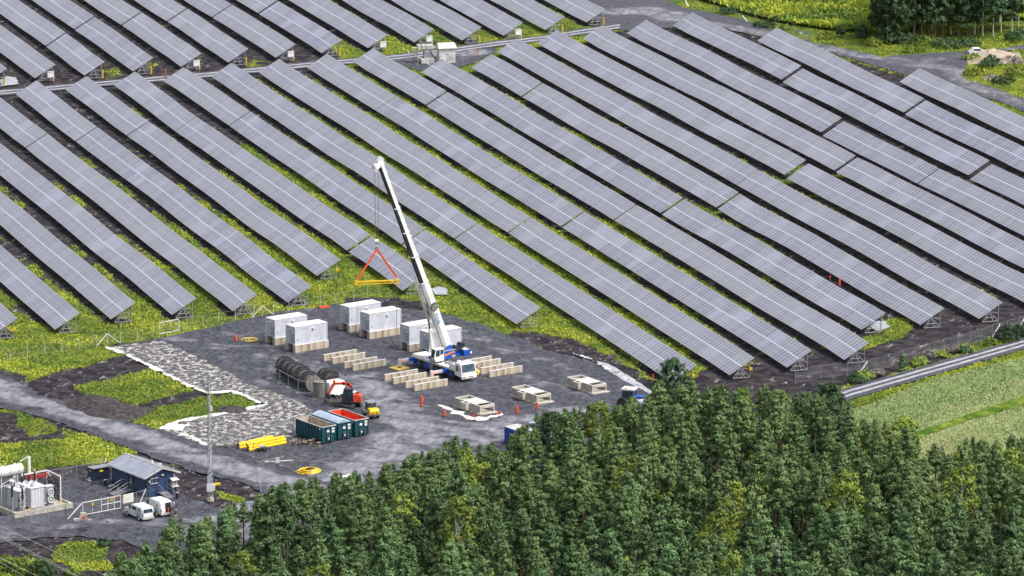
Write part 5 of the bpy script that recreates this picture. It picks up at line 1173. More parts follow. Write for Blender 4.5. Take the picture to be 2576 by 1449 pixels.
# ------------------------------------------------------------------ person
gp_ = P(*VM(2340, 1285)); per = thing('person', 'person in dark jacket and trousers with hi-vis leg bands, reaching into the open van', 'person', gp_)
def skin_mesh(name, joints, edges, mat, parent, sub=2):
    me = bpy.data.meshes.new(name); me.from_pydata([j_[:3] for j_ in joints], edges, []); o = bpy.data.objects.new(name, me); sc.collection.objects.link(o)
    o.parent = parent
    md = o.modifiers.new('skin', 'SKIN'); md.use_smooth_shade = True
    for v, j_ in zip(me.skin_vertices[0].data if me.skin_vertices else [], joints): v.radius = (j_[3], j_[4] if len(j_) > 4 else j_[3])
    if me.skin_vertices: me.skin_vertices[0].data[0].use_root = True
    o.modifiers.new('sub', 'SUBSURF').levels = sub; o.modifiers['sub'].render_levels = sub
    me.materials.append(MATS[mat]); return o
fh = Vector((math.cos(math.radians(150)), math.sin(math.radians(150)), 0)); fl = Vector((-fh.y, fh.x, 0))
def J(f_, l_, z, r, r2=None): v = fh*f_+fl*l_; return (v.x, v.y, z, r, r2 or r)
js = [J(0, 0, .95, .13, .15), J(.03, 0, 1.15, .13, .16), J(.06, 0, 1.38, .14, .19), J(.08, 0, 1.50, .06), J(.10, 0, 1.60, .075), J(.10, 0, 1.72, .085, .08), J(.10, 0, 1.80, .05),
      J(.06, .2, 1.42, .065), J(.2, .26, 1.22, .05), J(.45, .22, 1.25, .04), J(.53, .21, 1.26, .032),
      J(.06, -.2, 1.42, .065), J(.1, -.27, 1.15, .05), J(.32, -.24, 1.05, .04), J(.40, -.22, 1.05, .032),
      J(0, .1, .88, .10), J(.05, .12, .5, .075), J(.02, .13, .12, .055), J(.16, .14, .05, .05),
      J(-.02, -.1, .88, .10), J(-.04, -.12, .5, .075), J(-.1, -.13, .12, .055), J(.04, -.14, .05, .05)]
# five fingers on each hand
ed = [(0, 1), (1, 2), (2, 3), (3, 4), (4, 5), (5, 6), (2, 7), (7, 8), (8, 9), (9, 10), (2, 11), (11, 12), (12, 13), (13, 14), (0, 15), (15, 16), (16, 17), (17, 18), (0, 19), (19, 20), (20, 21), (21, 22)]
body = skin_mesh('body', js, ed, 'jacket', per)
for s_, base in ((1, js[10]), (-1, js[14])):
    b0 = Vector(base[:3]); mb = MB(Matrix.Translation(gp_))
    mb.cyl(b0-fh*.03, b0+fh*.05, .035, .04, 8, 'skin')
    for k in range(4): o_ = fl*((k-1.5)*.02); l_ = (.07, .08, .075, .06)[k]; mb.cyl(b0+fh*.05+o_, b0+fh*(.05+l_*.6)+o_-Vector((0, 0, .012)), .009, n=6, mat='skin'); mb.cyl(b0+fh*(.05+l_*.6)+o_-Vector((0, 0, .012)), b0+fh*(.05+l_*.9)+o_-Vector((0, 0, .04)), .008, n=6, mat='skin')
    mb.cyl(b0+fh*.01-fl*s_*.035, b0+fh*.05-fl*s_*.06, .01, n=6, mat='skin'); mb.build('hand', None, per)
hc = Vector(js[5][:3]); mb = MB(Matrix.Translation(gp_ + hc - Vector((0, 0, .03))))
def ellipsoid(mb, c, r, mat, n=12, m_=8, z0=-1., z1=1.):
    vs = []; fs = []
    for i in range(m_+1):
        s_ = z0+(z1-z0)*i/m_; ph = math.asin(max(-1, min(1, s_)))
        for k in range(n): a = 2*math.pi*k/n; vs.append((c[0]+r[0]*math.cos(ph)*math.cos(a), c[1]+r[1]*math.cos(ph)*math.sin(a), c[2]+r[2]*s_))
    for i in range(m_):
        for k in range(n): fs.append((i*n+k, i*n+(k+1) % n, (i+1)*n+(k+1) % n, (i+1)*n+k))
    mb.add(vs, fs, mat)
ellipsoid(mb, (0, 0, 0), (.098, .088, .125), 'skin'); 
mb.box(tuple(fh*.1+Vector((0, 0, -.005))), (.03, .025, .04), 'skin'); mb.box(tuple(fh*.093+fl*.035+Vector((0, 0, .02))), (.012, .02, .012), 'black'); mb.box(tuple(fh*.093-fl*.035+Vector((0, 0, .02))), (.012, .02, .012), 'black'); mb.box(tuple(fh*.092+Vector((0, 0, -.06))), (.01, .04, .01), 'red_insulator'); mb.build('face', None, per)
mb = MB(Matrix.Translation(gp_ + hc)); ellipsoid(mb, tuple(-fh*.01), (.112, .105, .13), 'dark_metal', z0=.05); mb.build('hair', None, per)
for q in (js[17], js[21]):
    mb = MB(Matrix.Translation(gp_)); v = Vector(q[:3]); mb.cyl(v+Vector((0, 0, .06)), v+Vector((0, 0, .24)), .085, .095, 12, 'hi_vis'); mb.cyl(v+Vector((0, 0, .11)), v+Vector((0, 0, .16)), .094, .097, 12, 'white_paint'); mb.build('leg_band', None, per)
mb = MB(Matrix.Translation(gp_)); mb.cyl((0, 0, 1.06), (.0, 0, 1.16), .185, .19, 14, 'off_white'); mb.build('jacket_band', None, per)
# ------------------------------------------------------------------ fences
def wire_fence(pts, label, h=2.0, every=None, postr=.05, mat='off_white', alpha=True, top=False, name='perimeter_fence'):
    W = [P(*p) for p in pts]; out = []
    if every:
        for a, b in zip(W[:-1], W[1:]):
            n = max(1, round((b-a).length/every)); out += [a.lerp(b, k/n) for k in range(n)]
        W = out+[W[-1]]
    t = thing(name, label, 'fence', W[0])
    for p in W: mb = MB(); mb.cyl(p, p+Vector((0, 0, h)), postr, n=5, mat=mat); mb.build('post', None, t)
    mb = MB()
    for a, b in zip(W[:-1], W[1:]):
        for z in ((h-.05, h*.5, .15) if not top else (h-.03,)): mb.bar(a+Vector((0, 0, z)), b+Vector((0, 0, z)), .02 if not top else .06, mat='galvanised')
    mb.build('wire', None, t)
    if alpha:
        mb = MB()
        for a, b in zip(W[:-1], W[1:]): mb.add([a+Vector((0, 0, .05)), b+Vector((0, 0, .05)), b+Vector((0, 0, h-.05)), a+Vector((0, 0, h-.05))], [(0, 1, 2, 3)], 'mesh_wire')
        mb.build('mesh_panel', None, t)
    return t
m2, nt2, b2 = nodes('mesh_fine', .6, .1); b2.inputs['Base Color'].default_value = (.42, .43, .45, 1); b2.inputs['Alpha'].default_value = .22
LF = [(-20, 913), (25, 906), (69, 899), (113, 891), (155, 885), (200, 878), (242, 870), (272, 866), (303, 863), (345, 858), (385, 848)]
wire_fence(LF, 'thin wire fence with pale posts left of the yard gate', 1.75, alpha=False)
RF = [(452, 834), (470, 828), (511, 821), (550, 813), (592, 807), (640, 799), (688, 791), (727, 785), (767, 780), (807, 771), (845, 765), (890, 757), (925, 750)]
wire_fence(RF, 'thin wire fence with pale posts right of the yard gate', 1.75, alpha=False)
def brace(px, label):
    a, b, c_ = [P(*q) for q in px]; top = b+Vector((0, 0, 1.8)); t = thing('fence_brace', label, 'brace', b, 'white fence braces')
    for q in (a, c_): mb = MB(); mb.bar(q, top, .09, mat='white_paint'); mb.build('stay', None, t)
    mb = MB(); mb.bar(b, top, .08, mat='off_white'); mb.build('post', None, t)
brace([(243, 871), (270, 867), (303, 863)], 'white inverted-V fence brace left of the yard gate'); brace([(633, 800), (660, 797), (688, 791)], 'white inverted-V fence brace right of the yard gate')
t = thing('yard_gate', 'wide pale steel gate frame at the left corner of the gravel yard', 'gate', P(400, 842))
a, b = P(402, 842), P(449, 833)
mb = MB()
for q in (a, b): mb.bar(q, q+Vector((0, 0, 2.0)), .14)
for z in (.12, 1.95): mb.bar(a+Vector((0, 0, z)), b+Vector((0, 0, z)), .12)
mb.build('frame', 'off_white', t); mb = MB(); mb.add([a+Vector((0, 0, .15)), b+Vector((0, 0, .15)), b+Vector((0, 0, 1.95)), a+Vector((0, 0, 1.95))], [(0, 1, 2, 3)], 'mesh_wire'); mb.build('mesh_panel', None, t)
E8 = lambda x, y: (2146.7+x*.29487, 778.2+y*.29487)
wire_fence([(2000, 965), (2065, 952), (2115, 945), E8(-55, 572), E8(50, 560), E8(118, 545), E8(188, 528), E8(305, 498), E8(420, 462), E8(530, 432), E8(647, 400), E8(770, 365), E8(892, 335), E8(997, 305), E8(1093, 275), E8(1185, 240), E8(1310, 205), E8(1415, 175), E8(1520, 145)], 'wire fence with pale posts between the black soil strip and the field road', 2.1, mat='galvanised')
for q, l in (((E8(45, 555), E8(118, 545)), 'left'), ((E8(1185, 240), E8(1250, 225)), 'middle'), ((E8(1412, 165), E8(1470, 150)), 'right')):
    a, b = P(*q[0]), P(*q[1]); mb = MB(); mb.bar(a, b+Vector((0, 0, 1.9)), .13, mat='white_paint'); tag(mb.build('fence_stay'), 'white slanting stay on the fence along the field road, %s of three' % l, 'stay', 'white stays of the roadside fence')
wire_fence([(-40, 1342), (24, 1332), (73, 1324), (121, 1315), (165, 1306)], 'low grey mesh fence in front of the power transformer', 1.95, mat='galvanised', top=True, name='mesh_fence')
wire_fence([(118, 1217), (157, 1212), (193, 1206), (231, 1198), (267, 1188)], 'grey mesh fence behind the power transformer, up to the blue kiosk', 2.0, mat='galvanised', top=True, name='mesh_fence')
wire_fence([(165, 1306), (209, 1298)], 'short mesh fence panel with a white stay left of the sliding gate', 1.95, mat='galvanised', top=True, name='mesh_fence')
mb = MB(); mb.bar(P(170, 1306), P(208, 1298)+Vector((0, 0, 1.95)), .11, mat='white_paint'); tag(mb.build('fence_stay'), 'white slanting stay left of the sliding gate', 'stay')
mb = MB(); mb.bar(P(352, 1266), P(367, 1262)+Vector((0, 0, 1.9)), .11, mat='white_paint'); tag(mb.build('fence_stay'), 'white slanting stay against the corner of the blue building', 'stay')
mb = MB(); mb.bar(P(256, 1192), P(267, 1188)+Vector((0, 0, 2.1)), .1, mat='white_paint'); tag(mb.build('fence_stay'), 'white slanting stay behind the blue kiosk', 'stay')
wire_fence([(305, 1280), (343, 1272), (368, 1265)], 'mesh fence panel behind the white sign board', 2.0, mat='galvanised', top=True, name='mesh_fence')
a, b = P(209, 1298), P(304, 1280); t = thing('sliding_gate', 'long white sliding gate with yellow warning signs', 'gate', a)
mb = MB(); d = b-a
for f_ in (0, .49, .66, .83, 1): mb.bar(a+d*f_+Vector((0, 0, .1)), a+d*f_+Vector((0, 0, 1.95)), .10)
for z in (.15, 1.95): mb.bar(a+Vector((0, 0, z)), b+Vector((0, 0, z)), .09)
mb.bar(a+d*.49+Vector((0, 0, 1.1)), b+Vector((0, 0, 1.1)), .1); mb.bar(a+d*.25+Vector((0, 0, .1)), a+d*.25+Vector((0, 0, 1.9)), .05); mb.build('frame', 'white_paint', t)
mb = MB(); mb.add([a+Vector((0, 0, .15)), b+Vector((0, 0, .15)), b+Vector((0, 0, 1.9)), a+Vector((0, 0, 1.9))], [(0, 1, 2, 3)], 'mesh_wire'); mb.build('mesh_panel', None, t)
for f_, z, mt in ((.26, 1.45, 'yellow'), (.755, 1.6, 'yellow'), (.9, 1.85, 'red_paint')): mb = MB(); mb.box(a+d*f_+Vector((0, -.1, z)), (.45, .04, .26), mt); mb.build('warning_sign', None, t)
c = P(323, 1278); t = thing('sign_board', 'white sign board with a faint zigzag mark beside the gate', 'sign', c); ang = math.atan2(d.y, d.x); Ms2 = frame(c, ang)
mb = MB(Ms2); mb.box((0, 0, 1.45), (1.75, .06, 1.3), 'pale_sign'); mb.build('board', None, t)
mb = MB(Ms2)
for p, q in (((-.6, 1.2), (-.35, 1.55)), ((-.35, 1.55), (-.1, 1.25)), ((-.1, 1.25), (.25, 1.75))): mb.bar((p[0], -.04, p[1]), (q[0], -.04, q[1]), .07, .02, 'container_mark', up=(0, 1, 0))
mb.build('zigzag_mark', None, t)
mb = MB(Ms2)
for x in (-.7, .7): mb.bar((x, .05, 0), (x, .05, 2.0), .08)
mb.build('post', 'galvanised', t)
# upper right gate and fences
TR = lambda x, y: (1717.3+x/3, y/3)
t = thing('mesh_gate', 'grey mesh gate beside the meadow at the upper right', 'gate', P(*TR(905, 312))); a, b = P(*TR(845, 300)), P(*TR(970, 312))
mb = MB()
for q in (a, b): mb.bar(q, q+Vector((0, 0, 2.0)), .16)
for z in (.1, 1.95): mb.bar(a+Vector((0, 0, z)), b+Vector((0, 0, z)), .12)
mb.build('frame', 'galvanised', t); mb = MB(); mb.add([a+Vector((0, 0, .15)), b+Vector((0, 0, .15)), b+Vector((0, 0, 1.9)), a+Vector((0, 0, 1.9))], [(0, 1, 2, 3)], 'mesh_fine'); mb.build('mesh_panel', None, t)
mb = MB(); mb.box(a.lerp(b, .4)+Vector((0, -.1, 1.5)), (.4, .05, .5), 'white_paint'); mb.box(a.lerp(b, .65)+Vector((0, -.1, 1.6)), (.4, .05, .3), 'blue_sticker'); mb.build('notice', None, t)
wire_fence([TR(-60, 20), TR(110, 50), TR(235, 75), TR(350, 100), TR(410, 150), TR(550, 185), TR(700, 215), TR(835, 250)], 'dark wire fence along the meadow edge at the upper right', 2.0, mat='grey_metal', alpha=False)
for q, l in (((TR(20, 0), TR(42, 50)), 'left'), ((TR(450, 112), TR(487, 165)), 'right')):
    b_ = P(*q[1]); mb = MB(); z = hgt(q[1][0], q[1][1], q[0][1]); mb.bar(b_, b_+Vector((-(q[1][0]-q[0][0])/12.5, .6, max(.8, z*.8))), .2, mat='white_paint'); tag(mb.build('fence_stay'), 'white slanting stay on the meadow fence, %s of two' % l, 'stay', 'white stays of the meadow fence')
wire_fence([TR(1620, 520), TR(1800, 560), TR(2010, 610), TR(2125, 660), TR(2300, 715), TR(2380, 745), TR(2440, 775), TR(2576, 820), TR(2700, 870)], 'grey mesh fence along the gravel lane at the upper right', 2.0, mat='grey_metal')
# ------------------------------------------------------------------ inverter cabinets and yellow risers at the row ends
cab_at = {1: (375, 575), 4: (1470, 485), 6: (2183, 418), 8: (2576+305, 340), 9: (2576+650, 303), 11: (2576+1327, 250)}
for A_, d_, s_, lab in ENDS:
    if 'beyond' not in lab: continue
    word = lab.split(' the ')[-2 if 'service' in lab else 1].split(' row')[0]; k = ORD.index(word)
    base = A_+d_*.5-s_*.1; base.z = 0
    yt = thing('cable_riser', 'yellow cable riser at the near end of the %s row beyond the service road' % word, 'riser', base, 'yellow cable risers at the row ends')
    mb = MB(); mb.cyl(base, base+Vector((0, 0, 1.25 if k in cab_at else 1.6)), .12, n=8); mb.build('duct', 'yellow', yt)
    if k in cab_at:
        q = base+s_*.6+d_*.1+Vector((0, 0, 1.35)); ct = thing('inverter_cabinet', 'white inverter cabinet at the near end of the %s row beyond the service road' % word, 'cabinet', (q.x, q.y, 0), 'white inverter cabinets at the row ends')
        mb = MB(frame(q, math.atan2(s_.y, s_.x))); mb.box((0, 0, 0), (1.25, .45, 1.05), 'white_paint'); mb.box((0, 0, .56), (1.35, .55, .06), 'off_white'); mb.build('case', None, ct)
        mb = MB(frame(q, math.atan2(s_.y, s_.x))); mb.bar((-.9, 0, -.75), (1.9, 0, -.75), .1); mb.bar((-.5, 0, -.75), (-.5, 0, -.5), .08); mb.bar((.5, 0, -.75), (.5, 0, -.5), .08); mb.bar((0, 0, -1.3), (0, 0, -.75), .1); mb.build('bracket', 'aluminium', ct)
for (a_, b_), lb in (((1036, 860), 'x'),): pass
yl = {3: 1, 6: 1, 10: 1, 12: 1}
for A_, d_, s_, lab in ENDS:
    if 'beyond' in lab: continue
    k = ORD.index(lab.split(' the ')[1].split(' near-field')[0])
    if k in (0, 6, 9, 10):
        q = A_+d_*.35+Vector((0, 0, 1.5)); mb = MB(); mb.box(q, (.45, .3, .4), 'yellow'); tag(mb.build('warning_box'), 'small yellow box on the end frame of the %s near row' % ORD[k], 'box', 'yellow boxes on the end frames')
# ------------------------------------------------------------------ white kiosk by the service road
NK = lambda x, y: (1006.2+x*.07406, 67.1+y*.07406)
F0 = P(*NK(1340, 1235)); t = thing('switch_kiosk', 'tall white kiosk with a sloping roof beside the service road', 'kiosk', F0); Mk = frame(F0, math.radians(12))
hk_ = hgt(*NK(1340, 1235), NK(1340, 740)[1])
mb = MB(Mk); mb.bb((0, 0, 0), (3.15, 2.6, hk_), 'white_paint'); mb.bb((1.3, -.03, .3), (2.9, -.005, 1.6), 'off_white'); mb.box((1.6, -.08, hk_*.66), (.55, .12, .2), 'off_white'); mb.build('cabinet', None, t)
mb = MB(Mk); mb.prism([(-.0, 0), (0, 0.01), (0, .02)], 0, .01, 'white_paint'); mb = MB(Mk)
mb.add([(-.2, -.25, hk_), (3.4, -.25, hk_), (3.4, 2.8, hk_), (-.2, 2.8, hk_), (-.1, .6, hk_+.7), (3.25, .6, hk_+.7), (3.25, 1.9, hk_+.75), (-.1, 1.9, hk_+.75)], [(0, 1, 5, 4), (1, 2, 6, 5), (2, 3, 7, 6), (3, 0, 4, 7), (4, 5, 6, 7), (3, 2, 1, 0)], 'white_paint'); mb.box((1.6, -.27, hk_-.03), (3.7, .08, .16), 'off_white'); mb.build('roof', None, t)
F0 = P(*NK(730, 1260)); t = thing('field_transformer', 'grey field transformer on a white bund left of the white kiosk', 'transformer', F0); Mk = frame(F0, math.radians(10))
mb = MB(Mk); mb.bb((0, 0, 0), (2.55, 2.2, .95), 'off_white'); mb.build('bund', None, t)
mb = MB(Mk); mb.bb((.55, .4, .95), (1.9, 1.6, 2.6), 'vent_grey'); mb.box((1.25, .38, 2.3), (.3, .04, .2), 'white_paint'); mb.build('tank', None, t)
mb = MB(Mk)
for x in (-.6, .3, 1.05, 1.8): mb.bb((x, .5, 2.75), (x+.65, 2.0, 3.5), 'off_white')
mb.bar((2.0, .9, 3.1), (3.2, 1.2, 2.8), .2, mat='off_white'); mb.build('radiator', None, t)
mb = MB(Mk); mb.tube([Vector(p) for p in ((1.9, .5, 2.3), (2.3, .3, 1.4), (3.2, .3, .8), (4.0, .4, .6))], .14, 6, 'black'); mb.build('cable', None, t)
F0 = P(*NK(540, 1180)); t = thing('control_box', 'small white control box on a stand left of the field transformer', 'box', F0); mb = MB(frame(F0, .1)); mb.box((0, 0, 2.2), (.8, .5, 1.2), 'white_paint'); mb.build('case', None, t); mb = MB(frame(F0, .1))
for x in (-.35, .35): mb.bar((x, 0, 0), (x, 0, 1.6), .1)
mb.build('stand', 'off_white', t)
wire_fence([NK(340, 1190), NK(610, 1330)], 'low mesh fence left of the field transformer', 1.9, mat='off_white', top=True, name='mesh_fence')
for q0, q1, l in ((NK(370, 1180), NK(255, 790), 'left stay of the transformer fence beside the service road'), (NK(1000, 1310), NK(1430, 970), 'right stay of the transformer fence, rising to the white kiosk'), (NK(1010, 1300), NK(620, 1020), 'long rail in front of the field transformer')):
    a = P(*q0); z = 1.9; b = P(*q1, 2.2); mb = MB(); mb.bar(a, b, .13, mat='white_paint'); tag(mb.build('fence_stay'), 'white '+l, 'stay')
# ------------------------------------------------------------------ things half hidden by the forest edge
F0 = P(1268.7, 1115); t = thing('blue_container', 'blue shipping container half hidden by the forest edge', 'container', F0); Mk = frame(F0, YF)
mb = MB(Mk); mb.bb((0, 0, 0), (6.06, 2.44, 2.5), 'blue_paint'); mb.bb((-.03, -.03, 2.5), (6.1, 2.5, 2.6), 'off_white')
for k in range(16): mb.bb((.2+.37*k, -.05, .2), (.36+.37*k, -.001, 2.4), 'blue_paint')
mb.build('body', None, t)
mb = MB(frame(P(1330, 1100), YF)); mb.bb((0, 0, 0), (5.5, 2.4, 2.2), 'grey_metal'); mb.bb((-.1, -.1, 2.2), (5.6, 2.5, 2.3), 'skip_tarp'); tag(mb.build('site_cabin'), 'grey-roofed site cabin behind the blue container, nearly hidden by trees', 'cabin')
F0 = P(1583, 1023); t = thing('tractor', 'tractor with a white roof and blue glass among the trees at the yard edge', 'tractor', F0); Mk = frame(F0, math.radians(-20))
mb = MB(Mk); mb.prism([(-.9, 1.1), (.9, 1.1), (.8, 2.7), (-.8, 2.7)], -.85, .85, 'glass_dark'); cb = mb.build('cab', None, t)
mb = MB(Mk); mb.box((0, 0, 2.82), (2.1, 2.0, .22), 'white_paint'); mb.box((-.3, -.6, 2.98), (.3, .2, .12), 'orange'); mb.box((.2, .5, 2.98), (.5, .3, .12), 'off_white'); mb.build('cab_roof', None, cb)
mb = MB(Mk)
for x in (-.9, .9):
    for y in (-.85, .85): mb.bar((x, y, 1.0), (x*.9, y, 2.75), .1, mat='blue_paint')
mb.bb((.9, -.5, .9), (2.6, .5, 1.8), 'blue_paint'); mb.bb((-1.2, -1.0, .6), (1.2, 1.0, 1.1), 'blue_paint'); mb.build('body', None, t)
for x, r_ in ((-.8, .8), (1.9, .55)):
    for s_ in (-1, 1): mb = MB(Mk); mb.cyl((x, s_*.85, r_), (x, s_*1.25, r_), r_, n=16, mat='rubber'); mb.build('wheel', None, t)
F0 = P(1622, 1035); t = thing('flat_trailer', 'pale blue-grey load on a trailer beside the tractor, behind trees', 'trailer', F0); Mk = frame(F0, math.radians(30))
mb = MB(Mk); mb.bb((-2.5, -1.1, .7), (2.6, 1.1, .9), 'blue_paint'); mb.build('bed', None, t)
mb = MB(Mk)
for k in range(5): mb.box((-2+k*1.0, rr.uniform(-.2, .2), 1.3), (.85, 1.9, .8+rr.uniform(-.2, .3)), 'skip_tarp' if k % 2 else 'off_white', rz=rr.uniform(-.1, .1))
mb.build('load', None, t)
for x in (-1.0, .1): mb = MB(Mk); mb.cyl((x, -1.15, .35), (x, -.9, .35), .35, n=12, mat='rubber'); mb.build('wheel', None, t)
F0 = P(868, 1246); t = thing('white_cabin', 'white site cabin showing through the treetops at the road junction', 'cabin', F0); Mk = frame(F0, YF+math.pi/2)
mb = MB(Mk); mb.bb((0, 0, .2), (3.0, 2.2, 2.3)); mb.build('body', 'white_paint', t); mb = MB(Mk); mb.box((1.5, -.02, 1.5), (1.2, .03, .6), 'glass_dark'); mb.build('window', None, t)
mb = MB(); mb.box(P(1003, 1213)+Vector((0, 0, .4)), (.9, .6, .7), 'yellow'); tag(mb.build('grit_box'), 'small yellow box glimpsed between the treetops near the road', 'box')
mb = MB(frame(P(545, 1222), .2)); mb.box((0, 0, .25), (.6, .35, .35), 'yellow'); mb.box((.4, .2, .2), (.35, .3, .25), 'yellow'); mb.box((-.5, -.1, .2), (.3, .3, .3), 'black'); tag(mb.build('plate_compactor'), 'small yellow machine beside the lattice mast foot', 'machine')
F0 = P(*TR(2222, 412)); t = thing('parked_car', 'small white car parked at the far track junction', 'car', F0); Mk = frame(F0, .1)
mb = MB(Mk); mb.prism([(-1.6, .3), (1.6, .3), (1.65, .7), (.9, .9), (.4, 1.35), (-.9, 1.35), (-1.4, .85), (-1.65, .75)], -.8, .8, 'white_paint'); mb.build('body', None, t)
mb = MB(Mk); mb.add([(-.8, -.81, .9), (.75, -.81, .9), (.35, -.81, 1.28), (-.75, -.81, 1.28)], [(0, 1, 2, 3)], 'glass_dark'); mb.build('side_window', None, t)
for x in (-1, 1.05):
    for s_ in (-1, 1): mb = MB(Mk); mb.cyl((x, s_*.65, .3), (x, s_*.83, .3), .3, n=12, mat='rubber'); mb.build('wheel', None, t)
# power lines crossing the lower left corner
for k, ((x0, y0), (x1, y1), zz) in enumerate((((0, 1322), (267, 1449), 12), ((0, 1347), (197, 1449), 12.5), ((0, 1352), (190, 1449), 12.5), ((0, 1404), (93, 1449), 12), ((0, 1414), (60, 1449), 12))):
    a, b = P(x0, y0, zz), P(x1, y1, zz); d_ = (b-a); a2 = a-d_*(60/d_.length); b2 = b+d_*(60/d_.length); mb = MB(); n = 14
    pts = [a2.lerp(b2, i_/n)-Vector((0, 0, .0)) for i_ in range(n+1)]; mb.tube(pts, .028, 4, 'off_white'); tag(mb.build('power_line'), 'pale overhead wire in the lower left corner, %s from the top' % ORD[k], 'wire', 'overhead wires')
# ------------------------------------------------------------------ vegetation
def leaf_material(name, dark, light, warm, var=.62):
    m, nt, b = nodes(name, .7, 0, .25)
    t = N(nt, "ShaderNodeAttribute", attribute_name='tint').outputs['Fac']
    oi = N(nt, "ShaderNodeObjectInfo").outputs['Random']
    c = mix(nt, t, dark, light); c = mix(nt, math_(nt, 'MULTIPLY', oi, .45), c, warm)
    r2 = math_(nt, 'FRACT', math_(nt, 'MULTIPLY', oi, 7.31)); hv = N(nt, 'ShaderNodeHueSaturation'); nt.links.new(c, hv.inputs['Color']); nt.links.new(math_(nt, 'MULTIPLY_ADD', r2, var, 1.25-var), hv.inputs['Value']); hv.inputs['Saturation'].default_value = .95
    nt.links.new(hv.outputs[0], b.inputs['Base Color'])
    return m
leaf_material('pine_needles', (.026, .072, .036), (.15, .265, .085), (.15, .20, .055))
leaf_material('birch_leaves', (.045, .11, .015), (.26, .34, .04), (.28, .31, .03))
leaf_material('dark_leaves', (.022, .06, .025), (.07, .13, .045), (.05, .10, .04))
leaf_material('dead_twigs', (.22, .20, .18), (.40, .36, .30), (.30, .26, .2))
leaf_material('grass_blades', (.045, .14, .02), (.30, .37, .02), (.30, .24, .03), .0)
leaf_material('crop_blades', (.17, .27, .09), (.34, .39, .17), (.36, .36, .17), .0)
M('pine_bark', (.16, .095, .06), (.09, .07, .06), 1.2, .9, stretch=(1, 1, .3))
M('birch_bark', (.55, .53, .48), (.16, .14, .13), 2.2, .8, stretch=(.6, .6, 1), lo=.55, hi=.62)
def tri_cloud(C, R, n, size, rng, flat=.75, up=.0):
    "n small triangles round each centre; returns verts (k,3,3)"
    C = np.repeat(C, n, 0); R = np.repeat(R, n, 0)
    d = rng.normal(size=C.shape); d /= np.linalg.norm(d, axis=1)[:, None]
    c = C+d*R*(rng.rand(len(C), 1)**.45)*np.array([1, 1, flat])
    rad = C*np.array([1, 1, 0.]); rad /= np.linalg.norm(rad, axis=1)[:, None]+.6
    nn = d*.8+rad*.7+np.array([0, 0, up*1.3])+rng.normal(size=C.shape)*.38; nn /= np.linalg.norm(nn, axis=1)[:, None]
    a = np.cross(nn, rng.normal(size=C.shape)); a /= np.linalg.norm(a, axis=1)[:, None]+1e-9; b = np.cross(nn, a)
    s = size*(.6+.8*rng.rand(len(C), 1))
    return np.stack([c-a*s*.6-b*s*.28, c-a*s*.5+b*s*.36, c+a*s*1.0], 1)
def tri_mesh(name, T3, tint, mat):
    n = len(T3); me = bpy.data.meshes.new(name); me.vertices.add(n*3); me.vertices.foreach_set('co', T3.reshape(-1).astype(np.float32))
    me.loops.add(n*3); me.loops.foreach_set('vertex_index', np.arange(n*3, dtype=np.int32)); me.polygons.add(n); me.polygons.foreach_set('loop_start', np.arange(0, n*3, 3, dtype=np.int32))
    me.update(calc_edges=True); attr(me, 'tint', np.repeat(tint, 3)); me.materials.append(MATS[mat]); return me
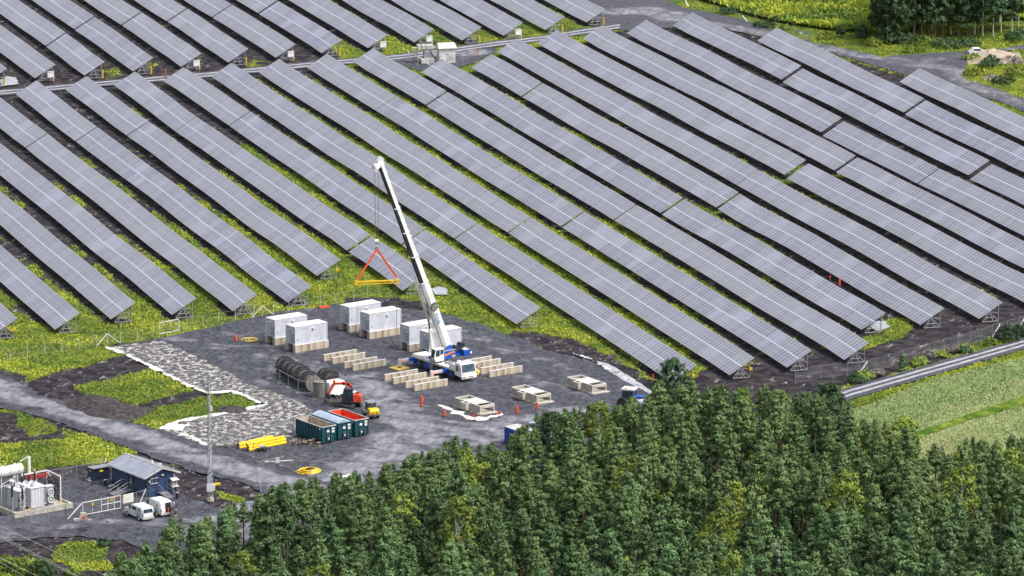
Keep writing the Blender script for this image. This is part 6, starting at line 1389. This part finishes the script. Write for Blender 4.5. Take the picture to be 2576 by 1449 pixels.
def crown_points(kind, h, rng):
    C = []; R = []; br = []
    if kind == 'pine':
        z0 = h*rng.uniform(.48, .64); rm = h*rng.uniform(.13, .18); z = z0; lean = rng.normal(size=2)*.02
        while z < h-.25:
            u = (z-z0)/(h-z0); r = rm*min(1, .45+u*3.2)*(1-u)**.8+.10
            nb = rng.randint(5, 8) if u < .7 else 4; a0 = rng.rand()*6.3; ax = np.array([lean[0]*z, lean[1]*z, 0])
            for k in range(nb):
                if rng.rand() < .14: continue
                a = a0+6.283*k/nb+rng.normal()*.25; rr_ = r*rng.uniform(.65, 1.2); tip = ax+np.array([math.cos(a)*rr_, math.sin(a)*rr_, z+rr_*rng.uniform(.02, .32)])
                br.append((tuple(ax+np.array([0, 0, z-.15])), tuple(tip)))
                for f_ in ((.4, .72, 1.0) if rr_ > 1.1 else (.55, 1.0)): C.append((ax+np.array([0, 0, z]))*(1-f_)+tip*f_+rng.normal(size=3)*.08); R.append(.28+.2*rng.rand()+.06*(f_ > .7))
            z += .55+.25*rng.rand()
        for dz_ in (.05, .3, .6): C.append(np.array([lean[0]*h, lean[1]*h, h-dz_])); R.append(.16+.2*dz_)
    elif kind == 'spruce':
        z = h*.12
        while z < h-.2:
            u = z/h; r = h*.17*(1-u)**.8+.10; nb = 6; a0 = rng.rand()*6.3
            for k in range(nb):
                a = a0+6.283*k/nb; tip = np.array([math.cos(a)*r, math.sin(a)*r, z-r*.2])
                for f_ in (.45, .9): C.append(np.array([0, 0, z])*(1-f_)+tip*f_); R.append(.32+.1*rng.rand())
            z += .5
    elif kind in ('birch', 'round'):
        z0, rm = (h*.25, h*.20) if kind == 'birch' else (h*.22, h*.33)
        nc = int(95*(rm/2.6)**1.5)+30
        for _ in range(nc):
            u = rng.rand(); z = z0+(h-z0)*u; pr = rm*(math.sin(math.pi*(.12+.80*u))**.75)*(1.0 if u < .8 else (1-(u-.8)*1.2))
            a = rng.rand()*6.283; q = pr*rng.uniform(.45, 1.08)*(1+.22*math.sin(3*a+z)); tip = np.array([math.cos(a)*q, math.sin(a)*q, z]); C.append(tip); R.append(.42+.32*rng.rand())
            if rng.rand() < .25: br.append(((0, 0, max(1, z-q*.9)), tuple(tip)))
    elif kind == 'aspen':
        z0 = h*rng.uniform(.12, .26); rm = h*.18
        for _ in range(130):
            u = rng.rand(); z = z0+(h-z0)*u; a = rng.rand()*6.283; q = rm*(math.sin(math.pi*(.2+.75*u))**.6)*rng.uniform(.3, 1.1); C.append(np.array([math.cos(a)*q, math.sin(a)*q, z])); R.append(.5+.35*rng.rand())
    elif kind == 'dead':
        for _ in range(26):
            z = h*rng.uniform(.35, 1); a = rng.rand()*6.283; q = h*.10*rng.rand(); tip = (math.cos(a)*q, math.sin(a)*q, z); br.append(((0, 0, z-q*.6), tip))
            if rng.rand() < .5: C.append(np.array(tip)); R.append(.25)
    return np.array(C), np.array(R)[:, None], br
def tree_meshes(kind, h, seed, ntri=20, size=.30, leaf='pine_needles', bark='pine_bark', tr=None):
    rng = np.random.RandomState(seed); C, R, br = crown_points(kind, h, rng)
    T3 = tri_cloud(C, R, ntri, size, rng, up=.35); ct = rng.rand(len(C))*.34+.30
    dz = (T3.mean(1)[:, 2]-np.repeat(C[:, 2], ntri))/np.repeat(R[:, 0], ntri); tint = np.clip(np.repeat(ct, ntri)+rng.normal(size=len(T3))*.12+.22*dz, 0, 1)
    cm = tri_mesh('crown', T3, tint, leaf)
    tr = tr or .011*h; mb = MB(); n = 6; zz = 0; p = Vector((0, 0, 0)); bend = rng.normal(size=2)*.03
    for k in range(n):
        z1 = h*.97*(k+1)/n; q = Vector((bend[0]*z1*(k/n), bend[1]*z1*(k/n), z1)); mb.cyl(p, q, tr*(1-.85*k/n), tr*(1-.85*(k+1)/n), 6, cap=False); p = q
    for a, b in br: mb.cyl(Vector(a), Vector(b), tr*.22, tr*.1, 4, cap=False)
    o = mb.build('tmp', bark); tm = o.data; tm.name = 'trunk'; bpy.data.objects.remove(o)
    return tm, cm
def place_tree(ms, name, label, cat, loc, rz, s, group=None):
    t = thing(name, label, cat, loc, group); t.rotation_euler = (0, 0, rz); t.scale = (s, s, s)
    for nm, me in zip(('trunk', 'crown'), ms):
        o = bpy.data.objects.new(nm, me); sc.collection.objects.link(o); o.parent = t
    return t
TOP = [(240, 1500), (300, 1385), (330, 1372), (380, 1350), (430, 1300), (500, 1310), (560, 1275), (640, 1240), (700, 1215), (760, 1205), (800, 1195), (880, 1185), (940, 1165), (990, 1160), (1060, 1130), (1100, 1120), (1150, 1092), (1200, 1115), (1250, 1105), (1310, 1075), (1350, 1035),
       (1440, 1025), (1500, 1010), (1540, 1020), (1590, 995), (1620, 1010), (1650, 960), (1700, 925), (1760, 960), (1830, 975), (1900, 965), (1990, 985), (2060, 975), (2120, 985), (2150, 1050), (2200, 1050), (2290, 1060), (2325, 1150), (2350, 1110), (2400, 1130), (2440, 1090), (2500, 1110), (2540, 1090), (2700, 1080)]
def topline(x):
    xs_, ys_ = zip(*TOP); return float(np.interp(x, xs_, ys_))
rs = np.random.RandomState(11)
PINES = [tree_meshes('pine', 12, 100+i) for i in range(14)]; SPR = [tree_meshes('spruce', 13, 200+i, 14, .3, 'pine_needles') for i in range(2)]
BIR = [tree_meshes('birch', 13, 300+i, 17, .34, 'birch_leaves', 'birch_bark') for i in range(3)]
cand = []; cell = {}
def far_enough(x, y, d):
    ci, cj = int(x//6), int(y//6)
    for i in range(ci-1, ci+2):
        for j_ in range(cj-1, cj+2):
            for (a, b) in cell.get((i, j_), ()):
                if (a-x)**2+(b-y)**2 < d*d: return False
    return True
def occupy(x, y): cell.setdefault((int(x//6), int(y//6)), []).append((x, y))
special = [  # top px, base row, kind, radius scale, label
    ((1212, 1168), 1345, 'round', 'big yellow-green birch with a broad round crown in the middle of the forest', 'birch_leaves'), ((1392, 1040), 1200, 'round', 'broad dark green deciduous tree at the yard edge right of the blue container', 'dark_leaves2'),
    ((1668, 1105), 1300, 'birch', 'slender bright green birch with a pale trunk in the upper forest', 'birch_leaves'), ((2082, 968), 1150, 'round', 'large dark green round tree at the forest corner beside the field road', 'dark_leaves2'),
    ((2272, 1052), 1200, 'round', 'round green tree with yellow edges standing before the crop field', 'birch_leaves'), ((1690, 905), 1060, 'round', 'tall grey-green deciduous tree in front of the nearest solar row end', 'dark_leaves2'),
    ((1850, 1215), 1400, 'birch', 'bright yellow-green birch rising between dark pines at right centre', 'birch_leaves'), ((1958, 1358), 1560, 'dead', 'nearly bare birch with a white trunk at the bottom right', 'dead_twigs'),
    ((2392, 1270), 1380, 'dead', 'dead grey tree with a bare forked top at the right', 'dead_twigs'), ((2362, 1098), 1260, 'dead', 'pair-like bare dead trees standing before the crop field', 'dead_twigs'), ((1965, 985), 1110, 'birch', 'yellowish young birch at the forest edge below the solar rows', 'birch_leaves'),
    ((1905, 1140), 1290, 'birch', 'light green birch among pines right of the forest centre', 'birch_leaves'), ((1780, 1485-160), 1500, 'birch', 'light green birch near the bottom centre right', 'birch_leaves'), ((2190, 1230), 1380, 'birch', 'pale green birch near the crop field corner', 'birch_leaves')]
for (tx, ty), by, kd, lab, leaf in special:
    g = P(tx, by); h = hgt(tx, by, ty); occupy(g.x, g.y)
    if kd == 'round':
        for q_ in range(6): occupy(g.x+2.6*math.cos(q_), g.y+2.6*math.sin(q_)-1.5)
    lf = {'dark_leaves2': 'dark_leaves'}.get(leaf, leaf)
    ms = tree_meshes(kd, h, int(tx), 20 if kd != 'dead' else 14, .34 if kd != 'dead' else .2, lf, 'birch_bark' if kd in ('birch', 'dead') else 'pine_bark', tr=.012*h)
    place_tree(ms, {'dead': 'dead_tree', 'birch': 'birch_tree', 'round': 'broadleaf_tree'}[kd], lab, 'tree', g, 0, 1)
for _ in range(60000):
    px = rs.uniform(230, 2640); py = rs.uniform(1060, 1790); g = P(px, py)
    tp = topline(px); edge = py-tp
    if edge < 70: continue
    if not far_enough(g.x, g.y, 3.8): continue
    hm = hgt(px, py, tp)
    if hm < 5.5: continue
    h = min(rs.choice([rs.uniform(8, 11), rs.uniform(11, 15.5)]), hm*rs.uniform(.93, 1.0))
    ytop = pj((g.x, g.y, h))[1]
    if ytop > 1462: continue
    if px > 2340 and py < 1290 and rs.rand() < .45: continue
    occupy(g.x, g.y); cand.append((g, h, px, py, ytop))
cand.sort(key=lambda c_: c_[0].y)
print('trees', len(cand))
def zone_label(px, yt):
    if px < 560: return 'dark green pine at the left tip of the forest, beside the substation road', 'pines at the left tip of the forest'
    if yt < topline(px)+45:
        if px < 1000: return 'pine on the upper forest edge, below the road junction', 'pines along the road junction'
        if px < 1600: return 'pine on the upper forest edge, bordering the gravel yard', 'pines bordering the gravel yard'
        if px < 2140: return 'pine on the upper forest edge, below the solar rows', 'pines below the solar rows'
        return 'pine on the upper forest edge, in front of the crop field', 'pines in front of the crop field'
    r_ = 'left' if px < 1130 else ('middle' if px < 1850 else 'right')
    v = 'upper' if yt < 1255 else 'bottom'
    return 'dark green pine within the %s %s part of the forest' % (v, r_), 'pines of the %s %s forest' % (v, r_)
rest_t = []; rest_c = []; rest_tint = []; nth = 0
for i_, (g, h, px, py, yt) in enumerate(cand):
    u = rs.rand(); ms, h0, nm = (PINES[rs.randint(14)], 12, 'pine_tree')
    if u < .04: ms, h0, nm = SPR[rs.randint(2)], 13, 'spruce_tree'
    elif u < .085: ms, h0, nm = BIR[rs.randint(3)], 13, 'birch_tree'
    s_ = h/h0; rz = rs.rand()*6.283
    if nth < 300 or nm != 'pine_tree':
        lab, grp = zone_label(px, yt)
        if nm != 'pine_tree':
            lab = lab.replace('dark green pine', 'pointed dark spruce' if nm == 'spruce_tree' else 'lighter green birch').replace('pine on', ('pointed spruce on' if nm == 'spruce_tree' else 'lighter birch on')); grp = grp.replace('pines', nm.split('_')[0]+' trees')
        place_tree(ms, nm, lab, 'tree', g, rz, s_, grp)
        if nm == 'pine_tree': nth += 1
    else:
        me = ms[1]; n = len(me.vertices); co = np.empty(n*3, np.float32); me.vertices.foreach_get('co', co); co = co.reshape(-1, 3)
        c_, sn = math.cos(rz), math.sin(rz); R_ = np.array([[c_, -sn, 0], [sn, c_, 0], [0, 0, 1]]); co = co@R_.T*s_+np.array([g.x, g.y, 0])
        tv = np.empty(n, np.float32); me.attributes['tint'].data.foreach_get('value', tv); rest_c.append(co); rest_tint.append(tv[::3]); rest_t.append((g, h))
if rest_c:
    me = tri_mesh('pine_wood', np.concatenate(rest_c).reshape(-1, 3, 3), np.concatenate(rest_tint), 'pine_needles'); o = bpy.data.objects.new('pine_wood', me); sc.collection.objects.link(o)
    tag(o, 'rest of the pine wood, farther trees that read as one mass', 'wood', kind='stuff')
    mb = MB()
    for g, h in rest_t: mb.cyl(g, g+Vector((0, 0, h*.9)), .16, .05, 5, cap=False)
    o2 = mb.build('trunks', 'pine_bark', o)
print('things', nth, 'rest', len(rest_t))
# aspen grove at the upper right
k = 0
for (x, y, h) in [(2213, 103, 12), (2232, 112, 13), (2250, 96, 15), (2262, 108, 12), (2285, 98, 16), (2300, 90, 16), (2318, 100, 15), (2335, 92, 17), (2352, 98, 14), (2372, 92, 18), (2392, 88, 17), (2412, 92, 16), (2432, 90, 17), (2452, 86, 15), (2472, 92, 18), (2498, 90, 19), (2518, 82, 17), (2545, 78, 18), (2562, 72, 16), (2270, 80, 17), (2345, 76, 17), (2420, 76, 18), (2310, 70, 16), (2385, 72, 16), (2460, 70, 17), (2240, 84, 15), (2255, 62, 15), (2290, 55, 16), (2330, 52, 16), (2365, 50, 17), (2400, 55, 17), (2440, 50, 16), (2480, 52, 17), (2515, 56, 17), (2550, 50, 17), (2275, 35, 16), (2350, 30, 16), (2420, 30, 16), (2500, 30, 16)]:
    ms = tree_meshes('aspen' if x > 2400 else 'birch', h, 900+k, 20, .42, 'dark_leaves', 'birch_bark' if x > 2435 or k % 5 == 0 else 'pine_bark', tr=.15); k += 1
    lab = ('white-trunked aspen on the right side of the far grove' if x > 2440 else 'dark aspen in the dense middle of the far grove') if x > 2290 else 'leafy dark tree on the left side of the far grove'
    place_tree(ms, 'aspen_tree', lab, 'tree', P(x, y), k*1.7, 1, lab.split(' ')[0]+' trees of the far grove '+str(int(x > 2440)+int(x > 2290)))
# shrubs
def shrub(px, r, h, label, leaf='dark_leaves', seed=0, grp=None, name='shrub'):
    g = P(*px); rng = np.random.RandomState(seed); n = int(14*r*h)+14
    a = rng.rand(n)*6.283; q = r*np.sqrt(rng.rand(n)); z = h*(.25+.75*rng.rand(n))*(1-(q/r)**2*.55)
    C = np.stack([np.cos(a)*q, np.sin(a)*q, z], 1); T3 = tri_cloud(C, np.full((n, 1), .38), 16, .26, rng, up=.4)
    t = thing(name, label, 'shrub', g, grp); me = tri_mesh('foliage', T3, np.clip(np.repeat(rng.rand(n), 16)+rng.normal(size=len(T3))*.12, 0, 1), leaf); o = bpy.data.objects.new('foliage', me); sc.collection.objects.link(o); o.parent = t
    mb = MB(Matrix.Translation(g))
    for _ in range(5): mb.cyl((0, 0, 0), (rng.normal()*.3*r, rng.normal()*.3*r, h*.7), .04, .02, 4, cap=False)
    mb.build('stem', 'pine_bark', t)
def conifer(px, h, label, seed, grp=None):
    ms = tree_meshes('spruce', h, seed, 15, .22, 'pine_needles', tr=.06); place_tree(ms, 'young_spruce', label, 'tree', P(*px), 0, 1, grp)
conifer(E8(415, 520), 2.6, 'young spruce standing alone above the field road', 41); shrub(E8(1312, 262), 2.0, 2.6, 'dense round grey-green shrub between fence and field road', 'dark_leaves', 42); shrub(E8(1440, 215), 1.4, 2.0, 'green shrub at the right frame edge by the road', 'dark_leaves', 43)
shrub(E8(565, 470), 1.5, 1.4, 'light green shrub below the fence, left of centre', 'birch_leaves', 44); shrub(E8(1170, 300), .9, 1.2, 'yellow-green bush beside the middle fence stay', 'birch_leaves', 45); shrub(E8(940, 365), 1.4, .9, 'low green shrub under the fence beside the field road', 'dark_leaves', 46)
shrub(E8(760, 400), 1.3, .9, 'low green shrub along the verge, middle of the roadside', 'birch_leaves', 47); shrub(E8(100, 590), 1.6, 1.3, 'yellowish bush at the left fence stay above the road', 'birch_leaves', 48); shrub(E8(20, 620), 1.5, 1.4, 'green bush at the forest side end of the field road', 'dark_leaves', 49); shrub(E8(200, 560), 1.2, 1.0, 'brownish bush right of the left fence stay', 'dead_twigs', 50)
shrub(E8(850, 350), 1.8, .8, 'brown dry bush on the black soil strip', 'dead_twigs', 51); shrub(E8(690, 385), 1.8, .7, 'dry tan bush left on the black soil strip', 'dead_twigs', 52)
shrub(TR(1195, 275), .9, 2.6, 'small pointed bush alone at the meadow edge', 'dark_leaves', 53); shrub(TR(1350, 280), 1.4, 2.6, 'round bush between the meadow and the grove', 'dark_leaves', 54); shrub(TR(1560, 320), 3.0, 3.4, 'large dark bush at the left foot of the grove', 'dark_leaves', 55); shrub(TR(1440, 340), 1.8, 1.8, 'bright green bush above the lane edge', 'birch_leaves', 56)
for k, (x, y, r_, h, lf, lb) in enumerate([(1700, 320, 3, 2, 'dark_leaves', 'dark low bush under the grove, left'), (1850, 330, 3, 1.8, 'birch_leaves', 'green low bush under the grove, middle'), (2000, 350, 3, 1.8, 'dark_leaves', 'dark low bush above the lane bend'), (2150, 340, 3, 1.6, 'dark_leaves', 'dark low bush under the white trunks'), (1750, 385, 2.5, .9, 'birch_leaves', 'yellow-green bush at the lane edge'),
     (2320, 500, 2.2, 2.2, 'dark_leaves', 'dark round bush right of the junction'), (2180, 450, 2, 1.2, 'birch_leaves', 'bright bush at the left tip of the overgrown island'), (2200, 560, 2.2, 1.0, 'birch_leaves', 'green bush low on the overgrown island'), (2420, 620, 2.4, 1.3, 'dark_leaves', 'dark bush near the lane at the right edge'), (2520, 560, 2.4, 1.6, 'birch_leaves', 'green bush at the right frame edge above the lane'), (2480, 470, 2.5, 1.2, 'dead_twigs', 'reddish-brown bush right of the sand heap'), (2330, 600, 2, .8, 'dead_twigs', 'brown bush in the middle of the overgrown island'), (2540, 300, 3, 2.5, 'dark_leaves', 'dark bush at the right edge below the white trunks'), (1080, 290, 2, 1.2, 'birch_leaves', 'green bush right of the mesh gate'), (620, 200, 2.4, 1.3, 'dark_leaves', 'green bush on the fence line left of the mesh gate'), (330, 100, 2, 1.2, 'dark_leaves', 'dark green bush near the upper lane'), (760, 215, 1.6, .9, 'birch_leaves', 'yellow flowering bush left of the mesh gate')]):
    shrub(TR(x, y), r_, h, lb, lf, 60+k)
for k, (x, y, r_, h, lf, lb) in enumerate([(22, 1430, 1.6, 2.2, 'birch_leaves', 'yellow-green bush in the lower left corner'), (75, 1440, 2.2, 2.6, 'birch_leaves', 'leafy green bush under the overhead wires'), (110, 1450, 2.0, 2.6, 'dark_leaves', 'darker bush right under the overhead wires'), (180, 1455, 1.2, 1.8, 'birch_leaves', 'small bush at the bottom edge right of the wires'), (262, 1372, .9, 1.1, 'dark_leaves', 'single green bush on the reddish grass patch'), (335, 1452, 1.5, 1.6, 'birch_leaves', 'bush at the bottom edge beside the first pines'), (240, 1465, 1.0, 1.4, 'dark_leaves', 'dark bush at the bottom edge left of the pines')]):
    shrub((x, y), r_, h, lb, lf, 90+k)
# ------------------------------------------------------------------ grass tufts
def blades(n, mask, size, mat, name, label, seed, tintf, up=1.1, zoff=-.1, bb=(-30, -20, 2606, 1480), skip=True):
    rng = np.random.RandomState(seed); px = rng.uniform(bb[0], bb[2], n); py = rng.uniform(bb[1], bb[3], n)
    d_y = FW.y-UP.y*((py-724.5)/CAM_F); d_z = FW.z-UP.z*((py-724.5)/CAM_F); tt = -CAM_H/d_z; x = (px-1288)/CAM_F*tt; y = d_y*tt
    k = rng.rand(n) < mask(x, y, px, py); x, y = x[k], y[k]
    bad = np.zeros(len(x), bool)
    for z_ in (ZONES if skip else ()): bad |= inpoly(x, y, z_)
    x, y = x[~bad], y[~bad]; m_ = len(x)
    C = np.stack([x, y, np.full(m_, zoff)], 1); a = rng.normal(size=(m_, 3))*.55; a[:, 2] = up*.5; a /= np.linalg.norm(a, axis=1)[:, None]
    b = rng.normal(size=(m_, 3)); b[:, 2] = 0; b /= np.linalg.norm(b, axis=1)[:, None]; s = size*(.5+rng.rand(m_, 1))
    T3 = np.stack([C-b*s*.55, C+b*s*.55, C+a*s*1.1], 1); me = tri_mesh(name, T3, np.clip(tintf(x, y)+rng.normal(size=m_)*.07, 0, 1), mat)
    o = bpy.data.objects.new(name, me); sc.collection.objects.link(o); tag(o, label, kind='stuff'); print(name, m_)
tg = lambda x, y: (fbm(x, y, 7., 4)-.5)*5+.45
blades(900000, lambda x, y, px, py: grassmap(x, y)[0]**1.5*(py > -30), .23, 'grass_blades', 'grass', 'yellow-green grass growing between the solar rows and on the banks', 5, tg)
mdw = W2(MEAD); blades(90000, lambda x, y, px, py: inpoly(x, y, mdw)*1.0, .7, 'grass_blades', 'meadow_grass', 'bright green meadow grass at the upper right', 6, lambda x, y: (fbm(x*.5, y*.4, 2., 4)-.5)*3+.5, bb=(1690, -20, 2606, 115), zoff=.4)
crp = W2(CROP); hl = W2(HEADL)
blades(300000, lambda x, y, px, py: inpoly(x, y, crp)*(1-inpoly(x, y, hl)), .22, 'crop_blades', 'crop', 'pale green crop standing in the field at the right', 7, lambda x, y: (fbm(x*.78-y*.62, x*.06+y*.08, 6, 3)-.5)*4.5+.5, bb=(2125, 870, 2606, 1360), zoff=.25)
FOR = W2([(330, 1500), (430, 1400), (560, 1400), (700, 1360), (900, 1330), (1100, 1270), (1300, 1200), (1500, 1150), (1650, 1090), (1750, 1040), (2100, 1060), (2140, 1120), (2230, 1240), (2330, 1300), (2640, 1270), (2640, 1800), (330, 1800)])
blades(150000, lambda x, y, px, py: inpoly(x, y, FOR)*1.0, 1.1, 'dark_leaves', 'undergrowth', 'dark low undergrowth between the trunks of the forest', 8, lambda x, y: (fbm(x, y, 3., 3)-.5)*2+.4, bb=(300, 1030, 2640, 1700), zoff=0, skip=False)
# loose stones
rng = np.random.RandomState(9); st = MB(); pl = W2([(640, 990), (850, 860), (1400, 900), (1600, 990), (1300, 1080), (1000, 1000), (760, 1040)])
vs = []; fs = []; n = 0
for _ in range(2600):
    px = rng.uniform(0, 1700); py = rng.uniform(780, 1449); 
    if px > 640 and py > 1100: continue
    if 850 < px < 1500 and py > 950: continue
    if abs(py-(975+px*.30)) < 32 and px < 840: continue
    q = P(px, py); s = .10+.16*rng.rand()
    if float(grassmap(np.array([q.x]), np.array([q.y]))[0][0]) > .4: continue
    b0 = len(vs); ang = rng.rand()*3; c_, sn = math.cos(ang), math.sin(ang)
    for (a, b, z) in ((-1, -.7, -.3), (1, -.8, -.3), (.8, .8, -.3), (-.9, .7, -.3), (-.5, -.3, .7), (.5, -.2, .6), (.3, .5, .75)):
        vs.append((q.x+s*(a*c_-b*sn), q.y+s*(a*sn+b*c_), .03+s*z*rng.uniform(.7, 1.2)))
    for f_ in ((0, 1, 5, 4), (1, 2, 6, 5), (2, 3, 6), (3, 0, 4, 6), (4, 5, 6)): fs.append(tuple(b0+i for i in f_))
M('stone', (.06, .06, .075), (.15, .15, .17), .9, .85)
mb = MB(); mb.add(vs, fs, 'stone'); tag(mb.build('loose_stones'), 'loose crushed stones scattered over the gravel', kind='stuff')
